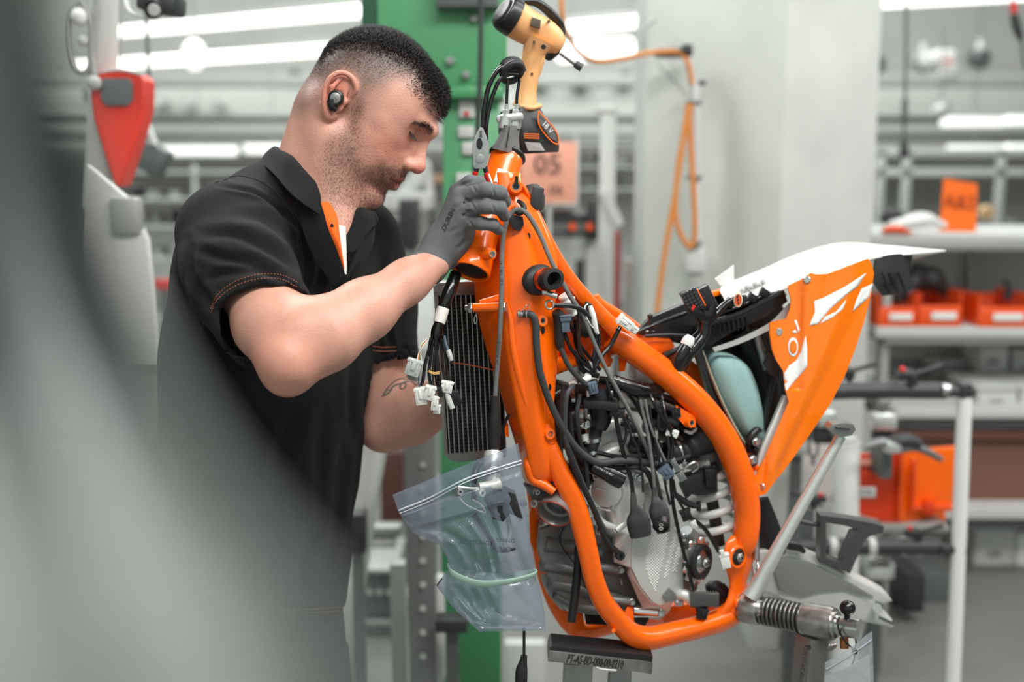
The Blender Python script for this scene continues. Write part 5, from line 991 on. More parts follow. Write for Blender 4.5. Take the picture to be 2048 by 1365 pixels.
T([(1018, 830, .06), (1008, 850, .07), (1004, 880, .08), (1006, 905, .09)], 3.5, BLK, 'radiator_hose', bike)
# ---- hanging wiring loom in front of the radiator
loom = part_group('front_wiring_loom', bike)
T([(912, 548, .06), (900, 580, .045), (890, 605, .04), (884, 624, .04)], [12, 13, 12, 10], BLKG, 'loom_tube', loom, n=16)
T([(887, 616, .04), (882, 632, .038), (878, 646, .036)], [12.5, 13, 12.5], mat('white_cloth_tape', (226, 226, 220), .7, bump=.4, bscale=500), 'tape_wrap', loom, n=18)
T([(878, 645, .036), (874, 662, .036), (872, 682, .036)], [11, 15, 14], BLKG, 'loom_tube', loom, n=16, flat=(1.2, .8))
WIR = [[(862, 676), (858, 700), (850, 730), (846, 760), (842, 772)], [(866, 680), (862, 710), (858, 745), (862, 775)], [(872, 682), (868, 720), (866, 760), (868, 790)], [(876, 684), (872, 720), (874, 765), (884, 790)],
       [(882, 680), (884, 710), (886, 740), (896, 765)], [(884, 678), (890, 705), (894, 740), (902, 775)], [(870, 684), (876, 730), (880, 760), (890, 785)], [(886, 672), (894, 690), (898, 705)]]
for i, wl in enumerate(WIR): T([(a, b, .026 - .004 * (i % 3)) for a, b in wl], 3.6 - .4 * (i % 3), BLKG if i % 2 else BLK, 'wire', loom, n=8)
for k, cc in enumerate(((228, 228, 222), (232, 130, 60), (70, 120, 90), (220, 220, 214))):
    T([(858 - k, 678, .024), (848 - k * 2, 690, .02), (838 + k, 705, .018), (834 + k * 3, 722, .016)], 1.1, mat('wire_ins_%d' % k, cc, .4), 'thin_wire', loom, n=6)
T([(836, 745, .02), (838, 768, .02), (842, 790, .02)], 1.6, BPL, 'thin_wire', loom, n=6); T([(888, 672, .022), (892, 690, .02), (896, 700, .018)], 3.4, BPL, 'wire', loom)
T([(858, 742, .018), (866, 746, .014), (876, 745, .018), (880, 743, .03), (866, 740, .034), (857, 742, .026), (858, 744, .018), (866, 748, .014), (878, 748, .018)], 1.6, BRASS, 'rubber_band', loom)
def conn(px, py, w_, h_, ang, m, d=.012, th=16, parent=loom, name='connector', pins=0, inner=None, ribs=True, yaw=0):
    R = Matrix.Rotation(math.radians(yaw), 3, 'Z') @ Matrix.Rotation(-math.radians(ang), 3, 'Y'); c = B(px, py, d); mb = MB(); mb.box(c, (w_ * q, th * q, h_ * q), R, 1.2 * q)
    mb.box(c + R @ Vector((0, 0, h_ * q * .38)), (w_ * q * 1.14, th * q * 1.14, h_ * q * .14), R, .5 * q)
    if ribs:
        for s_ in (-1, 1): mb.box(c + R @ Vector((s_ * w_ * q * .28, -th * q * .5, 0)), (w_ * q * .12, 2.5 * q, h_ * q * .7), R, .4 * q)
        mb.box(c + R @ Vector((0, -th * q * .55, h_ * q * .1)), (w_ * q * .3, 3.5 * q, h_ * q * .5), R, .8 * q)
    o = mb.obj(name, m, parent, 35)
    if pins:
        mb = MB()
        for k in range(pins): mb.box(c + R @ Vector(((k - (pins - 1) / 2) * w_ * q * .26, -th * q * .2, -h_ * q * .5)), (w_ * q * .16, th * q * .3, 1.5 * q), R)
        mb.obj('socket', inner or BLK, parent)
    return o
conn(827, 735, 28, 32, -18, MPL, .015); conn(842, 792, 22, 34, 8, WPL, .02); conn(860, 786, 20, 28, -14, WPL, .012, pins=2); conn(870, 806, 14, 28, -6, WPL, .010, pins=1, inner=RED)
conn(874, 818, 14, 18, -4, WPL, .014, pins=1, inner=RED); conn(894, 774, 22, 22, -10, WPL, .012, pins=3); conn(912, 796, 17, 28, 16, BLK, .014, pins=2)
T([(892, 782, .012), (898, 800, .008), (905, 818, .004)], [5, 6, 5.5], MPL, 'connector', loom, n=14); T([(896, 700, .016), (900, 712, .014), (903, 722, .012)], [6, 7, 5], MPL, 'connector', loom, n=12, flat=(1.2, .8)); conn(880, 784, 10, 20, 10, BLK, .01)
# ---- intermediate top view hydraulic clutch/brake joint above the head tube
hoses = part_group('throttle_cable_boot', bike)
GB = mat('soft_grey_rubber', (110, 111, 110), .5, bump=.1, bscale=300)
mb = MB(); S_ = []
for (x0, y0), (x1, y1) in (((980, 296), (1042, 312)), ((984, 288), (1043, 298)), ((992, 276), (1041, 278)), ((998, 262), (1042, 264)), ((999, 250), (1044, 254))):
    a = B(x0, y0, .12); b = B(x1, y1, .12); w_ = (b - a); S_.append([a, a + w_ * .33 + Vector((0, -.020, 0)), a + w_ * .66 + Vector((0, -.020, 0)), b, a + w_ * .66 + Vector((0, .022, 0)), a + w_ * .33 + Vector((0, .022, 0))])
loft(mb, S_, .02, 6, 5); mb.obj('rubber_boot', GB, hoses, 60)
T([(1012, 296, .098), (1016, 276, .098), (1019, 254, .100)], 1.2, mat('boot_seam', (40, 40, 40), .6), 'boot_seam', hoses)
for x in (1010, 1030):
    c = B(x, 244, .118); mb = MB(); mb.lathe(c, (.12, 0, 1), [(.0098, -.010), (.0105, -.004), (.0095, .004), (.0095, .008), (.0070, .011), (.0058, .012)], 20); mb.lathe(c + Vector((.001, 0, .011)), (.12, 0, 1), [(.0062, 0), (.0062, .007), (.0040, .008), (.0040, .016), (0, .016)], 6); mb.obj('adjuster', mat('pale_alloy', (205, 207, 205), .32, .7), hoses, 35)
mb = MB(); mb.box(B(1020, 236, .118), (.042, .018, .012), Matrix.Rotation(-.12, 3, 'Y'), .004); mb.obj('cable_block', mat('pale_alloy', (205, 207, 205), .32, .7), hoses)
for x0, x1 in ((1013, 1014), (1033, 1037)): T([(x0, 214, .118), (x0 + 1, 190, .118), (x1 + 2, 160, .12)], 3.2, BLKG, 'cable', hoses)
T([(1036, 150, .12), (1022, 148, .12), (1002, 156, .12), (986, 190, .12), (976, 230, .12), (972, 262, .12), (974, 300, .15)], 4.2, BLKG, 'cable', hoses); T([(1016, 130, .12), (996, 140, .12), (978, 172, .12), (968, 220, .12), (966, 262, .12), (968, 300, .15)], 5, BLKG, 'cable', hoses)
mb = MB(); mb.torus(B(1024, 145, .12), (.45, -.6, -.6), .0165, .0055, 30, 10); mb.tube([B(1008, 152, .125), B(1014, 132, .12), B(1034, 130, .12), B(1046, 146, .12)], [.008, .012, .012, .008], 14, 4, (.5, 1)); mb.obj('rubber_grommet', RUB, hoses)
# ---------------------------------------------------------------- engine
eng = part_group('engine', bike)
mb = MB(); mb.prism([B(*p, .07) for p in [(1078, 1058), (1120, 1040), (1170, 1046), (1215, 1060), (1250, 1110), (1285, 1180), (1290, 1236), (1230, 1240), (1165, 1225), (1112, 1190), (1086, 1140), (1074, 1100)]], (0, .12, 0), .008, 3); mb.obj('crankcase', ALUD, eng)
T([(1085, 1085, .082), (1140, 1092, .08), (1200, 1105, .07)], [22, 20, 16], ALUD, 'crankcase_rib', eng, n=16); T([(1084, 1130, .078), (1150, 1140, .072), (1236, 1142, .05)], [15, 11, 9], ALUD, 'crankcase_rib', eng, n=12)
T([(1100, 1168, .08), (1160, 1180, .075), (1240, 1196, .06)], [14, 13, 10], ALUD, 'crankcase_rib', eng, n=12); T([(1110, 1190, .082), (1160, 1215, .078), (1230, 1222, .07)], [10, 12, 10], ALUD, 'crankcase_rib', eng, n=12)
T([(1144, 1040, .068), (1124, 1062, .066), (1122, 1090, .064), (1150, 1130, .062), (1180, 1190, .066)], 1.6, BLK, 'gasket_line', eng, n=6)
def bolt(px, py, d, r, m=STEEL, ln=0, dirv=(.35, -1, .05), parent=eng, name='flange_bolt'):
    a = Vector(dirv).normalized(); c = B(px, py, d); mb = MB(); mb.lathe(c, a, [(r * q * 1.25, 0), (r * q * 1.25, .0014), (r * q * .95, .0020)], 20); mb.hexnut(c + a * .0018, a, r * q, .006, r * q * .5); mb.obj(name, m, parent, 30)
for px, py, r in ((1240, 1140, 8), (1262, 1204, 8)):
    T([(px - 45, py - 4, .05), (px - 4, py, .040)], r * 1.15, ALUD, 'bolt_sleeve', eng, sub=2, n=16); bolt(px, py, .038, r * .8)
T([(1268, 1222, .05), (1300, 1224, .036), (1318, 1226, .03)], [14, 12, 11], CHROME, 'dowel', eng, sub=2, n=18); bolt(1318, 1226, .028, 8, CHROME)
T([(1241, 1158, .045), (1243, 1170, .04)], 3, ALUD, 'oil_jet', eng)
# exhaust port ring, facing down-left
c = B(1110, 1022, .022); a = Vector((-.34, -.80, -.48)).normalized()
mb = MB(); mb.lathe(c - a * .03, a, [(.026, 0), (.028, .010), (.0268, .026), (.0275, .033), (.0280, .037), (.0255, .038), (.0238, .035), (.0232, .020), (.0190, .018), (.0190, .008), (0, .006)], 44); mb.obj('exhaust_port', mat('port_alloy', (150, 152, 150), .38, .6), eng, 35)
mb = MB(); mb.torus(c + a * .0072, a, .0262, .0012, 44, 6); mb.obj('port_ring', mat('copper_tint', (190, 80, 56), .35, .6), eng)
T([(1055, 984, .08), (1090, 968, .07), (1112, 990, .06)], [20, 24, 22], ALUD, 'port_neck', eng, n=18); T([(1085, 1000, .03), (1072, 1006, .025)], [5, 7], STEEL, 'ring_terminal', eng, flat=(1, .3)); mb = MB(); mb.torus(B(1068, 1008, .024), (-.2, -1, .2), .0045, .0018, 20, 6); mb.obj('ring_terminal', STEEL, eng)
# lower left oil casting (pale) and sump fittings
PR([(1082, 1160), (1100, 1165), (1130, 1180), (1160, 1205), (1150, 1228), (1120, 1220), (1095, 1190)], .10, .03, ALUL, 'sump_flange', eng, 3); bolt(1133, 1214, .095, 7)
for k in range(6): bolt(1098 + k * 8, 1166 + k * 6, .098, 4)
PR([(1168, 1224), (1300, 1236), (1290, 1254), (1172, 1250)], .09, .06, BLK, 'oil_pan', eng, 2)
# clutch / ignition cover
mb = MB(); mb.prism([B(*p) for p in [(1264, 1074, .010), (1289, 1070, .010), (1341, 1056, .010), (1358, 1068, .010), (1366, 1119, .010), (1368, 1180, .010), (1364, 1197, .012), (1345, 1206, .010), (1320, 1214, .010), (1305, 1206, .010), (1280, 1175, .010), (1262, 1136, .010)]], (0, .06, 0), .0030, 3); mb.obj('clutch_cover', ALUL, eng)
mb = MB(); mb.prism([B(*p) for p in [(1229, 1071, .034), (1266, 1073, .011), (1264, 1138, .011), (1250, 1134, .020), (1228, 1126, .034)]], (0, .05, 0), .0025, 3); mb.obj('cover_side', ALUL, eng)
mb = MB(); mb.prism([B(*p) for p in [(1260, 1134, .014), (1280, 1173, .013), (1305, 1204, .013), (1346, 1204, .014), (1340, 1224, .024), (1320, 1242, .034), (1298, 1240, .036), (1276, 1200, .034), (1254, 1148, .030)]], (0, .05, 0), .0030, 3); mb.obj('cover_skirt', ALU, eng)
mb = MB()
def dots(poly, step, r):
    xs = [p[0] for p in poly]; ys = [p[1] for p in poly]; k = 0
    y = min(ys)
    while y < max(ys):
        x = min(xs) + (k % 2) * step / 2
        while x < max(xs):
            ins = False
            for i in range(len(poly)):
                a, b = poly[i], poly[i - 1]
                if (a[1] > y) != (b[1] > y) and x < (b[0] - a[0]) * (y - a[1]) / (b[1] - a[1]) + a[0]: ins = not ins
            if ins:
                c = B(x, y, .0096); v = [mb.b.verts.new(c + Vector((dx * r * q, 0, dz * r * q))) for dx, dz in ((-1, 0), (0, -1), (1, 0), (0, 1))]; t_ = mb.b.verts.new(c + Vector((0, -r * q * .9, 0)))
                for i in range(4): mb.b.faces.new((v[i], v[(i + 1) % 4], t_))
            x += step
        y += step / 2; k += 1
dots([(1308, 1068), (1339, 1064), (1333, 1094), (1311, 1184), (1298, 1160), (1290, 1128), (1296, 1092)], 6, 2.4); dots([(1347, 1068), (1356, 1068), (1334, 1158), (1326, 1158)], 6, 2.4); dots([(1358, 1080), (1363, 1090), (1352, 1146), (1343, 1146)], 6, 2.4)
o = mb.obj('grip_pattern', mat('raised_dot_metal', (240, 242, 238), .3, .1), eng, 10); o['kind'] = 'stuff'
PR([(1338, 1178), (1352, 1190), (1352, 1202), (1334, 1206), (1326, 1192)], .004, .02, GREYM, 'cover_foot', eng, 1); lug(1240, 1112, .010, 10, 7, 'cable_grommet', RUB, (.2, -1, .2), .01, eng, BLK)
# cylinder and head
mb = MB(); mb.prism([B(*p, .055) for p in [(1172, 862), (1205, 830), (1245, 826), (1270, 850), (1275, 900), (1262, 940), (1225, 960), (1190, 950), (1176, 905)]], (0, .10, 0), .008, 3); mb.obj('cylinder_head', ALU, eng)
T([(1178, 878, .045), (1215, 850, .04), (1256, 842, .045)], [12, 16, 12], ALUL, 'head_boss', eng, n=16); T([(1190, 925, .05), (1225, 905, .045), (1262, 900, .05)], [14, 20, 14], ALUL, 'head_boss', eng, n=16)
T([(1222, 940, .06), (1228, 985, .05), (1238, 1040, .05)], [48, 44, 40], ALU, 'cylinder', eng, n=28, flat=(1, .8))
for k in range(4): T([(1186 + 5 * k, 958 + 20 * k, .03), (1225, 962 + 20 * k, .016), (1268, 952 + 20 * k, .03)], 2.6, ALU, 'cooling_rib', eng, n=8)
c = B(1214, 984, .026); mb = MB(); mb.lathe(c, (-.25, -1, .1), [(.026, -.02), (.026, .002), (.024, .006), (.014, .008), (0, .0085)], 36); mb.obj('power_valve_cover', ALUL, eng); bolt(1224, 1014, .018, 7, parent=eng); bolt(1192, 1018, .03, 5, parent=eng)
mb = MB(); mb.prism([B(*p, .018) for p in [(1248, 958), (1266, 944), (1284, 948), (1290, 1000), (1282, 1020), (1254, 1026), (1244, 1000)]], (0, .03, 0), .003); mb.obj('machined_pad', ALUL, eng); bolt(1252, 950, .016, 4.5); bolt(1276, 956, .016, 7)
PR([(1296, 870), (1316, 862), (1318, 930), (1300, 934)], .05, .03, ALUL, 'injector_rail', eng, 2); PR([(1288, 960), (1330, 985), (1346, 1040), (1344, 1062), (1296, 1052), (1286, 1010)], .04, .04, ALU, 'gearbox_case', eng, 5)
T([(1325, 1000, .03), (1336, 1022, .03), (1338, 1050, .03)], [10, 17, 16], ALUL, 'gearbox_dome', eng, n=20)
for px, py, r in ((1172, 848, 9), (1256, 830, 8), (1268, 858, 7), (1160, 900, 8), (1176, 1040, 8), (1200, 1060, 9), (1286, 1044, 7), (1296, 948, 6), (1310, 905, 7)): bolt(px, py, .035, r)
for a in ([(1085, 780, .12), (1150, 800, .12), (1250, 790, .12), (1360, 830, .12)], [(1100, 860, .12), (1160, 870, .12), (1260, 860, .13)], [(1120, 960, .12), (1150, 950, .11), (1180, 940, .1)], [(1300, 840, .12), (1380, 880, .11), (1420, 950, .12)]): T(a, [30, 34, 30, 26][:len(a)], BLK, 'inner_duct', eng, n=14)
T([(1265, 745, .10), (1310, 742, .10), (1350, 760, .10)], [18, 30, 26], ALUL, 'fuel_rail_cover', eng, n=18); T([(1240, 800, .09), (1320, 800, .09), (1346, 812, .09)], [16, 18, 12], ALUL, 'fuel_rail_cover', eng, n=18)
# thermostat housing and coolant hoses
th_ = part_group('thermostat', bike)
T([(1200, 776, .02), (1202, 800, .02), (1202, 836, .02), (1196, 858, .02)], [22, 24, 22, 17], BLK, 'housing', th_, n=24); mb = MB(); mb.box(B(1200, 806, .015), (.056, .05, .014), Matrix.Rotation(.1, 3, 'Y'), .003); mb.obj('housing_flange', BLK, th_)
T([(1196, 776, .02), (1176, 778, .03), (1150, 782, .05), (1118, 800, .07)], [18, 18, 17, 17], BLK, 'hose_neck', th_, n=20)
def clamp(p, a, r, w_=.006, parent=th_, m=STEEL):
    a = Vector(a).normalized(); mb = MB(); mb.lathe(Vector(p) - a * w_ / 2, a, [(r - .001, 0), (r, 0), (r, w_), (r - .001, w_)], 30); u, v = frame_of(a); mb.box(Vector(p) + (v * .75 + u * .5).normalized() * (r + .002), (.007, .006, .006), None, .001); mb.obj('hose_clamp', m, parent, 30)
clamp(B(1152, 780, .05), (1, -.5, 0), .0165, .008); clamp(B(1188, 880, .025), (.2, 0, -1), .0118); clamp(B(1166, 832, .03), (1, -.3, 0), .016, .008)
T([(1194, 856, .025), (1190, 876, .025), (1184, 895, .025), (1176, 915, .03), (1160, 930, .04)], [13, 12, 13, 13, 13], RUB, 'coolant_hose', th_, n=18); clamp(B(1181, 905, .028), (.35, 0, -1), .0125)
for px, py in ((1176, 786), (1222, 786)): mb = MB(); mb.cyl(B(px, py + 8, -.006), B(px, py - 4, -.006), 4.5 * q, 12, ch=.0006); mb.obj('cap_screw', STEEL, th_)
T([(1160, 850, .06), (1148, 830, .05), (1136, 860, .05)], [14, 16, 10], BLK, 'hose_neck', th_, n=16)
mb = MB(); ax2 = (B(1243, 962, -.015) - B(1186, 932, .0)).normalized(); p0 = B(1182, 930, .0)
L2 = (B(1243, 962, -.015) - p0).length; mb.lathe(p0, ax2, [(.011, 0), (.0125, .004), (.0120, L2 * .5), (.0138, L2 * .72), (.0138, L2), (.0108, L2), (.0105, L2 * .5), (0, L2 * .5)], 28); oh = mb.obj('open_coolant_hose', BLKG, bike, 40)
text('hose_print', '5400 340 7/ 22 BELGRA', mat('white_print', (215, 215, 212), .6), facing(p0 + ax2 * L2 * .45 + Vector((0.0, -.0127, .004)), ax2, (-.1, -1, .35)), .0042, bike, .0001)
T([(1182, 930, .0), (1168, 920, .012), (1160, 905, .03), (1155, 930, .04)], [15, 16, 13, 12], RUB, 'coolant_elbow', bike, n=18)
T([(1242, 845, .03), (1262, 852, .02), (1268, 875, .02), (1262, 895, .03)], [8, 9, 9, 8], RUB, 'bypass_hose', bike, n=14); clamp(B(1262, 868, .02), (0, 0, 1), .0085, .005, bike); clamp(B(1291, 896, .02), (1, 0, 0), .0095, .005, bike)
T([(1262, 900, .02), (1290, 896, .02), (1320, 892, .03)], [10, 8.5, 8], BLK, 'throttle_body', bike, n=16)
PR([(1266, 880), (1300, 884), (1320, 880), (1322, 920), (1300, 930), (1270, 920)], .04, .04, BLK, 'throttle_body', bike, 4)
T([(1330, 910, .05), (1360, 905, .045), (1385, 890, .04), (1405, 875, .04), (1430, 865, .045)], [26, 24, 30, 34, 36], RUB, 'intake_bellows', bike, n=28, wob=lambda t: 1 + .06 * math.sin(t * 46))
T([(1372, 840, .05), (1395, 862, .045), (1420, 880, .05)], [20, 24, 20], RUB, 'air_duct', bike, n=20); clamp(B(1362, 903, .045), (1, -.1, .3), .020, .007, bike)
T([(1369, 862, .03), (1384, 866, .028), (1396, 850, .03), (1402, 834, .04)], [3, 4, 4, 3], WPL, 'duct_seal', bike)
# black brackets and sensors near the shock
PR([(1372, 955), (1400, 948), (1435, 944), (1436, 985), (1408, 992), (1384, 990), (1372, 1000), (1362, 978)], .012, .03, BLK, 'sensor_bracket', bike, 2); PR([(1410, 938), (1434, 938), (1434, 976), (1412, 974)], .006, .02, BLKG, 'sensor', bike, 2)
T([(1362, 945, .02), (1378, 930, .015), (1392, 925, .015), (1396, 936, .015), (1384, 946, .02)], 2.4, STEEL, 'wire_clip', bike, n=8); T([(1350, 990, .02), (1376, 1008, .015), (1396, 1014, .01)], [6, 7, 5], BLK, 'plug_lead', bike); T([(1397, 1004, .01), (1398, 1022, .01)], 5, BLK, 'plug_lead', bike)
# ---- rear shock
shock = part_group('rear_shock', bike)
SPR = mat('grey_spring_paint', (196, 198, 194), .32, coat=.3)
mb = MB(); mb.spring(B(1412, 915, .075), B(1436, 1072, .065), 47 * q, 9.5 * q, 4.7, 12, 26); mb.obj('coil_spring', SPR, shock, 60)
T([(1408, 900, .08), (1438, 1090, .07)], 13, DARK, 'damper_body', shock, sub=2, n=20); T([(1394, 986, .08), (1430, 975, .075)], [10, 8], BLK, 'bump_stop', shock)
T([(1404, 895, .08), (1408, 912, .08)], 46, ALUD, 'spring_seat', shock, sub=1, n=28)
# ---- sprocket
c = B(1402, 1124, .0); a = Vector((.74, -.67, .05)).normalized(); u, v = frame_of(a); mb = MB(); N = 14
prof = []
for k in range(N * 4): prof.append(c + (u * math.cos(2 * PI * k / (N * 4)) + v * math.sin(2 * PI * k / (N * 4))) * (.040 if k % 4 in (1, 2) else .0335) * (1.0))
mb.prism([p - a * .004 for p in prof], a * -.006, .001); mb.obj('drive_sprocket', STEEL, bike)
mb = MB(); mb.lathe(c, a, [(.029, -.006), (.0300, .0), (.0288, .004), (.0205, .005), (.0200, -.002)], 44); mb.obj('damper_ring', RUB, bike, 40)
mb = MB(); mb.lathe(c, a, [(.0200, -.002), (.0195, .001), (.012, .001), (.012, .0025), (0, .0025)], 36); mb.obj('washer', STEEL, bike, 30)
mb = MB(); mb.hexnut(c + a * .0025, a, .0096, .009, .0055); mb.lathe(c + a * .002, a, [(.0052, 0), (.0052, .013), (.0038, .0135), (.0036, .004), (0, .004)], 18); mb.obj('sprocket_nut', STEEL, bike, 30)
T([(1372, 1062, .04), (1380, 1085, .045), (1372, 1150, .05), (1380, 1180, .05)], [14, 22, 26, 16], ALUD, 'gear_cluster', bike, n=16)
for k in range(7): bolt(1366 + 3 * (k % 2), 1070 + 14 * k, .028, 5, STEEL, parent=bike, name='flange_bolt')
# shift lever
mb = MB(); S_ = []
for x in (1380, 1392, 1420, 1438): S_.append([B(x, 1186 + (1438 - x) * -.05, -.012), B(x, 1216, -.012), B(x, 1216, .008), B(x, 1186 + (1438 - x) * -.05, .008)])
loft(mb, S_, .006, 2, 4, False); bmesh.ops.solidify(mb.b, geom=mb.b.faces[:], thickness=.0018); mb.obj('gear_lever_peg', GREYM, bike, 40)
mb = MB()
for k in range(10):
    for j in (0, 1, 2): mb.ell(B(1382 + k * 5.6, 1184.5, -.010 + j * .008), (.0012, .0018, .0012), n=6)
o = mb.obj('peg_grip', GREYM, bike); T([(1350, 1194, .02), (1366, 1190, .005), (1384, 1200, .0)], [9, 12, 13], ALU, 'gear_lever', bike, n=16); T([(1350, 1206, .03), (1366, 1204, .02)], [8, 8], ALU, 'gear_lever', bike, n=14); bolt(1356, 1206, .01, 6, parent=bike)
conn(1404, 1226, 22, 24, -10, BLK, -.005, 20, bike, 'cable_clip', pins=2, inner=ORANGE); T([(1394, 1205, .0), (1398, 1222, -.004)], [6, 7], BLK, 'cable_clip', bike)
T([(1416, 1180, .05), (1430, 1176, .04), (1446, 1190, .04), (1448, 1206, .05)], [12, 16, 18, 14], RUB, 'rubber_bellows', bike, n=18, wob=lambda t: 1 + .05 * math.sin(t * 40))
# overflow hose
T([(1170, 1010, .03), (1160, 1060, .03), (1156, 1130, .03), (1150, 1190, .03), (1143, 1244, .028)], 9, BLK, 'overflow_hose', bike, n=16)
# boots and tubes running over the engine
def wire(pts, r, m=BLK, name='wire', parent=None, d0=-.01, n=8): return T([(p[0], p[1], p[2] if len(p) > 2 else d0) for p in pts], r, m, name, parent or wl2, n=n)
wl2 = part_group('main_wiring_loom', bike)
wire([(1226, 800), (1236, 860), (1250, 920), (1262, 960), (1266, 992)], 4.6, BLKG); T([(1266, 985, -.012), (1267, 1000, -.014), (1268, 1013, -.016), (1273, 1026, -.016), (1276, 1040, -.015), (1279, 1058, -.013), (1281, 1071, -.012)], [5, 7, 8, 16, 24, 24, 22], RUBG, 'plug_boot', wl2, n=24, flat=(.55, 1), power=3)
wire([(1280, 800, .0), (1296, 870), (1304, 930), (1310, 985)], 3.6, BRAID); T([(1310, 975, -.012), (1310, 994, -.014), (1313, 1006, -.018), (1317, 1020, -.018), (1322, 1042, -.02), (1327, 1064, -.022)], [5, 7.5, 12, 20, 19, 14], RUBG, 'plug_boot', wl2, n=24, flat=(.7, 1), power=3)
c = B(1322, 1054, -.034); mb = MB(); a = Vector((-.1, -.85, -.5)).normalized(); mb.lathe(c - a * .012, a, [(.013, 0), (.0135, .012), (.0115, .014), (.011, .010), (0, .010)], 20); mb.obj('connector_shell', BLK, wl2, 30)
for s_ in (-1, 1): mb = MB(); mb.torus(c + Vector((0, -.001, s_ * .003)), a, .0028, .0009, 18, 6); mb.obj('connector_pin', WPL, wl2)
wire([(1146, 772, .0), (1134, 790), (1130, 830), (1132, 880), (1150, 930), (1180, 1000), (1206, 1055), (1220, 1072)], 5.5, RUBG)
wire([(1128, 770, .02), (1124, 830, .01), (1136, 900), (1160, 960), (1188, 1020), (1212, 1080), (1236, 1106)], 6, RUB)
wire([(1118, 800, .04), (1120, 870, .03), (1124, 950, .02), (1150, 1010, .02), (1180, 1050, .01)], 6, RUB)
wire([(1240, 770, .02), (1270, 800, .01), (1296, 850, .0), (1302, 900, .0)], 8, BLKG)
wire([(1290, 800), (1300, 850), (1322, 905), (1340, 940), (1346, 955)], 3, BRAID); wire([(1298, 810), (1306, 860), (1316, 910), (1320, 930)], 3)
wire([(1320, 780, .02), (1330, 830), (1345, 880), (1342, 930), (1344, 990), (1352, 1040), (1366, 1100), (1386, 1180)], 4.2, BLKG)
wire([(1346, 960), (1352, 990), (1362, 1010), (1372, 1025)], 3); wire([(1372, 1030, -.01), (1400, 1050), (1418, 1070), (1438, 1104)], 4.5, BLKG); wire([(1322, 800), (1316, 850), (1326, 862)], 3)
wire([(1310, 940, .01), (1330, 925), (1356, 920), (1380, 912)], 4, RUB); wire([(1180, 940, .02), (1240, 936, .0), (1290, 940, .0), (1312, 990, .01), (1322, 1000, .01)], 6, RUB); wire([(1190, 905, .02), (1240, 915, .01), (1280, 912, .01), (1320, 905, .02)], 5, RUB)
wire([(1200, 760, .02), (1260, 768, .01), (1300, 790, .01), (1340, 800, .02), (1385, 826, .02)], 8, BLKG); wire([(1150, 700, .03), (1166, 740, .02), (1196, 752, .02)], 6, BLK)
T([(1224, 762, .02), (1250, 772, .01), (1276, 780, .008), (1305, 782, .02), (1330, 770, .04)], [14, 15, 16, 15, 14], BLKG, 'taped_loom', wl2, n=18, wob=lambda t: 1 + .03 * math.sin(t * 90))
for w_ in ([(1130, 668, -.005), (1140, 695), (1160, 720), (1186, 742)], [(1158, 610, .0), (1158, 660), (1160, 700), (1180, 735)], [(1150, 640, .01), (1152, 690, .01), (1172, 728, .01)], [(1185, 640), (1192, 680), (1188, 715), (1190, 745)], [(1198, 660), (1198, 690), (1192, 720), (1190, 745)], [(1240, 655, -.005), (1222, 690), (1204, 712), (1190, 735)], [(1140, 650, .02), (1160, 690, .02), (1200, 740, .02)]): wire(w_, 3.8 if w_[0][0] != 1240 else 4.6, BLKG if w_[0][0] % 4 else BLK, d0=.0)
T([(1112, 624, .002), (1120, 640, .004), (1119, 680, .004), (1122, 700, .004)], [10, 14, 11, 8], RUB, 'relay_boot', wl2, n=16); wire([(1121, 696, .0), (1136, 730), (1156, 755), (1178, 775)], 5.5, RUBG, d0=-.004)
T([(1106, 611, -.004), (1140, 612, -.006), (1164, 620, -.006), (1180, 638, -.004)], [5, 5, 5, 4.5], BLK, 'lead', wl2); mb = MB(); mb.torus(B(1099, 610, -.004), (.1, -1, .1), .0062, .0017, 24, 8); mb.tube([B(1105, 611, -.004), B(1114, 611, -.004)], [.0035, .0042], 8, 1, (1, .5)); mb.obj('ring_terminal', STEEL, wl2)
T([(1128, 590, .03), (1136, 606, .03), (1146, 630, .03)], [12, 16, 9], WPL, 'rubber_cap', wl2, n=16, wob=lambda t: 1 + .1 * math.sin(t * 20)); conn(1131, 650, 16, 28, 4, BPL, -.006, 16, wl2, ribs=False); conn(1131, 636, 22, 12, 4, BPL, -.006, 22, wl2, ribs=False); conn(1186, 776, 17, 24, 14, BPL, -.012, 16, wl2, pins=2)
T([(1150, 640, .05), (1172, 652, .05), (1180, 668, .05)], [22, 26, 16], DARK, 'ignition_coil', wl2, n=14, power=3); mb = MB(); mb.box(B(1172, 618, .02), (.012, .012, .022), Matrix.Rotation(.5, 3, 'Y'), .002); mb.obj('connector', BLK, wl2)
T([(1180, 612, .0), (1186, 632, -.004), (1192, 660, -.004), (1196, 668, -.004)], [4.5, 6, 5, 3], WPL, 'bullet_connector', wl2, n=12); T([(1192, 662, -.004), (1180, 648, -.006), (1172, 632, -.006), (1170, 614, -.004), (1176, 608, -.002)], 1.3, WPL, 'thin_wire', wl2, n=6)
T([(1240, 655, -.004), (1236, 661, -.006)], 5, BLKG, 'cable_tie', wl2); conn(1250, 645, 20, 34, 52, WPL, -.004, 24, wl2); conn(1264, 656, 16, 26, 52, WPL, .008, 20, wl2)
conn(1234, 826, 16, 30, 78, BLK, -.012, 16, wl2, pins=2, inner=RED); conn(1344, 866, 16, 26, 70, WPL, -.008, 12, wl2, pins=2, inner=BRASS); conn(1352, 826, 18, 20, 10, BLK, .0, 14, wl2, pins=3)
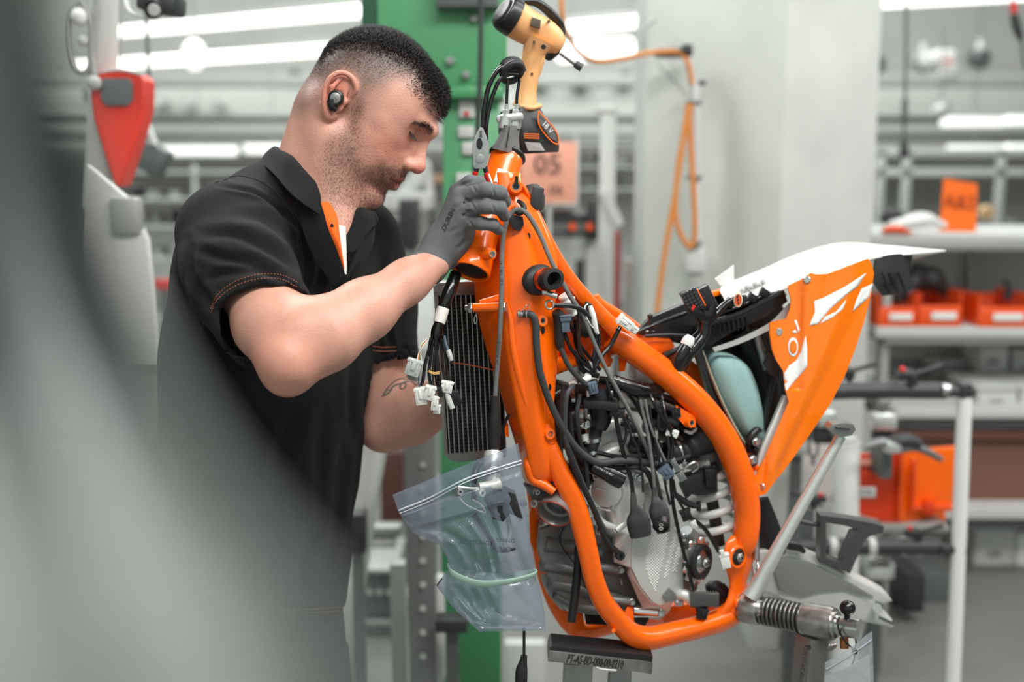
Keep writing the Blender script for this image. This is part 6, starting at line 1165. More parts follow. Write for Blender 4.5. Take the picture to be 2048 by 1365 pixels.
conn(1332, 944, 24, 28, 40, BPL, -.014, 22, wl2, pins=1); conn(1350, 930, 12, 30, 30, GREYM, -.012, 14, wl2); conn(1362, 952, 16, 22, 30, GREYM, -.014, 14, wl2, pins=1, inner=BPL); conn(1372, 1030, 22, 24, 20, BLK, -.012, 16, wl2); conn(1386, 1048, 14, 14, 24, WPL, -.012, 14, wl2)
conn(1450, 1122, 20, 34, 14, WPL, -.02, 12, wl2, ribs=False); conn(1444, 1106, 9, 12, 20, WPL, -.02, 9, wl2, ribs=False)
T([(1170, 748, .01), (1176, 756, .006), (1166, 762, .004)], [4, 8, 6], WPL, 'wire_cap', wl2); T([(1140, 768, .01), (1152, 764, .0)], [5, 5], WPL, 'wire_cap', wl2)
# ---------------------------------------------------------------- tail: fender, side panel, air filter, tray
def decal_poly(poly, bvh, m, name, parent, off=.0006, step=7):
    """flat print laid on the surface below it"""
    b = bmesh.new(); vs = [b.verts.new((p[0], p[1], 0)) for p in poly]; b.faces.new(vs); bmesh.ops.triangulate(b, faces=b.faces[:])
    for _ in range(4):
        es = [e for e in b.edges if e.calc_length() > step]
        if not es: break
        bmesh.ops.subdivide_edges(b, edges=es, cuts=1); bmesh.ops.triangulate(b, faces=b.faces[:])
    for v in b.verts:
        h, n = hit(bvh, v.co.x, v.co.y, off); v.co = h if h is not None else Vector((0, 0, -99))
    bad = [v for v in b.verts if v.co.z < -50]; bmesh.ops.delete(b, geom=bad, context='VERTS')
    bmesh.ops.solidify(b, geom=b.faces[:], thickness=.0002); me = bpy.data.meshes.new(name); b.to_mesh(me); b.free(); return link(name, me, m, parent, 0)
def bvh_mesh(o): me = o.data; return BVHTree.FromPolygons([v.co[:] for v in me.vertices], [p.vertices[:] for p in me.polygons])
# white fender: rows run tail to front, columns near edge -> crown -> far edge
mb = MB()
rows = [[B(1748, 520, .06), B(1700, 540, .02), B(1640, 556, .0), B(1580, 574, .0), B(1520, 590, .03), B(1450, 600, .05)],
        [B(1800, 510, .05), B(1720, 514, .04), B(1650, 530, .03), B(1580, 552, .03), B(1510, 575, .05), B(1446, 592, .06)],
        [B(1886, 501, .10), B(1770, 500, .08), B(1670, 503, .07), B(1590, 523, .07), B(1510, 553, .08), B(1440, 580, .08)],
        [B(1880, 502, .18), B(1770, 490, .18), B(1680, 486, .18), B(1600, 506, .18), B(1520, 540, .17), B(1450, 568, .16)],
        [B(1830, 515, .28), B(1750, 505, .28), B(1680, 500, .28), B(1600, 520, .27), B(1530, 550, .26), B(1460, 580, .24)]]
mb.grid(rows, .003, (6, 5)); fender = mb.obj('rear_fender', WHT, bike, 60)
mb = MB(); mb.grid([[B(1750, 514, .05), B(1790, 508, .05), B(1822, 506, .08)], [B(1745, 560, .05), B(1786, 560, .06), B(1815, 545, .09)], [B(1762, 590, .08), B(1800, 584, .10), B(1828, 574, .12)]], .004, (4, 4)); mb.obj('fender_underside', DARK, bike, 60)
for x0, x1 in ((1762, 1778), (1778, 1796), (1796, 1812)): T([(x0, 545, .045), (x1, 586, .06)], 3, BLK, 'underside_rib', bike, sub=2)
PR([(1430, 558), (1468, 530), (1468, 562), (1440, 572)], .10, .003, mat('clear_film_white', (232, 234, 232), .2, trans=.3), 'protective_film', bike, .3)
PR([(1415, 588), (1458, 576), (1456, 586), (1412, 598)], .08, .02, OPLAST, 'orange_tab', bike, .5)
# orange side panel, gently curved outwards
OUT = [(1575, 572), (1600, 560), (1622, 546), (1634, 549), (1655, 548), (1690, 535), (1736, 518), (1744, 528), (1748, 548), (1742, 590), (1728, 645), (1710, 700), (1690, 752), (1660, 810), (1625, 862), (1588, 915), (1552, 962), (1532, 988), (1519, 993), (1509, 988), (1506, 974), (1512, 955), (1540, 890), (1578, 805), (1570, 775), (1566, 742), (1552, 720), (1545, 700), (1540, 668), (1540, 646), (1556, 642), (1572, 638), (1580, 618), (1582, 600)]
b = bmesh.new(); vs = [b.verts.new((p[0], p[1], 0)) for p in OUT]; b.faces.new(vs); bmesh.ops.triangulate(b, faces=b.faces[:])
for _ in range(5):
    es = [e for e in b.edges if e.calc_length() > 9]
    if es: bmesh.ops.subdivide_edges(b, edges=es, cuts=1); bmesh.ops.triangulate(b, faces=b.faces[:])
def panel_d(x, y):
    t = (y - 545) / 450; xr = 1745 - max(0, (y - 560)) * .50; xl = 1570 - max(0, t) * 50
    u = min(1, max(0, (x - xl) / max(30, xr - xl))); crease = 1612 - (y - 600) * .02
    d = -.012 - .028 * math.sin(min(1, u * 1.15) * PI * .5) * (1 - .6 * max(0, t - .4)) + .05 * max(0, u - .80) ** 1.1
    d += .010 * max(0, min(1, (crease - x) / 14)) if y < 780 else 0
    return d + .005 * math.exp(-((x - 1650 + (y - 600) * .25) / 18) ** 2)
for v in b.verts: v.co = B(v.co.x, v.co.y, panel_d(v.co.x, v.co.y))
bmesh.ops.recalc_face_normals(b, faces=b.faces[:]); bmesh.ops.solidify(b, geom=b.faces[:], thickness=.003); me = bpy.data.meshes.new('side_panel'); b.to_mesh(me); b.free(); panel = link('side_panel', me, OPLAST, bike, 50); pb = bvh_mesh(panel)
DW = mat('white_decal', (240, 242, 240), .25, coat=.4)
for poly in ([(1628, 603), (1647, 596), (1690, 574), (1732, 546), (1716, 572), (1690, 592), (1660, 618), (1636, 648), (1618, 652), (1629, 626)], [(1650, 634), (1672, 624), (1692, 600), (1686, 618), (1664, 636), (1640, 648)], [(1723, 578), (1745, 568), (1738, 594), (1705, 624), (1712, 600)],
             [(1611, 672), (1614, 700), (1614, 733), (1604, 746), (1592, 760), (1580, 774), (1572, 782), (1568, 765), (1568, 747), (1578, 732), (1592, 722), (1602, 704), (1606, 688)], [(1588, 641), (1592, 640), (1600, 660), (1596, 668), (1592, 652)], [(1590, 660), (1594, 666), (1588, 668), (1584, 664)]):
    decal_poly(poly, pb, DW, 'decal', panel)
ring = [(1586 + 10.5 * math.sin(a), 694.5 + 19 * math.cos(a)) for a in np.linspace(0, 2 * PI, 28, endpoint=False)]
decal_poly(ring, pb, DW, 'decal', panel, .0007); decal_poly([(1586 + (x - 1586) * .68, 694.5 + (y - 694.5) * .72) for x, y in ring], pb, OPLAST, 'decal_centre', panel, .0012)
for px, py in ((1614, 560), (1558, 664), (1524, 974)):
    h, n = hit(pb, px, py); mb = MB(); mb.lathe(h, n, [(.0062, -.001), (.0062, .0012), (.0050, .0022), (.0026, .0022), (.0026, .0008), (0, .0008)], 22); mb.obj('panel_screw', STEEL, panel, 30)
T([(1516, 940, .0), (1500, 925, .01), (1512, 995, .0)], [6, 9, 5], ORANGE, 'rail_tab', frame); lug(1508, 1004, .0, 8, 4)
lug(1504, 922, .0, 13, 6, 'subframe_bolt', BLK, inner=STEEL); bolt(1505, 920, -.012, 8, parent=bike)
# silver subframe stay
T([(1574, 796, .02), (1552, 846, .012), (1528, 900, .006), (1510, 955, .004)], [11, 10, 9, 8], ALUL, 'subframe_stay', bike, n=16, power=3.5)
# black air box walls
PR([(1392, 706), (1400, 700), (1420, 730), (1448, 810), (1480, 880), (1506, 935), (1502, 958), (1480, 920), (1430, 820)], .035, .05, BLK, 'air_box', bike, 3); PR([(1380, 690), (1560, 600), (1580, 640), (1575, 800), (1520, 930), (1440, 800)], .15, .06, BLK, 'air_box', bike, 6)
T([(1478, 660, .09), (1520, 720, .10), (1540, 800, .10), (1530, 870, .10)], [16, 22, 22, 14], RUB, 'air_box_rib', bike, n=14); T([(1545, 760, .06), (1530, 830, .06), (1515, 890, .05)], [6, 7, 6], RUB, 'air_box_rib', bike)
T([(1510, 660, .06), (1528, 720, .055), (1536, 738, .05)], [7, 8, 9], GREYM, 'harness_sleeve', bike); T([(1522, 650, .05), (1538, 700, .045), (1548, 725, .04)], 5, BLK, 'wire', bike); PR([(1538, 706), (1558, 728), (1568, 744), (1560, 756), (1540, 750), (1530, 730)], .03, .02, DARK, 'plug', bike, 2)
T([(1518, 1000, .05), (1534, 1060, .05), (1548, 1110, .06)], [20, 28, 26], RUB, 'mud_flap', bike, n=14, flat=(.5, 1))
# foam filter
mb = MB(); S_ = []
for y, a, bx, d in ((700, 1408, 1440, .07), (712, 1406, 1470, .05), (735, 1412, 1498, .035), (770, 1422, 1514, .03), (810, 1438, 1524, .03), (850, 1462, 1530, .035), (880, 1486, 1530, .045), (900, 1500, 1518, .06)):
    S_.append([B(a, y, d + .02), B(a * .6 + bx * .4, y, d - .01), B(bx - 6, y, d), B(bx, y, d + .03), B(bx - 4, y, .12), B(a, y, .12)])
loft(mb, S_, .02, 6, 5); mb.obj('foam_filter', FOAM, bike, 60)
T([(1404, 700, .045), (1418, 740, .035), (1442, 800, .03), (1470, 856, .03), (1498, 900, .035)], [3, 4, 4.5, 4.5, 3], mat('filter_base_tan', (150, 146, 126), .6), 'filter_rim', bike, flat=(1.4, .8))
T([(1498, 905, .03), (1500, 880, .025), (1512, 862, .025), (1522, 862, .03)], [5, 9, 8, 4], BLK, 'filter_clip', bike); bolt(1512, 884, .012, 8, parent=bike); T([(1506, 896, .02), (1514, 905, .018)], 8, BLK, 'filter_clip', bike)
# electronics tray
PR([(1270, 668), (1300, 636), (1372, 606), (1440, 590), (1560, 570), (1574, 590), (1566, 612), (1470, 652), (1412, 690), (1386, 694), (1330, 682)], .10, .02, BLK, 'tray', bike, 3)
mb = MB(); mb.prism([B(1396, 690, .03), B(1400, 662, .03), B(1424, 640, .03), B(1470, 636, .025), B(1520, 610, .02), B(1568, 578, .02), B(1576, 604, .02), B(1530, 636, .02), B(1470, 662, .025), B(1425, 690, .03)], (0, .10, 0), .003); mb.obj('tray', BLK, bike)
T([(1404, 655, .02), (1440, 640, .016), (1490, 622, .012), (1560, 586, .01)], 4.5, BLKG, 'tray_rim', bike, power=3); T([(1420, 634, .03), (1480, 612, .03), (1548, 582, .03)], 4, BLKG, 'tray_rim', bike)
T([(1276, 664, .06), (1320, 646, .06), (1372, 626, .06)], 4, BLKG, 'tray_rim', bike); T([(1290, 672, .05), (1340, 670, .05), (1378, 672, .05)], 3, DARK, 'tray_rim', bike)
for x in range(1428, 1500, 9): T([(x, 650 - (x - 1428) * .25, .022), (x + 4, 674 - (x - 1428) * .28, .022)], 2, BLKG, 'tray_web', bike, sub=1, n=6)
for x, y in ((1460, 606), (1482, 598), (1504, 596), (1528, 586)): conn(x, y, 18, 20, 60, BLK, .03, 16, bike, 'relay')
mb = MB(); mb.grid([[B(1424, 696, .03), B(1480, 676, .025), B(1540, 645, .02), B(1578, 606, .02)], [B(1428, 704, .03), B(1486, 684, .025), B(1548, 655, .02), B(1574, 640, .02)]], .003, (5, 2)); mb.obj('tray_skirt', ALUL, bike)
mb = MB(); S_ = []
T([(1300, 632, .07), (1300, 668, .07)], [4, 5], BLK, 'tray_peg', bike, sub=1); mb = MB(); mb.ell(B(1300, 632, .07), (.005, .005, .004)); mb.lathe(B(1300, 668, .07), (0, 0, 1), [(.008, 0), (.008, .004), (.005, .006), (0, .006)], 14); mb.obj('tray_peg_base', BLK, bike)
for px, py in ((1500, 574), (1516, 568), (1484, 580)): T([(px, py, .05), (px + 8, py - 6, .045), (px + 18, py + 2, .05)], 6, mat('crumpled_film', (226, 228, 226), .25, trans=.35), 'film_wrap', bike, n=8, wob=lambda t: 1 + .4 * math.sin(t * 14))
# big multi-way connector and thick looms
R_ = Matrix.Rotation(math.radians(-28), 3, 'Y')
ecu = part_group('multiway_connector', bike)
mb = MB(); mb.box(B(1384, 600, .0), (.026, .030, .036), R_, .002); mb.obj('housing', BLK, ecu); mb = MB(); mb.box(B(1412, 596, .0), (.022, .028, .040), R_, .002); mb.obj('housing', BLK, ecu); mb = MB(); mb.box(B(1399, 594, -.004), (.0035, .030, .030), R_, .0005); mb.obj('seal', ORANGE, ecu)
mb = MB()
for i in range(6):
    for j in range(4): mb.box(B(1384, 600, -.0155) + R_ @ Vector((-.009 + j * .006, 0, -.0145 + i * .0058)), (.0042, .003, .0038), R_)
o = mb.obj('pin_cover', DARK, ecu); o['kind'] = 'stuff'
mb = MB(); mb.prism([B(*p, -.022) for p in [(1378, 618), (1396, 612), (1400, 620), (1416, 622), (1420, 612), (1434, 606), (1434, 628), (1424, 644), (1404, 642), (1390, 632)]], (0, .03, 0), .002); mb.torus(B(1404, 622, -.0225), (0, -1, 0), .0045, .0008, 20, 6); mb.obj('lever', BLKG, ecu); conn(1386, 616, 6, 12, -30, RED, -.02, 8, ecu, 'lock', ribs=False)
T([(1360, 740, .02), (1374, 712, .005), (1394, 690, .0), (1408, 668, .0), (1412, 640, .0)], [12, 13, 12, 11, 11], BLKG, 'taped_loom', bike, n=16, wob=lambda t: 1 + .03 * math.sin(t * 120))
T([(1352, 736, .01), (1360, 716, .0), (1372, 694, .0), (1378, 686, .0)], [15, 14, 13, 12], BLKG, 'taped_loom', bike, n=16, wob=lambda t: 1 + .05 * math.sin(t * 60)); T([(1370, 700, .0), (1376, 684, .0), (1382, 674, .0)], [12, 13, 9], mat('white_cloth_tape', (226, 226, 220), .7), 'tape_wrap', bike, n=18)
T([(1412, 650, .0), (1428, 632, .0), (1452, 608, .01), (1470, 598, .01)], [10, 9, 7, 6], BLKG, 'taped_loom', bike, n=14); T([(1384, 676, .02), (1400, 656, .02), (1392, 630, .02), (1388, 620, .01)], 3, BLK, 'wire', bike)
mb = MB(); mb.lathe(B(1476, 600, .0), (-.15, -1, .0), [(.0085, -.008), (.0085, .003), (.0068, .004), (.0068, .002), (0, .002)], 24, ref=(1, 0, 0), scale=(.85, 1.45)); cn = mb.obj('oval_connector', mat('ivory_plastic', (226, 216, 190), .35), bike); 
mb = MB(); mb.lathe(B(1476, 600, -.0022), (-.15, -1, .0), [(.0066, 0), (.0066, .001), (0, .001)], 24, ref=(1, 0, 0), scale=(.85, 1.45)); mb.obj('seal', mat('seal_orange', (224, 84, 34), .5), cn)
for k in (-1, 0, 1): mb = MB(); mb.ell(B(1476 + k, 600 + k * 7, -.0035), (.0016, .0006, .0024), n=10); mb.obj('connector_pin', BLK, cn)
T([(1486, 592, .0), (1492, 592, .0), (1491, 606, .0), (1486, 608, .0)], 1.5, BLK, 'connector_clip', bike)
T([(1330, 712, .03), (1350, 702, .02), (1372, 694, .02)], 6, RUB, 'breather_hose', bike)
# ---- side stand, return spring, swing arm, chain guide
mb = MB(); mb.tube([B(1500, 1196, -.03), B(1520, 1164, -.035), B(1560, 1090, -.05), B(1682, 872, -.08)], [20 * q, 18 * q, 15 * q, 12 * q], 20, 6, (.9, 1)); ks = mb.obj('side_stand', mat('side_stand_alloy', (214, 216, 213), .3, .6), bike)
mb = MB(); mb.prism([B(*p, -.10) for p in [(1657, 858), (1664, 850), (1690, 846), (1708, 850), (1712, 860), (1704, 872), (1684, 876), (1664, 868)]], (0, .03, 0), .002); mb.obj('foot', GREYM, ks); T([(1672, 856, -.103), (1700, 858, -.103)], 2, DARK, 'foot_rib', ks, sub=1); 
mb = MB(); mb.spring(B(1512, 1036, -.005), B(1513, 1122, -.01), 6 * q, 1.7 * q, 22, 6, 12); mb.obj('return_spring', STEEL, bike, 60); T([(1510, 1012, -.003), (1511, 1036, -.005)], 1.8, STEEL, 'spring_hook', bike, sub=1); T([(1513, 1120, -.01), (1517, 1136, -.02), (1512, 1142, -.02)], 1.8, STEEL, 'spring_hook', bike)
T([(1512, 1138, -.024), (1522, 1160, -.026), (1526, 1178, -.026), (1520, 1192, -.024)], [2, 4, 5, 4], GREYM, 'spring_link', bike, flat=(.5, 1)); bolt(1520, 1192, -.03, 5, parent=bike)
SW = [(1500, 1108), (1530, 1100), (1570, 1102), (1612, 1110), (1650, 1126), (1700, 1152), (1745, 1174), (1778, 1192), (1786, 1204), (1768, 1210), (1752, 1206), (1752, 1222), (1786, 1242), (1782, 1256), (1750, 1250), (1700, 1240), (1640, 1226), (1590, 1212), (1548, 1192), (1510, 1180)]
mb = MB(); mb.prism([B(*p, .045) for p in SW], (0, .05, 0), .006, 3); sw = mb.obj('swing_arm', ALUL, bike)
mb = MB(); mb.prism([B(*p, .038) for p in [(1540, 1118), (1580, 1116), (1620, 1126), (1700, 1166), (1748, 1194), (1746, 1200), (1690, 1180), (1640, 1184), (1606, 1194), (1560, 1182)]], (0, .02, 0), .003); mb.obj('swing_arm_face', mat('brushed_pale_alloy', (166, 168, 165), .3, .75, bump=.2, bscale=200, stretch=(12, 1, 1)), sw)
T([(1753, 1236, .03), (1770, 1244, .03), (1784, 1250, .03)], 6, CHROME, 'chain_adjuster', sw, n=14); mb = MB(); mb.cyl(B(1754, 1216, .035), B(1754, 1216, .02), .008, 16); mb.obj('axle_block', STEEL, sw)
SAF = mat('charcoal_nylon', (62, 64, 64), .45)
CG = [(1641, 1032), (1680, 1036), (1740, 1046), (1768, 1054), (1766, 1066), (1742, 1072), (1730, 1080), (1700, 1148), (1668, 1134), (1640, 1124)]
def holed(outer, holes, d, th, m, name, parent, bev=.0015):
    b = bmesh.new(); es = []
    for lp in [outer] + holes:
        vs = [b.verts.new(B(x, y, d)) for x, y in lp]; es += [b.edges.new((vs[i - 1], vs[i])) for i in range(len(vs))]
    bmesh.ops.triangle_fill(b, use_beauty=True, edges=es, use_dissolve=False); r_ = bmesh.ops.extrude_face_region(b, geom=b.faces[:]); bmesh.ops.translate(b, vec=(0, th, 0), verts=[g for g in r_['geom'] if isinstance(g, bmesh.types.BMVert)])
    bmesh.ops.recalc_face_normals(b, faces=b.faces[:]); me = bpy.data.meshes.new(name); b.to_mesh(me); b.free(); return link(name, me, m, parent, 30)
holed(CG, [[(1652, 1046), (1690, 1052), (1716, 1060), (1712, 1070), (1690, 1112), (1684, 1128), (1652, 1116)]], .03, .03, SAF, 'chain_guide', bike); 
PR([(1700, 1060), (1722, 1062), (1692, 1120), (1676, 1114)], .03, .006, SAF, 'chain_guide', bike, .5)
T([(1590, 1040, .06), (1620, 1048, .05), (1650, 1050, .04)], [4, 5, 5], SAF, 'chain_guide_bar', bike); T([(1504, 1070, .06), (1560, 1082, .06), (1600, 1100, .06)], [10, 12, 8], BLK, 'chain_slider', bike, flat=(.6, 1)); T([(1560, 1084, .035), (1590, 1092, .035), (1608, 1104, .035)], [4, 9, 5], BLK, 'chain_slider', bike)
# ---------------------------------------------------------------- bags and the parts inside
def film(name, rgb, fac, rough=.12):
    m = bpy.data.materials.new(name); m.use_nodes = True; n = m.node_tree.nodes; L = m.node_tree.links; p = n['Principled BSDF']
    p.inputs['Base Color'].default_value = srgb(*rgb); p.inputs['Roughness'].default_value = rough; p.inputs['Specular IOR Level'].default_value = .9; p.inputs['Coat Weight'].default_value = 1
    t = n.new('ShaderNodeBsdfTransparent'); t.inputs[0].default_value = (.97, .985, 1, 1); mx = n.new('ShaderNodeMixShader'); lw = n.new('ShaderNodeLayerWeight'); lw.inputs[0].default_value = .35
    mr = n.new('ShaderNodeMapRange'); mr.inputs[3].default_value = fac; mr.inputs[4].default_value = min(1, fac + .5)
    L.new(lw.outputs['Facing'], mr.inputs[0]); L.new(mr.outputs[0], mx.inputs[0]); L.new(t.outputs[0], mx.inputs[1]); L.new(p.outputs[0], mx.inputs[2]); L.new(mx.outputs[0], n['Material Output'].inputs[0])
    tc = n.new('ShaderNodeTexCoord'); nz_ = n.new('ShaderNodeTexNoise'); nz_.inputs['Scale'].default_value = 45; nz_.inputs['Detail'].default_value = 5; bp = n.new('ShaderNodeBump'); bp.inputs['Strength'].default_value = .8; bp.inputs['Distance'].default_value = .004
    L.new(tc.outputs['Object'], nz_.inputs[0]); L.new(nz_.outputs[0], bp.inputs['Height']); L.new(bp.outputs[0], p.inputs['Normal']); return m
FILM = film('bluish_polybag_film', (134, 146, 162), .30, .14)
bag = thing('parts_bag', 'clear bluish zip bag hanging beneath the radiator with a brake cylinder inside', 'bag', B(960, 1268, -.02))
OUTB = [[(785, 990), (1036, 887)], [(798, 1028), (1044, 938)], [(826, 1066), (1052, 1010)], [(880, 1090), (1060, 1080)], [(900, 1134), (1070, 1150)], [(872, 1172), (1080, 1180)], [(905, 1215), (1090, 1230)], [(958, 1264), (1092, 1262)]]
def wr_(u, v, s):
    ridge = lambda a, b, c, k: 1 - min(1, abs(((a * u + b * v + c + .12 * math.sin(7 * u + 5 * v)) * k) % 2 - 1) * 1.0)
    f = .009 * ridge(1.1, 1.6, s, 3.1) + .007 * ridge(-1.3, 1.1, s * .7, 4.3) + .005 * ridge(2.1, -.6, .3, 6)
    return f
def bag_side(sg, name):
    vs = []; NU, NV = 46, 60; b = bmesh.new(); G = []
    for j in range(NV + 1):
        v = j / NV; k = v * (len(OUTB) - 1); i = min(int(k), len(OUTB) - 2); t = k - i; L_ = np.array(OUTB[i][0]) * (1 - t) + np.array(OUTB[i + 1][0]) * t; R_ = np.array(OUTB[i][1]) * (1 - t) + np.array(OUTB[i + 1][1]) * t; row = []
        for a in range(NU + 1):
            u = a / NU; p = L_ * (1 - u) + R_ * u; puff = math.sin(PI * u) ** .6 * (math.sin(PI * min(1, v * 1.05)) ** .5 if v < .97 else .3); neck = 1 - .65 * math.exp(-((v - .60) / .07) ** 2)
            flat_ = .25 if v < .16 else 1; d = -.03 + sg * (.034 * puff * neck * flat_ + .0006) + (wr_(u, v, sg) * puff * (1.2 if v > .25 else .4) - .003)
            row.append(b.verts.new(B(p[0], p[1], d)))
        G.append(row)
    for j in range(NV):
        for a in range(NU): b.faces.new((G[j][a], G[j][a + 1], G[j + 1][a + 1], G[j + 1][a]))
    me = bpy.data.meshes.new(name); b.to_mesh(me); b.free(); return link(name, me, FILM, bag, 25)
bag_side(-1, 'front_film'); bag_side(1, 'back_film')
ZIP = mat('zip_strip', (160, 168, 175), .25, trans=.2)
T([(797, 1022, -.036), (860, 996, -.038), (940, 955, -.040), (1042, 922, -.036)], 2.4, ZIP, 'zip_strip', bag, sub=8, n=6); T([(799, 1028, -.036), (862, 1002, -.038), (941, 961, -.040), (1043, 928, -.036)], 1.5, ZIP, 'zip_strip', bag, sub=8, n=6)
T([(874, 1172, -.034), (884, 1158, -.034)], 1.8, BLK, 'corner_mark', bag, sub=1, n=6)
for s_, y in (('ACHTUNG', 1098), ('ORIO', 1108), ('WARNING', 1096)): pass
bd = mat('mint_rubber', (168, 200, 184), .6); mb = MB()
mb.tube([B(*p) for p in [(897, 1136, -.03), (903, 1146, -.048), (930, 1160, -.062), (965, 1168, -.07), (1010, 1165, -.07), (1045, 1158, -.06), (1068, 1150, -.045), (1071, 1146, -.03), (1060, 1146, -.0), (1000, 1154, .014), (930, 1146, .01), (900, 1134, -.01), (897, 1136, -.03)]], .0034, 10, 6, (1.6, .35), ref=(0, 0, 1)); o = mb.obj('rubber_band', bd, None, 60); tag(o, 'mint green rubber band wound around the clear zip bag', 'rubber band')
mc = part_group('front_brake_cylinder', bike)
T([(989, 894, .03), (989, 905, .03), (988, 912, .02)], [10, 9, 8], STEEL, 'banjo_fitting', mc, n=14); T([(987, 908, .0), (984, 950, -.02), (984, 975, -.025)], [20, 20, 17], ALUL, 'cylinder', mc, n=20); T([(948, 1002, -.03), (950, 950, -.03), (956, 930, -.01), (970, 922, .0), (984, 920, .01)], [6, 7, 7, 7, 6], BLK, 'hose', mc, n=12)
T([(958, 975, -.045), (985, 972, -.045), (1000, 968, -.045)], [9, 11, 13], ALUL, 'clamp', mc, n=14); T([(915, 975, -.045), (945, 978, -.045), (985, 976, -.045)], [4, 4, 4], STEEL, 'pivot_bar', mc); lug(918, 984, -.045, 7, 3, 'clamp_eye', STEEL, parent=mc); lug(962, 986, -.05, 8, 3, 'clamp_eye', ALUL, parent=mc)
mb = MB(); mb.prism([B(*p, -.048) for p in [(968, 1000), (990, 985), (1010, 980), (1030, 990), (1036, 1010), (1046, 1040), (1020, 1030), (1006, 1046), (985, 1040)]], (0, .02, 0), .003); mb.obj('lever_bracket', RUB, mc)
T([(948, 1030, -.04), (968, 1066, -.045), (992, 1096, -.05), (1002, 1102, -.05), (1030, 1098, -.05)], [7, 7, 7, 6, 4], DARK, 'lever', mc, n=14, flat=(.7, 1)); T([(1014, 1030, -.03), (1020, 1060, -.03), (1016, 1090, -.03)], 5, ALUL, 'rod', mc)
T([(915, 992, -.046), (935, 1012, -.046), (970, 1026, -.046), (962, 1010, -.046), (945, 1000, -.046)], 2, mat('crumpled_film', (226, 228, 226), .25, trans=.35), 'film_wrap', mc)
T([(1048, 1255, -.01), (1048, 1320, -.01), (1045, 1420, -.01)], [3.2, 3.2, 3.2], BLK, 'hanging_hose', bike); T([(1048, 1312, -.01), (1047, 1322, -.01), (1043, 1345, -.01), (1042, 1380, -.01)], [7, 8, 13, 13], RUB, 'hose_boot', bike, n=14)
# ---------------------------------------------------------------- assembly stand
st = thing('assembly_stand', 'steel assembly stand carrying the orange frame, with black pad and sprung shaft', 'stand', P(1400, 1365, 1.8) * Vector((1, 1, 0)).length if False else (B(1400, 1300, .1).x, 1.85, 0))
PADR = mat('black_nylon_pad', (24, 24, 25), .45, bump=.3, bscale=200)
mb = MB(); mb.prism([B(1104, 1293, -.03), B(1290, 1310, -.03), B(1306, 1315, -.03), B(1304, 1329, -.03), B(1286, 1325, -.03), B(1100, 1304, -.03), B(1099, 1297, -.03)], (0, .05, 0), .002); mb.obj('pad', PADR, st)
mb = MB(); mb.prism([B(1099, 1303, -.034), B(1288, 1324, -.034), B(1306, 1326, -.03), B(1304, 1350, -.03), B(1286, 1346, -.034), B(1096, 1324, -.034)], (0, .055, 0), .001); mb.obj('carrier_plate', mat('worn_steel', (148, 148, 144), .35, .85, var=.25, vscale=30, rvar=.15), st)
c = B(1191, 1325, -.0352); xd = (B(1286, 1336, -.034) - B(1098, 1314, -.034)).normalized(); nd = xd.cross((B(1098, 1304, -.034) - B(1098, 1324, -.034))).normalized(); nd = -nd if nd.y > 0 else nd; c = c + nd * .0004
text('stamped_number', 'PT-AS-BD-000-00-0210', mat('engraved_black', (30, 30, 30), .7), facing(c, xd, nd) @ Matrix.Diagonal((.74, 1.35, 1, 1)), .0150, st, .0003)
T([(1192, 1336, -.035), (1206, 1340, -.036), (1232, 1342, -.035)], 2.5, ALU, 'weld', st)
for x, w_ in ((1130, .045), (1222, .035)):
    a = B(x, 1330, .01); mb = MB(); mb.prism([a, a + Vector((w_, 0, -.002)), Vector((a.x + w_ - .03, a.y, .04)), Vector((a.x - .03, a.y, .04))], (0, .04, 0), .003); mb.obj('leg', mat('worn_steel_tube', (150, 151, 148), .4, .8, var=.15, vscale=20), st)
def ST(pts, r, m, name, **kw): return T(pts, r, m, name, st, **kw)
axs = (B(1700, 1256, -.20) - B(1490, 1215, -.0)).normalized(); s0 = B(1486, 1214, .0)
def along(pxx):
    lo, hi = 0.0, 1.0
    for _ in range(40):
        mid = (lo + hi) / 2; p = s0 + axs * mid - CAMP; x = 1024 + FPX * p.x / (p.y * _cp - p.z * _sp)
        if x < pxx: lo = mid
        else: hi = mid
    return s0 + axs * lo
WS = mat('worn_steel', (148, 148, 144), .35, .85); SH = mat('heat_marked_steel', (160, 156, 152), .32, .85, var=.3, vscale=60)
mb = MB(); mb.lathe(s0, axs, [(.021, -.006), (.026, .0), (.0265, .004), (.0265, .030), (.024, .034), (0, .034)], 36); mb.obj('collar', SH, st, 40)
mb = MB(); mb.cyl(s0, along(1720), .0165, 24); mb.obj('shaft', STEEL, st)
mb = MB(); mb.spring(along(1528), along(1610), .0212, .0034, 9.5, 8, 24); mb.obj('pressure_spring', mat('dark_spring_steel', (110, 110, 108), .3, .9), st, 60)
mb = MB(); mb.lathe(along(1608), axs, [(.022, 0), (.0275, .001), (.0275, .046), (.0262, .050), (.0262, .052), (.018, .053)], 40); mb.obj('bearing_block', SH, st, 40)
ST([(1606, 1282, -.13), (1630, 1292, -.14), (1656, 1296, -.15), (1672, 1290, -.155)], [6, 10, 9, 5], SH, 'weld', wob=lambda t: 1 + .1 * math.sin(t * 60))
mb = MB(); mb.lathe(along(1668), axs, [(.0215, 0), (.0215, .006), (.0165, .007)], 30); mb.obj('retaining_ring', STEEL, st)
mb = MB(); mb.lathe(along(1682), axs, [(.014, -.004), (.0155, .0), (.0155, .020), (.0145, .022), (.0, .022)], 28); mb.obj('shaft_end', SH, st, 40)
mb = MB(); kb = along(1692) + Vector((0, -.004, .014)); mb.tube([kb, kb + Vector((0, 0, .014))], .005, 12, 1); mb.ell(kb + Vector((0, 0, .019)), .0125, n=24); mb.obj('ball_knob', BLKG, st)
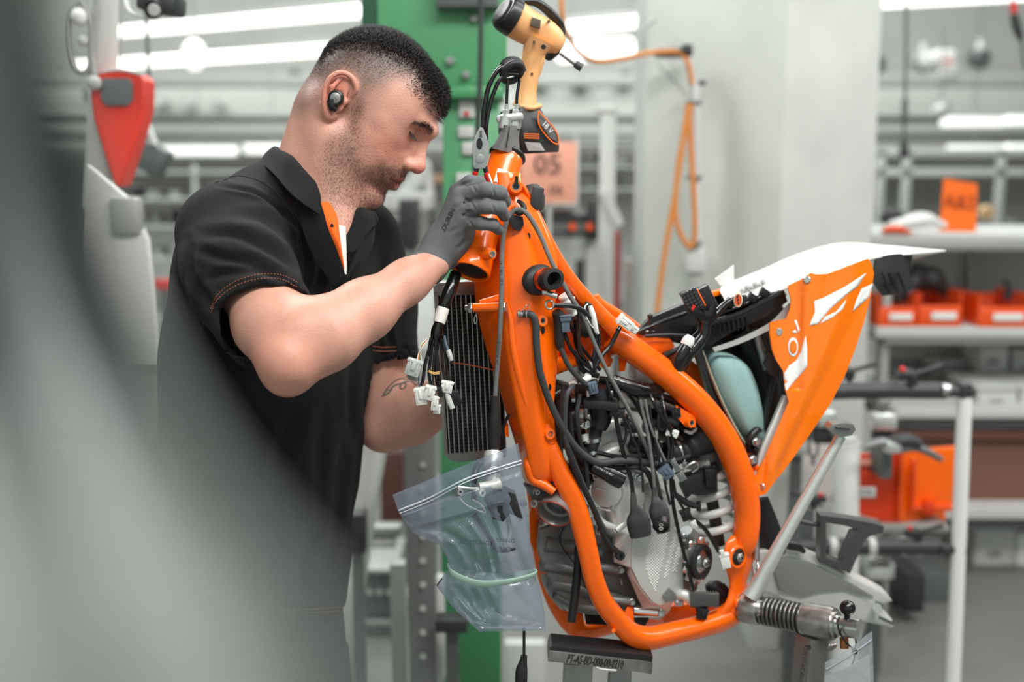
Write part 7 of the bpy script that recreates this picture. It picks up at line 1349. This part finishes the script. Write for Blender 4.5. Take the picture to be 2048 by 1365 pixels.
a = along(1626) + Vector((0, 0, -.024)); b_ = Vector((a.x - .03, a.y + .02, .02)); dn = (b_ - a).normalized(); mb = MB(); mb.box((a + b_) / 2, (.040, .040, (a - b_).length), dn.to_track_quat('Z', 'X').to_matrix() @ Matrix.Rotation(math.radians(28), 3, 'Z'), .004); post = mb.obj('post', mat('worn_steel_tube', (150, 151, 148), .4, .8), st)
text('stamped_number', 'KTM PT-AC-BD-00', mat('engraved_black', (30, 30, 30), .7), facing(B(1606, 1332, -.178), (-.10, 0, -1), (-.45, -1, 0)), .0085, st, .0002)
mb = MB(); mb.cyl(B(1618, 1296, -.172), B(1618, 1296, -.176), .004, 14); mb.obj('bolt_hole', BLK, st)
mb = MB(); bx = B(1400, 1300, 0).x
for x in (bx - .22, bx + .28): mb.box((x, 1.85, .03), (.06, .8, .05), None, .006)
mb.box((bx, 1.85, .05), (.6, .08, .06), None, .006); mb.obj('base', WS, st)
# cord tied at the shaft end, document pouch
ST([(1680, 1270, -.20), (1676, 1252, -.21), (1678, 1236, -.20)], 2, BLK, 'cord'); ST([(1678, 1262, -.21), (1690, 1284, -.21), (1706, 1300, -.21), (1708, 1320, -.21), (1700, 1338, -.208)], 1.7, BLK, 'cord'); ST([(1709, 1270, -.20), (1712, 1290, -.205), (1706, 1304, -.21)], 1.7, BLK, 'cord')
mb = MB(); mb.tube([B(1688, 1275, -.19), B(1689, 1298, -.195)], 9 * q, 14, 2); mb.obj('braided_wire', mat('copper_braid', (168, 110, 62), .4, .6, bump=.8, bscale=700), st)
pch = thing('document_pouch', 'clear zip pouch with white papers tied to the sprung shaft of the stand', 'pouch', B(1700, 1400, -0.210))
F2 = film('clear_pouch_film', (190, 196, 198), .25); mb = MB(); mb.grid([[B(1650, 1326, -0.218), B(1700, 1296, -0.222), B(1744, 1263, -0.218)], [B(1646, 1400, -0.218), B(1700, 1400, -0.224), B(1748, 1400, -0.218)], [B(1646, 1480, -0.218), B(1700, 1480, -0.222), B(1750, 1480, -0.218)]], .0006, (6, 6)); mb.obj('film', F2, pch, 60)
mb = MB(); mb.grid([[B(1650, 1354, -0.212), B(1700, 1332, -0.214), B(1738, 1310, -0.212)], [B(1650, 1480, -0.210), B(1700, 1480, -0.214), B(1744, 1480, -0.210)]], .0008, (4, 4)); mb.obj('paper', mat('white_paper', (222, 224, 220), .8), pch, 60)
mb = MB(); mb.grid([[B(1662, 1368, -.0945), B(1700, 1352, -0.216), B(1734, 1342, -.0945)], [B(1660, 1480, -.0925), B(1700, 1480, -0.216), B(1740, 1480, -.0925)]], .0008, (4, 4)); mb.obj('paper', mat('white_paper', (222, 224, 220), .8), pch, 60)
mb = MB(); mb.tube([B(1652, 1340, -0.220), B(1700, 1312, -0.224), B(1744, 1280, -0.220)], .0012, 6, 4); mb.obj('zip_strip', ZIP, pch)
mb = MB(); mb.box(B(1709, 1304, -.22), (.008, .006, .007), None, .001); mb.obj('tie_head', BLK, pch)
# ---------------------------------------------------------------- pliers in the glove
pl_ = thing('pliers', 'combination pliers with red handles held by the gloved hand', 'pliers', P(955, 350, 1.70))
PX = lambda x, y, z=1.715: P(x, y, z)
mb = MB(); mb.prism([PX(*p) for p in [(960, 254), (966, 256), (972, 270), (978, 288), (978, 300), (976, 318), (974, 330), (970, 338), (950, 338), (946, 332), (946, 316), (944, 300), (946, 284), (954, 264)]], (0, .010, 0), .0015); mb.obj('jaw', mat('tool_steel', (178, 180, 178), .3, .75, var=.15, vscale=60), pl_)
for i in range(5): mb = MB(); mb.box(PX(961.5, 262 + i * 3, 1.7145), (.004, .002, .0008)); mb.obj('jaw_tooth', DARK, pl_)
mb = MB(); mb.lathe(PX(959, 288, 1.7148), (0, -1, 0), [(.006, -.001), (.006, .0006), (0, .0006)], 20, ref=(1, 0, 0), scale=(.75, 1.4)); mb.obj('jaw_opening', BLK, pl_); mb = MB(); mb.lathe(PX(961, 318, 1.7145), (0, -1, 0), [(.0065, -.001), (.0065, .0004), (.006, .0006), (0, .0006)], 24); mb.obj('pivot', mat('tool_steel', (150, 152, 150), .28, .9), pl_)
T2 = lambda pts, r, m, name: MB().tube([PX(*p) for p in pts], [x * q for x in r], 12, 4, (1, .8)).obj(name, m, pl_)
T2([(955, 332, 1.720), (951, 348, 1.722), (948, 366, 1.726)], [6, 6, 6], RUB, 'handle_neck'); T2([(969, 332, 1.720), (974, 350, 1.722), (979, 366, 1.722)], [6, 6, 6], RUB, 'handle_neck')
T2([(951, 344, 1.718), (947, 362, 1.722), (944, 384, 1.728), (942, 410, 1.735)], [6.5, 7, 7.5, 7], RED, 'handle'); T2([(972, 346, 1.716), (978, 364, 1.718), (982, 384, 1.72), (984, 410, 1.728)], [6.5, 7, 7.5, 7], RED, 'handle'); T2([(977, 348, 1.713), (983, 366, 1.714), (986, 384, 1.716)], [2.5, 3, 3], WPL, 'handle_stripe')
# ---------------------------------------------------------------- cordless driver hanging above
dr = thing('cordless_driver', 'tan cordless screwdriver with black 18 volt battery hanging above the frame', 'power tool', P(1060, 150, 1.95))
TAN = mat('tan_tool_plastic', (228, 170, 112), .42, bump=.1, bscale=500); Yd = 1.95; D = lambda x, y, d=0: P(x, y, Yd + d); qd = U(Yd)
def DT(pts, r, m, name, **kw): mb = MB(); mb.tube([D(*p) for p in pts], [x * qd for x in r], kw.pop('n', 20), 6, **kw); return mb.obj(name, m, dr, kw.pop('sharp', 45) if 0 else 45)
DT([(1024, 34, -.01), (1050, 52, 0), (1085, 68, .01), (1108, 84, .015), (1118, 92, .02)], [36, 34, 31, 26, 18], TAN, 'motor_housing', n=32); DT([(1002, 20, -.018), (1010, 26, -.015), (1030, 38, -.01)], [26, 35, 37], BLK, 'end_cap', n=32)
DT([(1078, 80, 0), (1066, 110, 0), (1060, 150, 0), (1054, 185, 0), (1050, 214, 0)], [30, 21, 18, 19, 25], TAN, 'grip', n=24, flat=(1.1, 1)); DT([(1082, 100, .0), (1078, 130, 0), (1072, 160, 0)], [10, 9, 4], TAN, 'grip_back')
DT([(1034, 4, .01), (1074, 6, .02), (1110, 36, .03), (1122, 60, .035), (1112, 100, .03), (1098, 112, .02)], [8, 10, 11, 10, 11, 12], BLK, 'hanger_bracket', flat=(1.3, .8)); DT([(1100, 86, .02), (1112, 104, .02)], [24, 18], BLK, 'nose_collar', n=24)
DT([(1120, 106, .02), (1140, 120, .02), (1156, 131, .02)], [4.5, 4.5, 4.5], GREYM, 'bit_shaft'); DT([(1150, 127, .02), (1164, 136, .02)], [7.5, 8.5], DARK, 'bit_socket')
mb = MB(); mb.cyl(D(1087, 94, -.03), D(1087, 94, -.04), .004, 16, ch=.0006); mb.obj('switch_button', BLK, dr)
mb = MB(); S_ = []
BT0 = [D(1000, 222, -.04), D(1062, 214, -.05), D(1066, 214, .0), D(1010, 214, .03)]
bx_ = [[D(1044, 218, -.05), D(1072, 208, -.045), D(1084, 210, .03), D(1040, 216, .03)], [D(1046, 240, -.055), D(1078, 228, -.05), D(1096, 230, .03), D(1040, 240, .03)], [D(1040, 268, -.06), D(1082, 262, -.055), D(1118, 268, .03), D(1040, 262, .03)], [D(1042, 300, -.058), D(1092, 306, -.055), D(1119, 300, .03), D(1044, 292, .03)], [D(1046, 306, -.055), D(1094, 310, -.052), D(1117, 304, .03), D(1048, 298, .03)]]
S_ = [[D(1000, 224, .0), D(1042, 214, -.03), D(1078, 212, .0), D(1078, 214, .05), D(1010, 222, .05)], [D(998, 240, -.0), D(1040, 236, -.035), D(1092, 234, .0), D(1090, 236, .05), D(1004, 240, .05)], [D(996, 262, .0), D(1044, 262, -.035), D(1114, 262, .0), D(1110, 262, .06), D(1000, 262, .06)], [D(1000, 286, .0), D(1046, 290, -.03), D(1119, 292, .005), D(1114, 288, .06), D(1006, 284, .06)], [D(1006, 300, .0), D(1050, 308, -.025), D(1118, 304, .01), D(1112, 300, .06), D(1012, 298, .06)]]
loft(mb, S_, .006, 4, 3); bat = mb.obj('battery', DARK, dr, 40)
DT([(1040, 212, -.02), (1060, 216, -.02), (1080, 212, .0)], [5, 5, 5], TAN, 'battery_latch')
mb = MB(); LBQ = [D(1076, 226, -.012), D(1090, 240, -.008), D(1112, 266, .002), D(1114, 284, .002), D(1100, 276, -.006), D(1078, 246, -.016)]; mb.prism([p + Vector((.0, -.008, 0)) for p in LBQ], (0, .004, 0)); o = mb.obj('battery_label', mat('label_grey', (88, 90, 90), .4), bat)
text('lettering', '18 V', WPL, facing(D(1095, 255, -.024), D(1112, 276, .0) - D(1080, 240, -.02), (.4, -1, 0)), .013, bat, .0003)
DT([(1077, 222, -.026), (1092, 238, -.020), (1114, 266, -.008), (1116, 288, -.006), (1100, 280, -.014), (1078, 250, -.024), (1077, 222, -.026)], [1.2] * 7, OPLAST, 'label_border')
PRD = [D(1050, 284, -.034), D(1080, 286, -.02), D(1090, 302, -.018), D(1056, 302, -.032)]; mb = MB(); mb.prism([p + Vector((0, -.003, 0)) for p in PRD], (0, .003, 0)); mb.obj('rating_plate', mat('plate_grey', (140, 140, 136), .5), bat)
for k in range(3): DT([(1048, 268 + 4 * k, -.040), (1078, 269 + 4 * k, -.024)], [.9, .9], OPLAST, 'warning_line', n=6)
mb = MB(); mb.prism([D(1064, 34, -.032), D(1082, 40, -.030), D(1080, 58, -.030), D(1060, 50, -.034)], (0, .006, 0), .0005); mb.obj('rating_plate', mat('plate_dark', (70, 60, 44), .5), dr)
for px, py in ((1068, 84), (1064, 148), (1098, 42)): mb = MB(); mb.cyl(D(px, py, -.034 if py != 148 else -.018), D(px, py, -.002), .0022, 12); mb.obj('screw_hole', mat('dark_screw', (80, 64, 40), .5), dr)
mb = MB(); mb.tube([P(1030, 4, 1.97), P(1040, -200, 2.0), P(1042, -700, 2.0)], .004, 8, 2); mb.obj('hanger_cable', BLK, dr)
# a few more small pieces seen around the motorcycle
for pts, r in (([(1062, 900, .04), (1056, 930, .03), (1064, 958, .03), (1090, 972, .02), (1108, 985, .01)], [8, 9, 10, 10, 9]),): T(pts, r, ORANGE, 'spar_foot_rim', frame, n=14)
T([(1062, 955, .06), (1070, 985, .08), (1078, 1010, .10)], [10, 12, 10], ALUD, 'radiator_stay', eng)
for px, py in ((1072, 984), (1046, 1008)): bolt(px, py, .03, 6, ALUD)
for a in ([(1236, 1000, .02), (1250, 1040, .02), (1232, 1062, .02)], [(1190, 1030, .03), (1206, 1048, .025), (1228, 1056, .02)]): T(a, [7, 9, 7], ALU, 'casting_rib', eng, n=12)
for px, py, r in ((1168, 870, 10), (1176, 894, 9), (1270, 940, 8), (1300, 965, 8), (1332, 955, 9)): T([(px, py, .035), (px + 3, py + 14, .03)], [r, r * .8], ALU, 'casting_lug', eng, sub=1, n=14)
wire([(1254, 830, .0), (1262, 870), (1276, 900), (1284, 940), (1286, 985)], 2.6, BLK); wire([(1210, 756, .0), (1226, 800), (1246, 830), (1252, 870), (1240, 905)], 3, BLKG); wire([(1330, 850, .0), (1338, 900), (1330, 960), (1340, 1010)], 2.6, BLK); wire([(1290, 770, .02), (1310, 810), (1336, 850), (1364, 880)], 4, BLKG)
wire([(1160, 790, .01), (1154, 830), (1160, 880), (1172, 930), (1176, 980)], 4.5, RUB); wire([(1140, 830, .02), (1146, 900, .01), (1140, 960, .01), (1150, 1000, .01)], 4.5, RUB)
bm1 = bvh_mesh(bpy.data.objects['front_film']) if 'front_film' in bpy.data.objects else None
if bm1:   # faint print on the bag
    for s_, px, py, sz in (('ACHTUNG', 948, 1086, .009), ('WARNING', 1000, 1082, .009), ('ORIO', 1002, 1100, .012)):
        h, n = hit(bm1, px, py, .0006)
        if h is not None: text('bag_print', s_, mat('faded_print', (70, 78, 88), .7), facing(h, (1, 0, -.05), (0, -1, 0)), sz, bag, .00005)
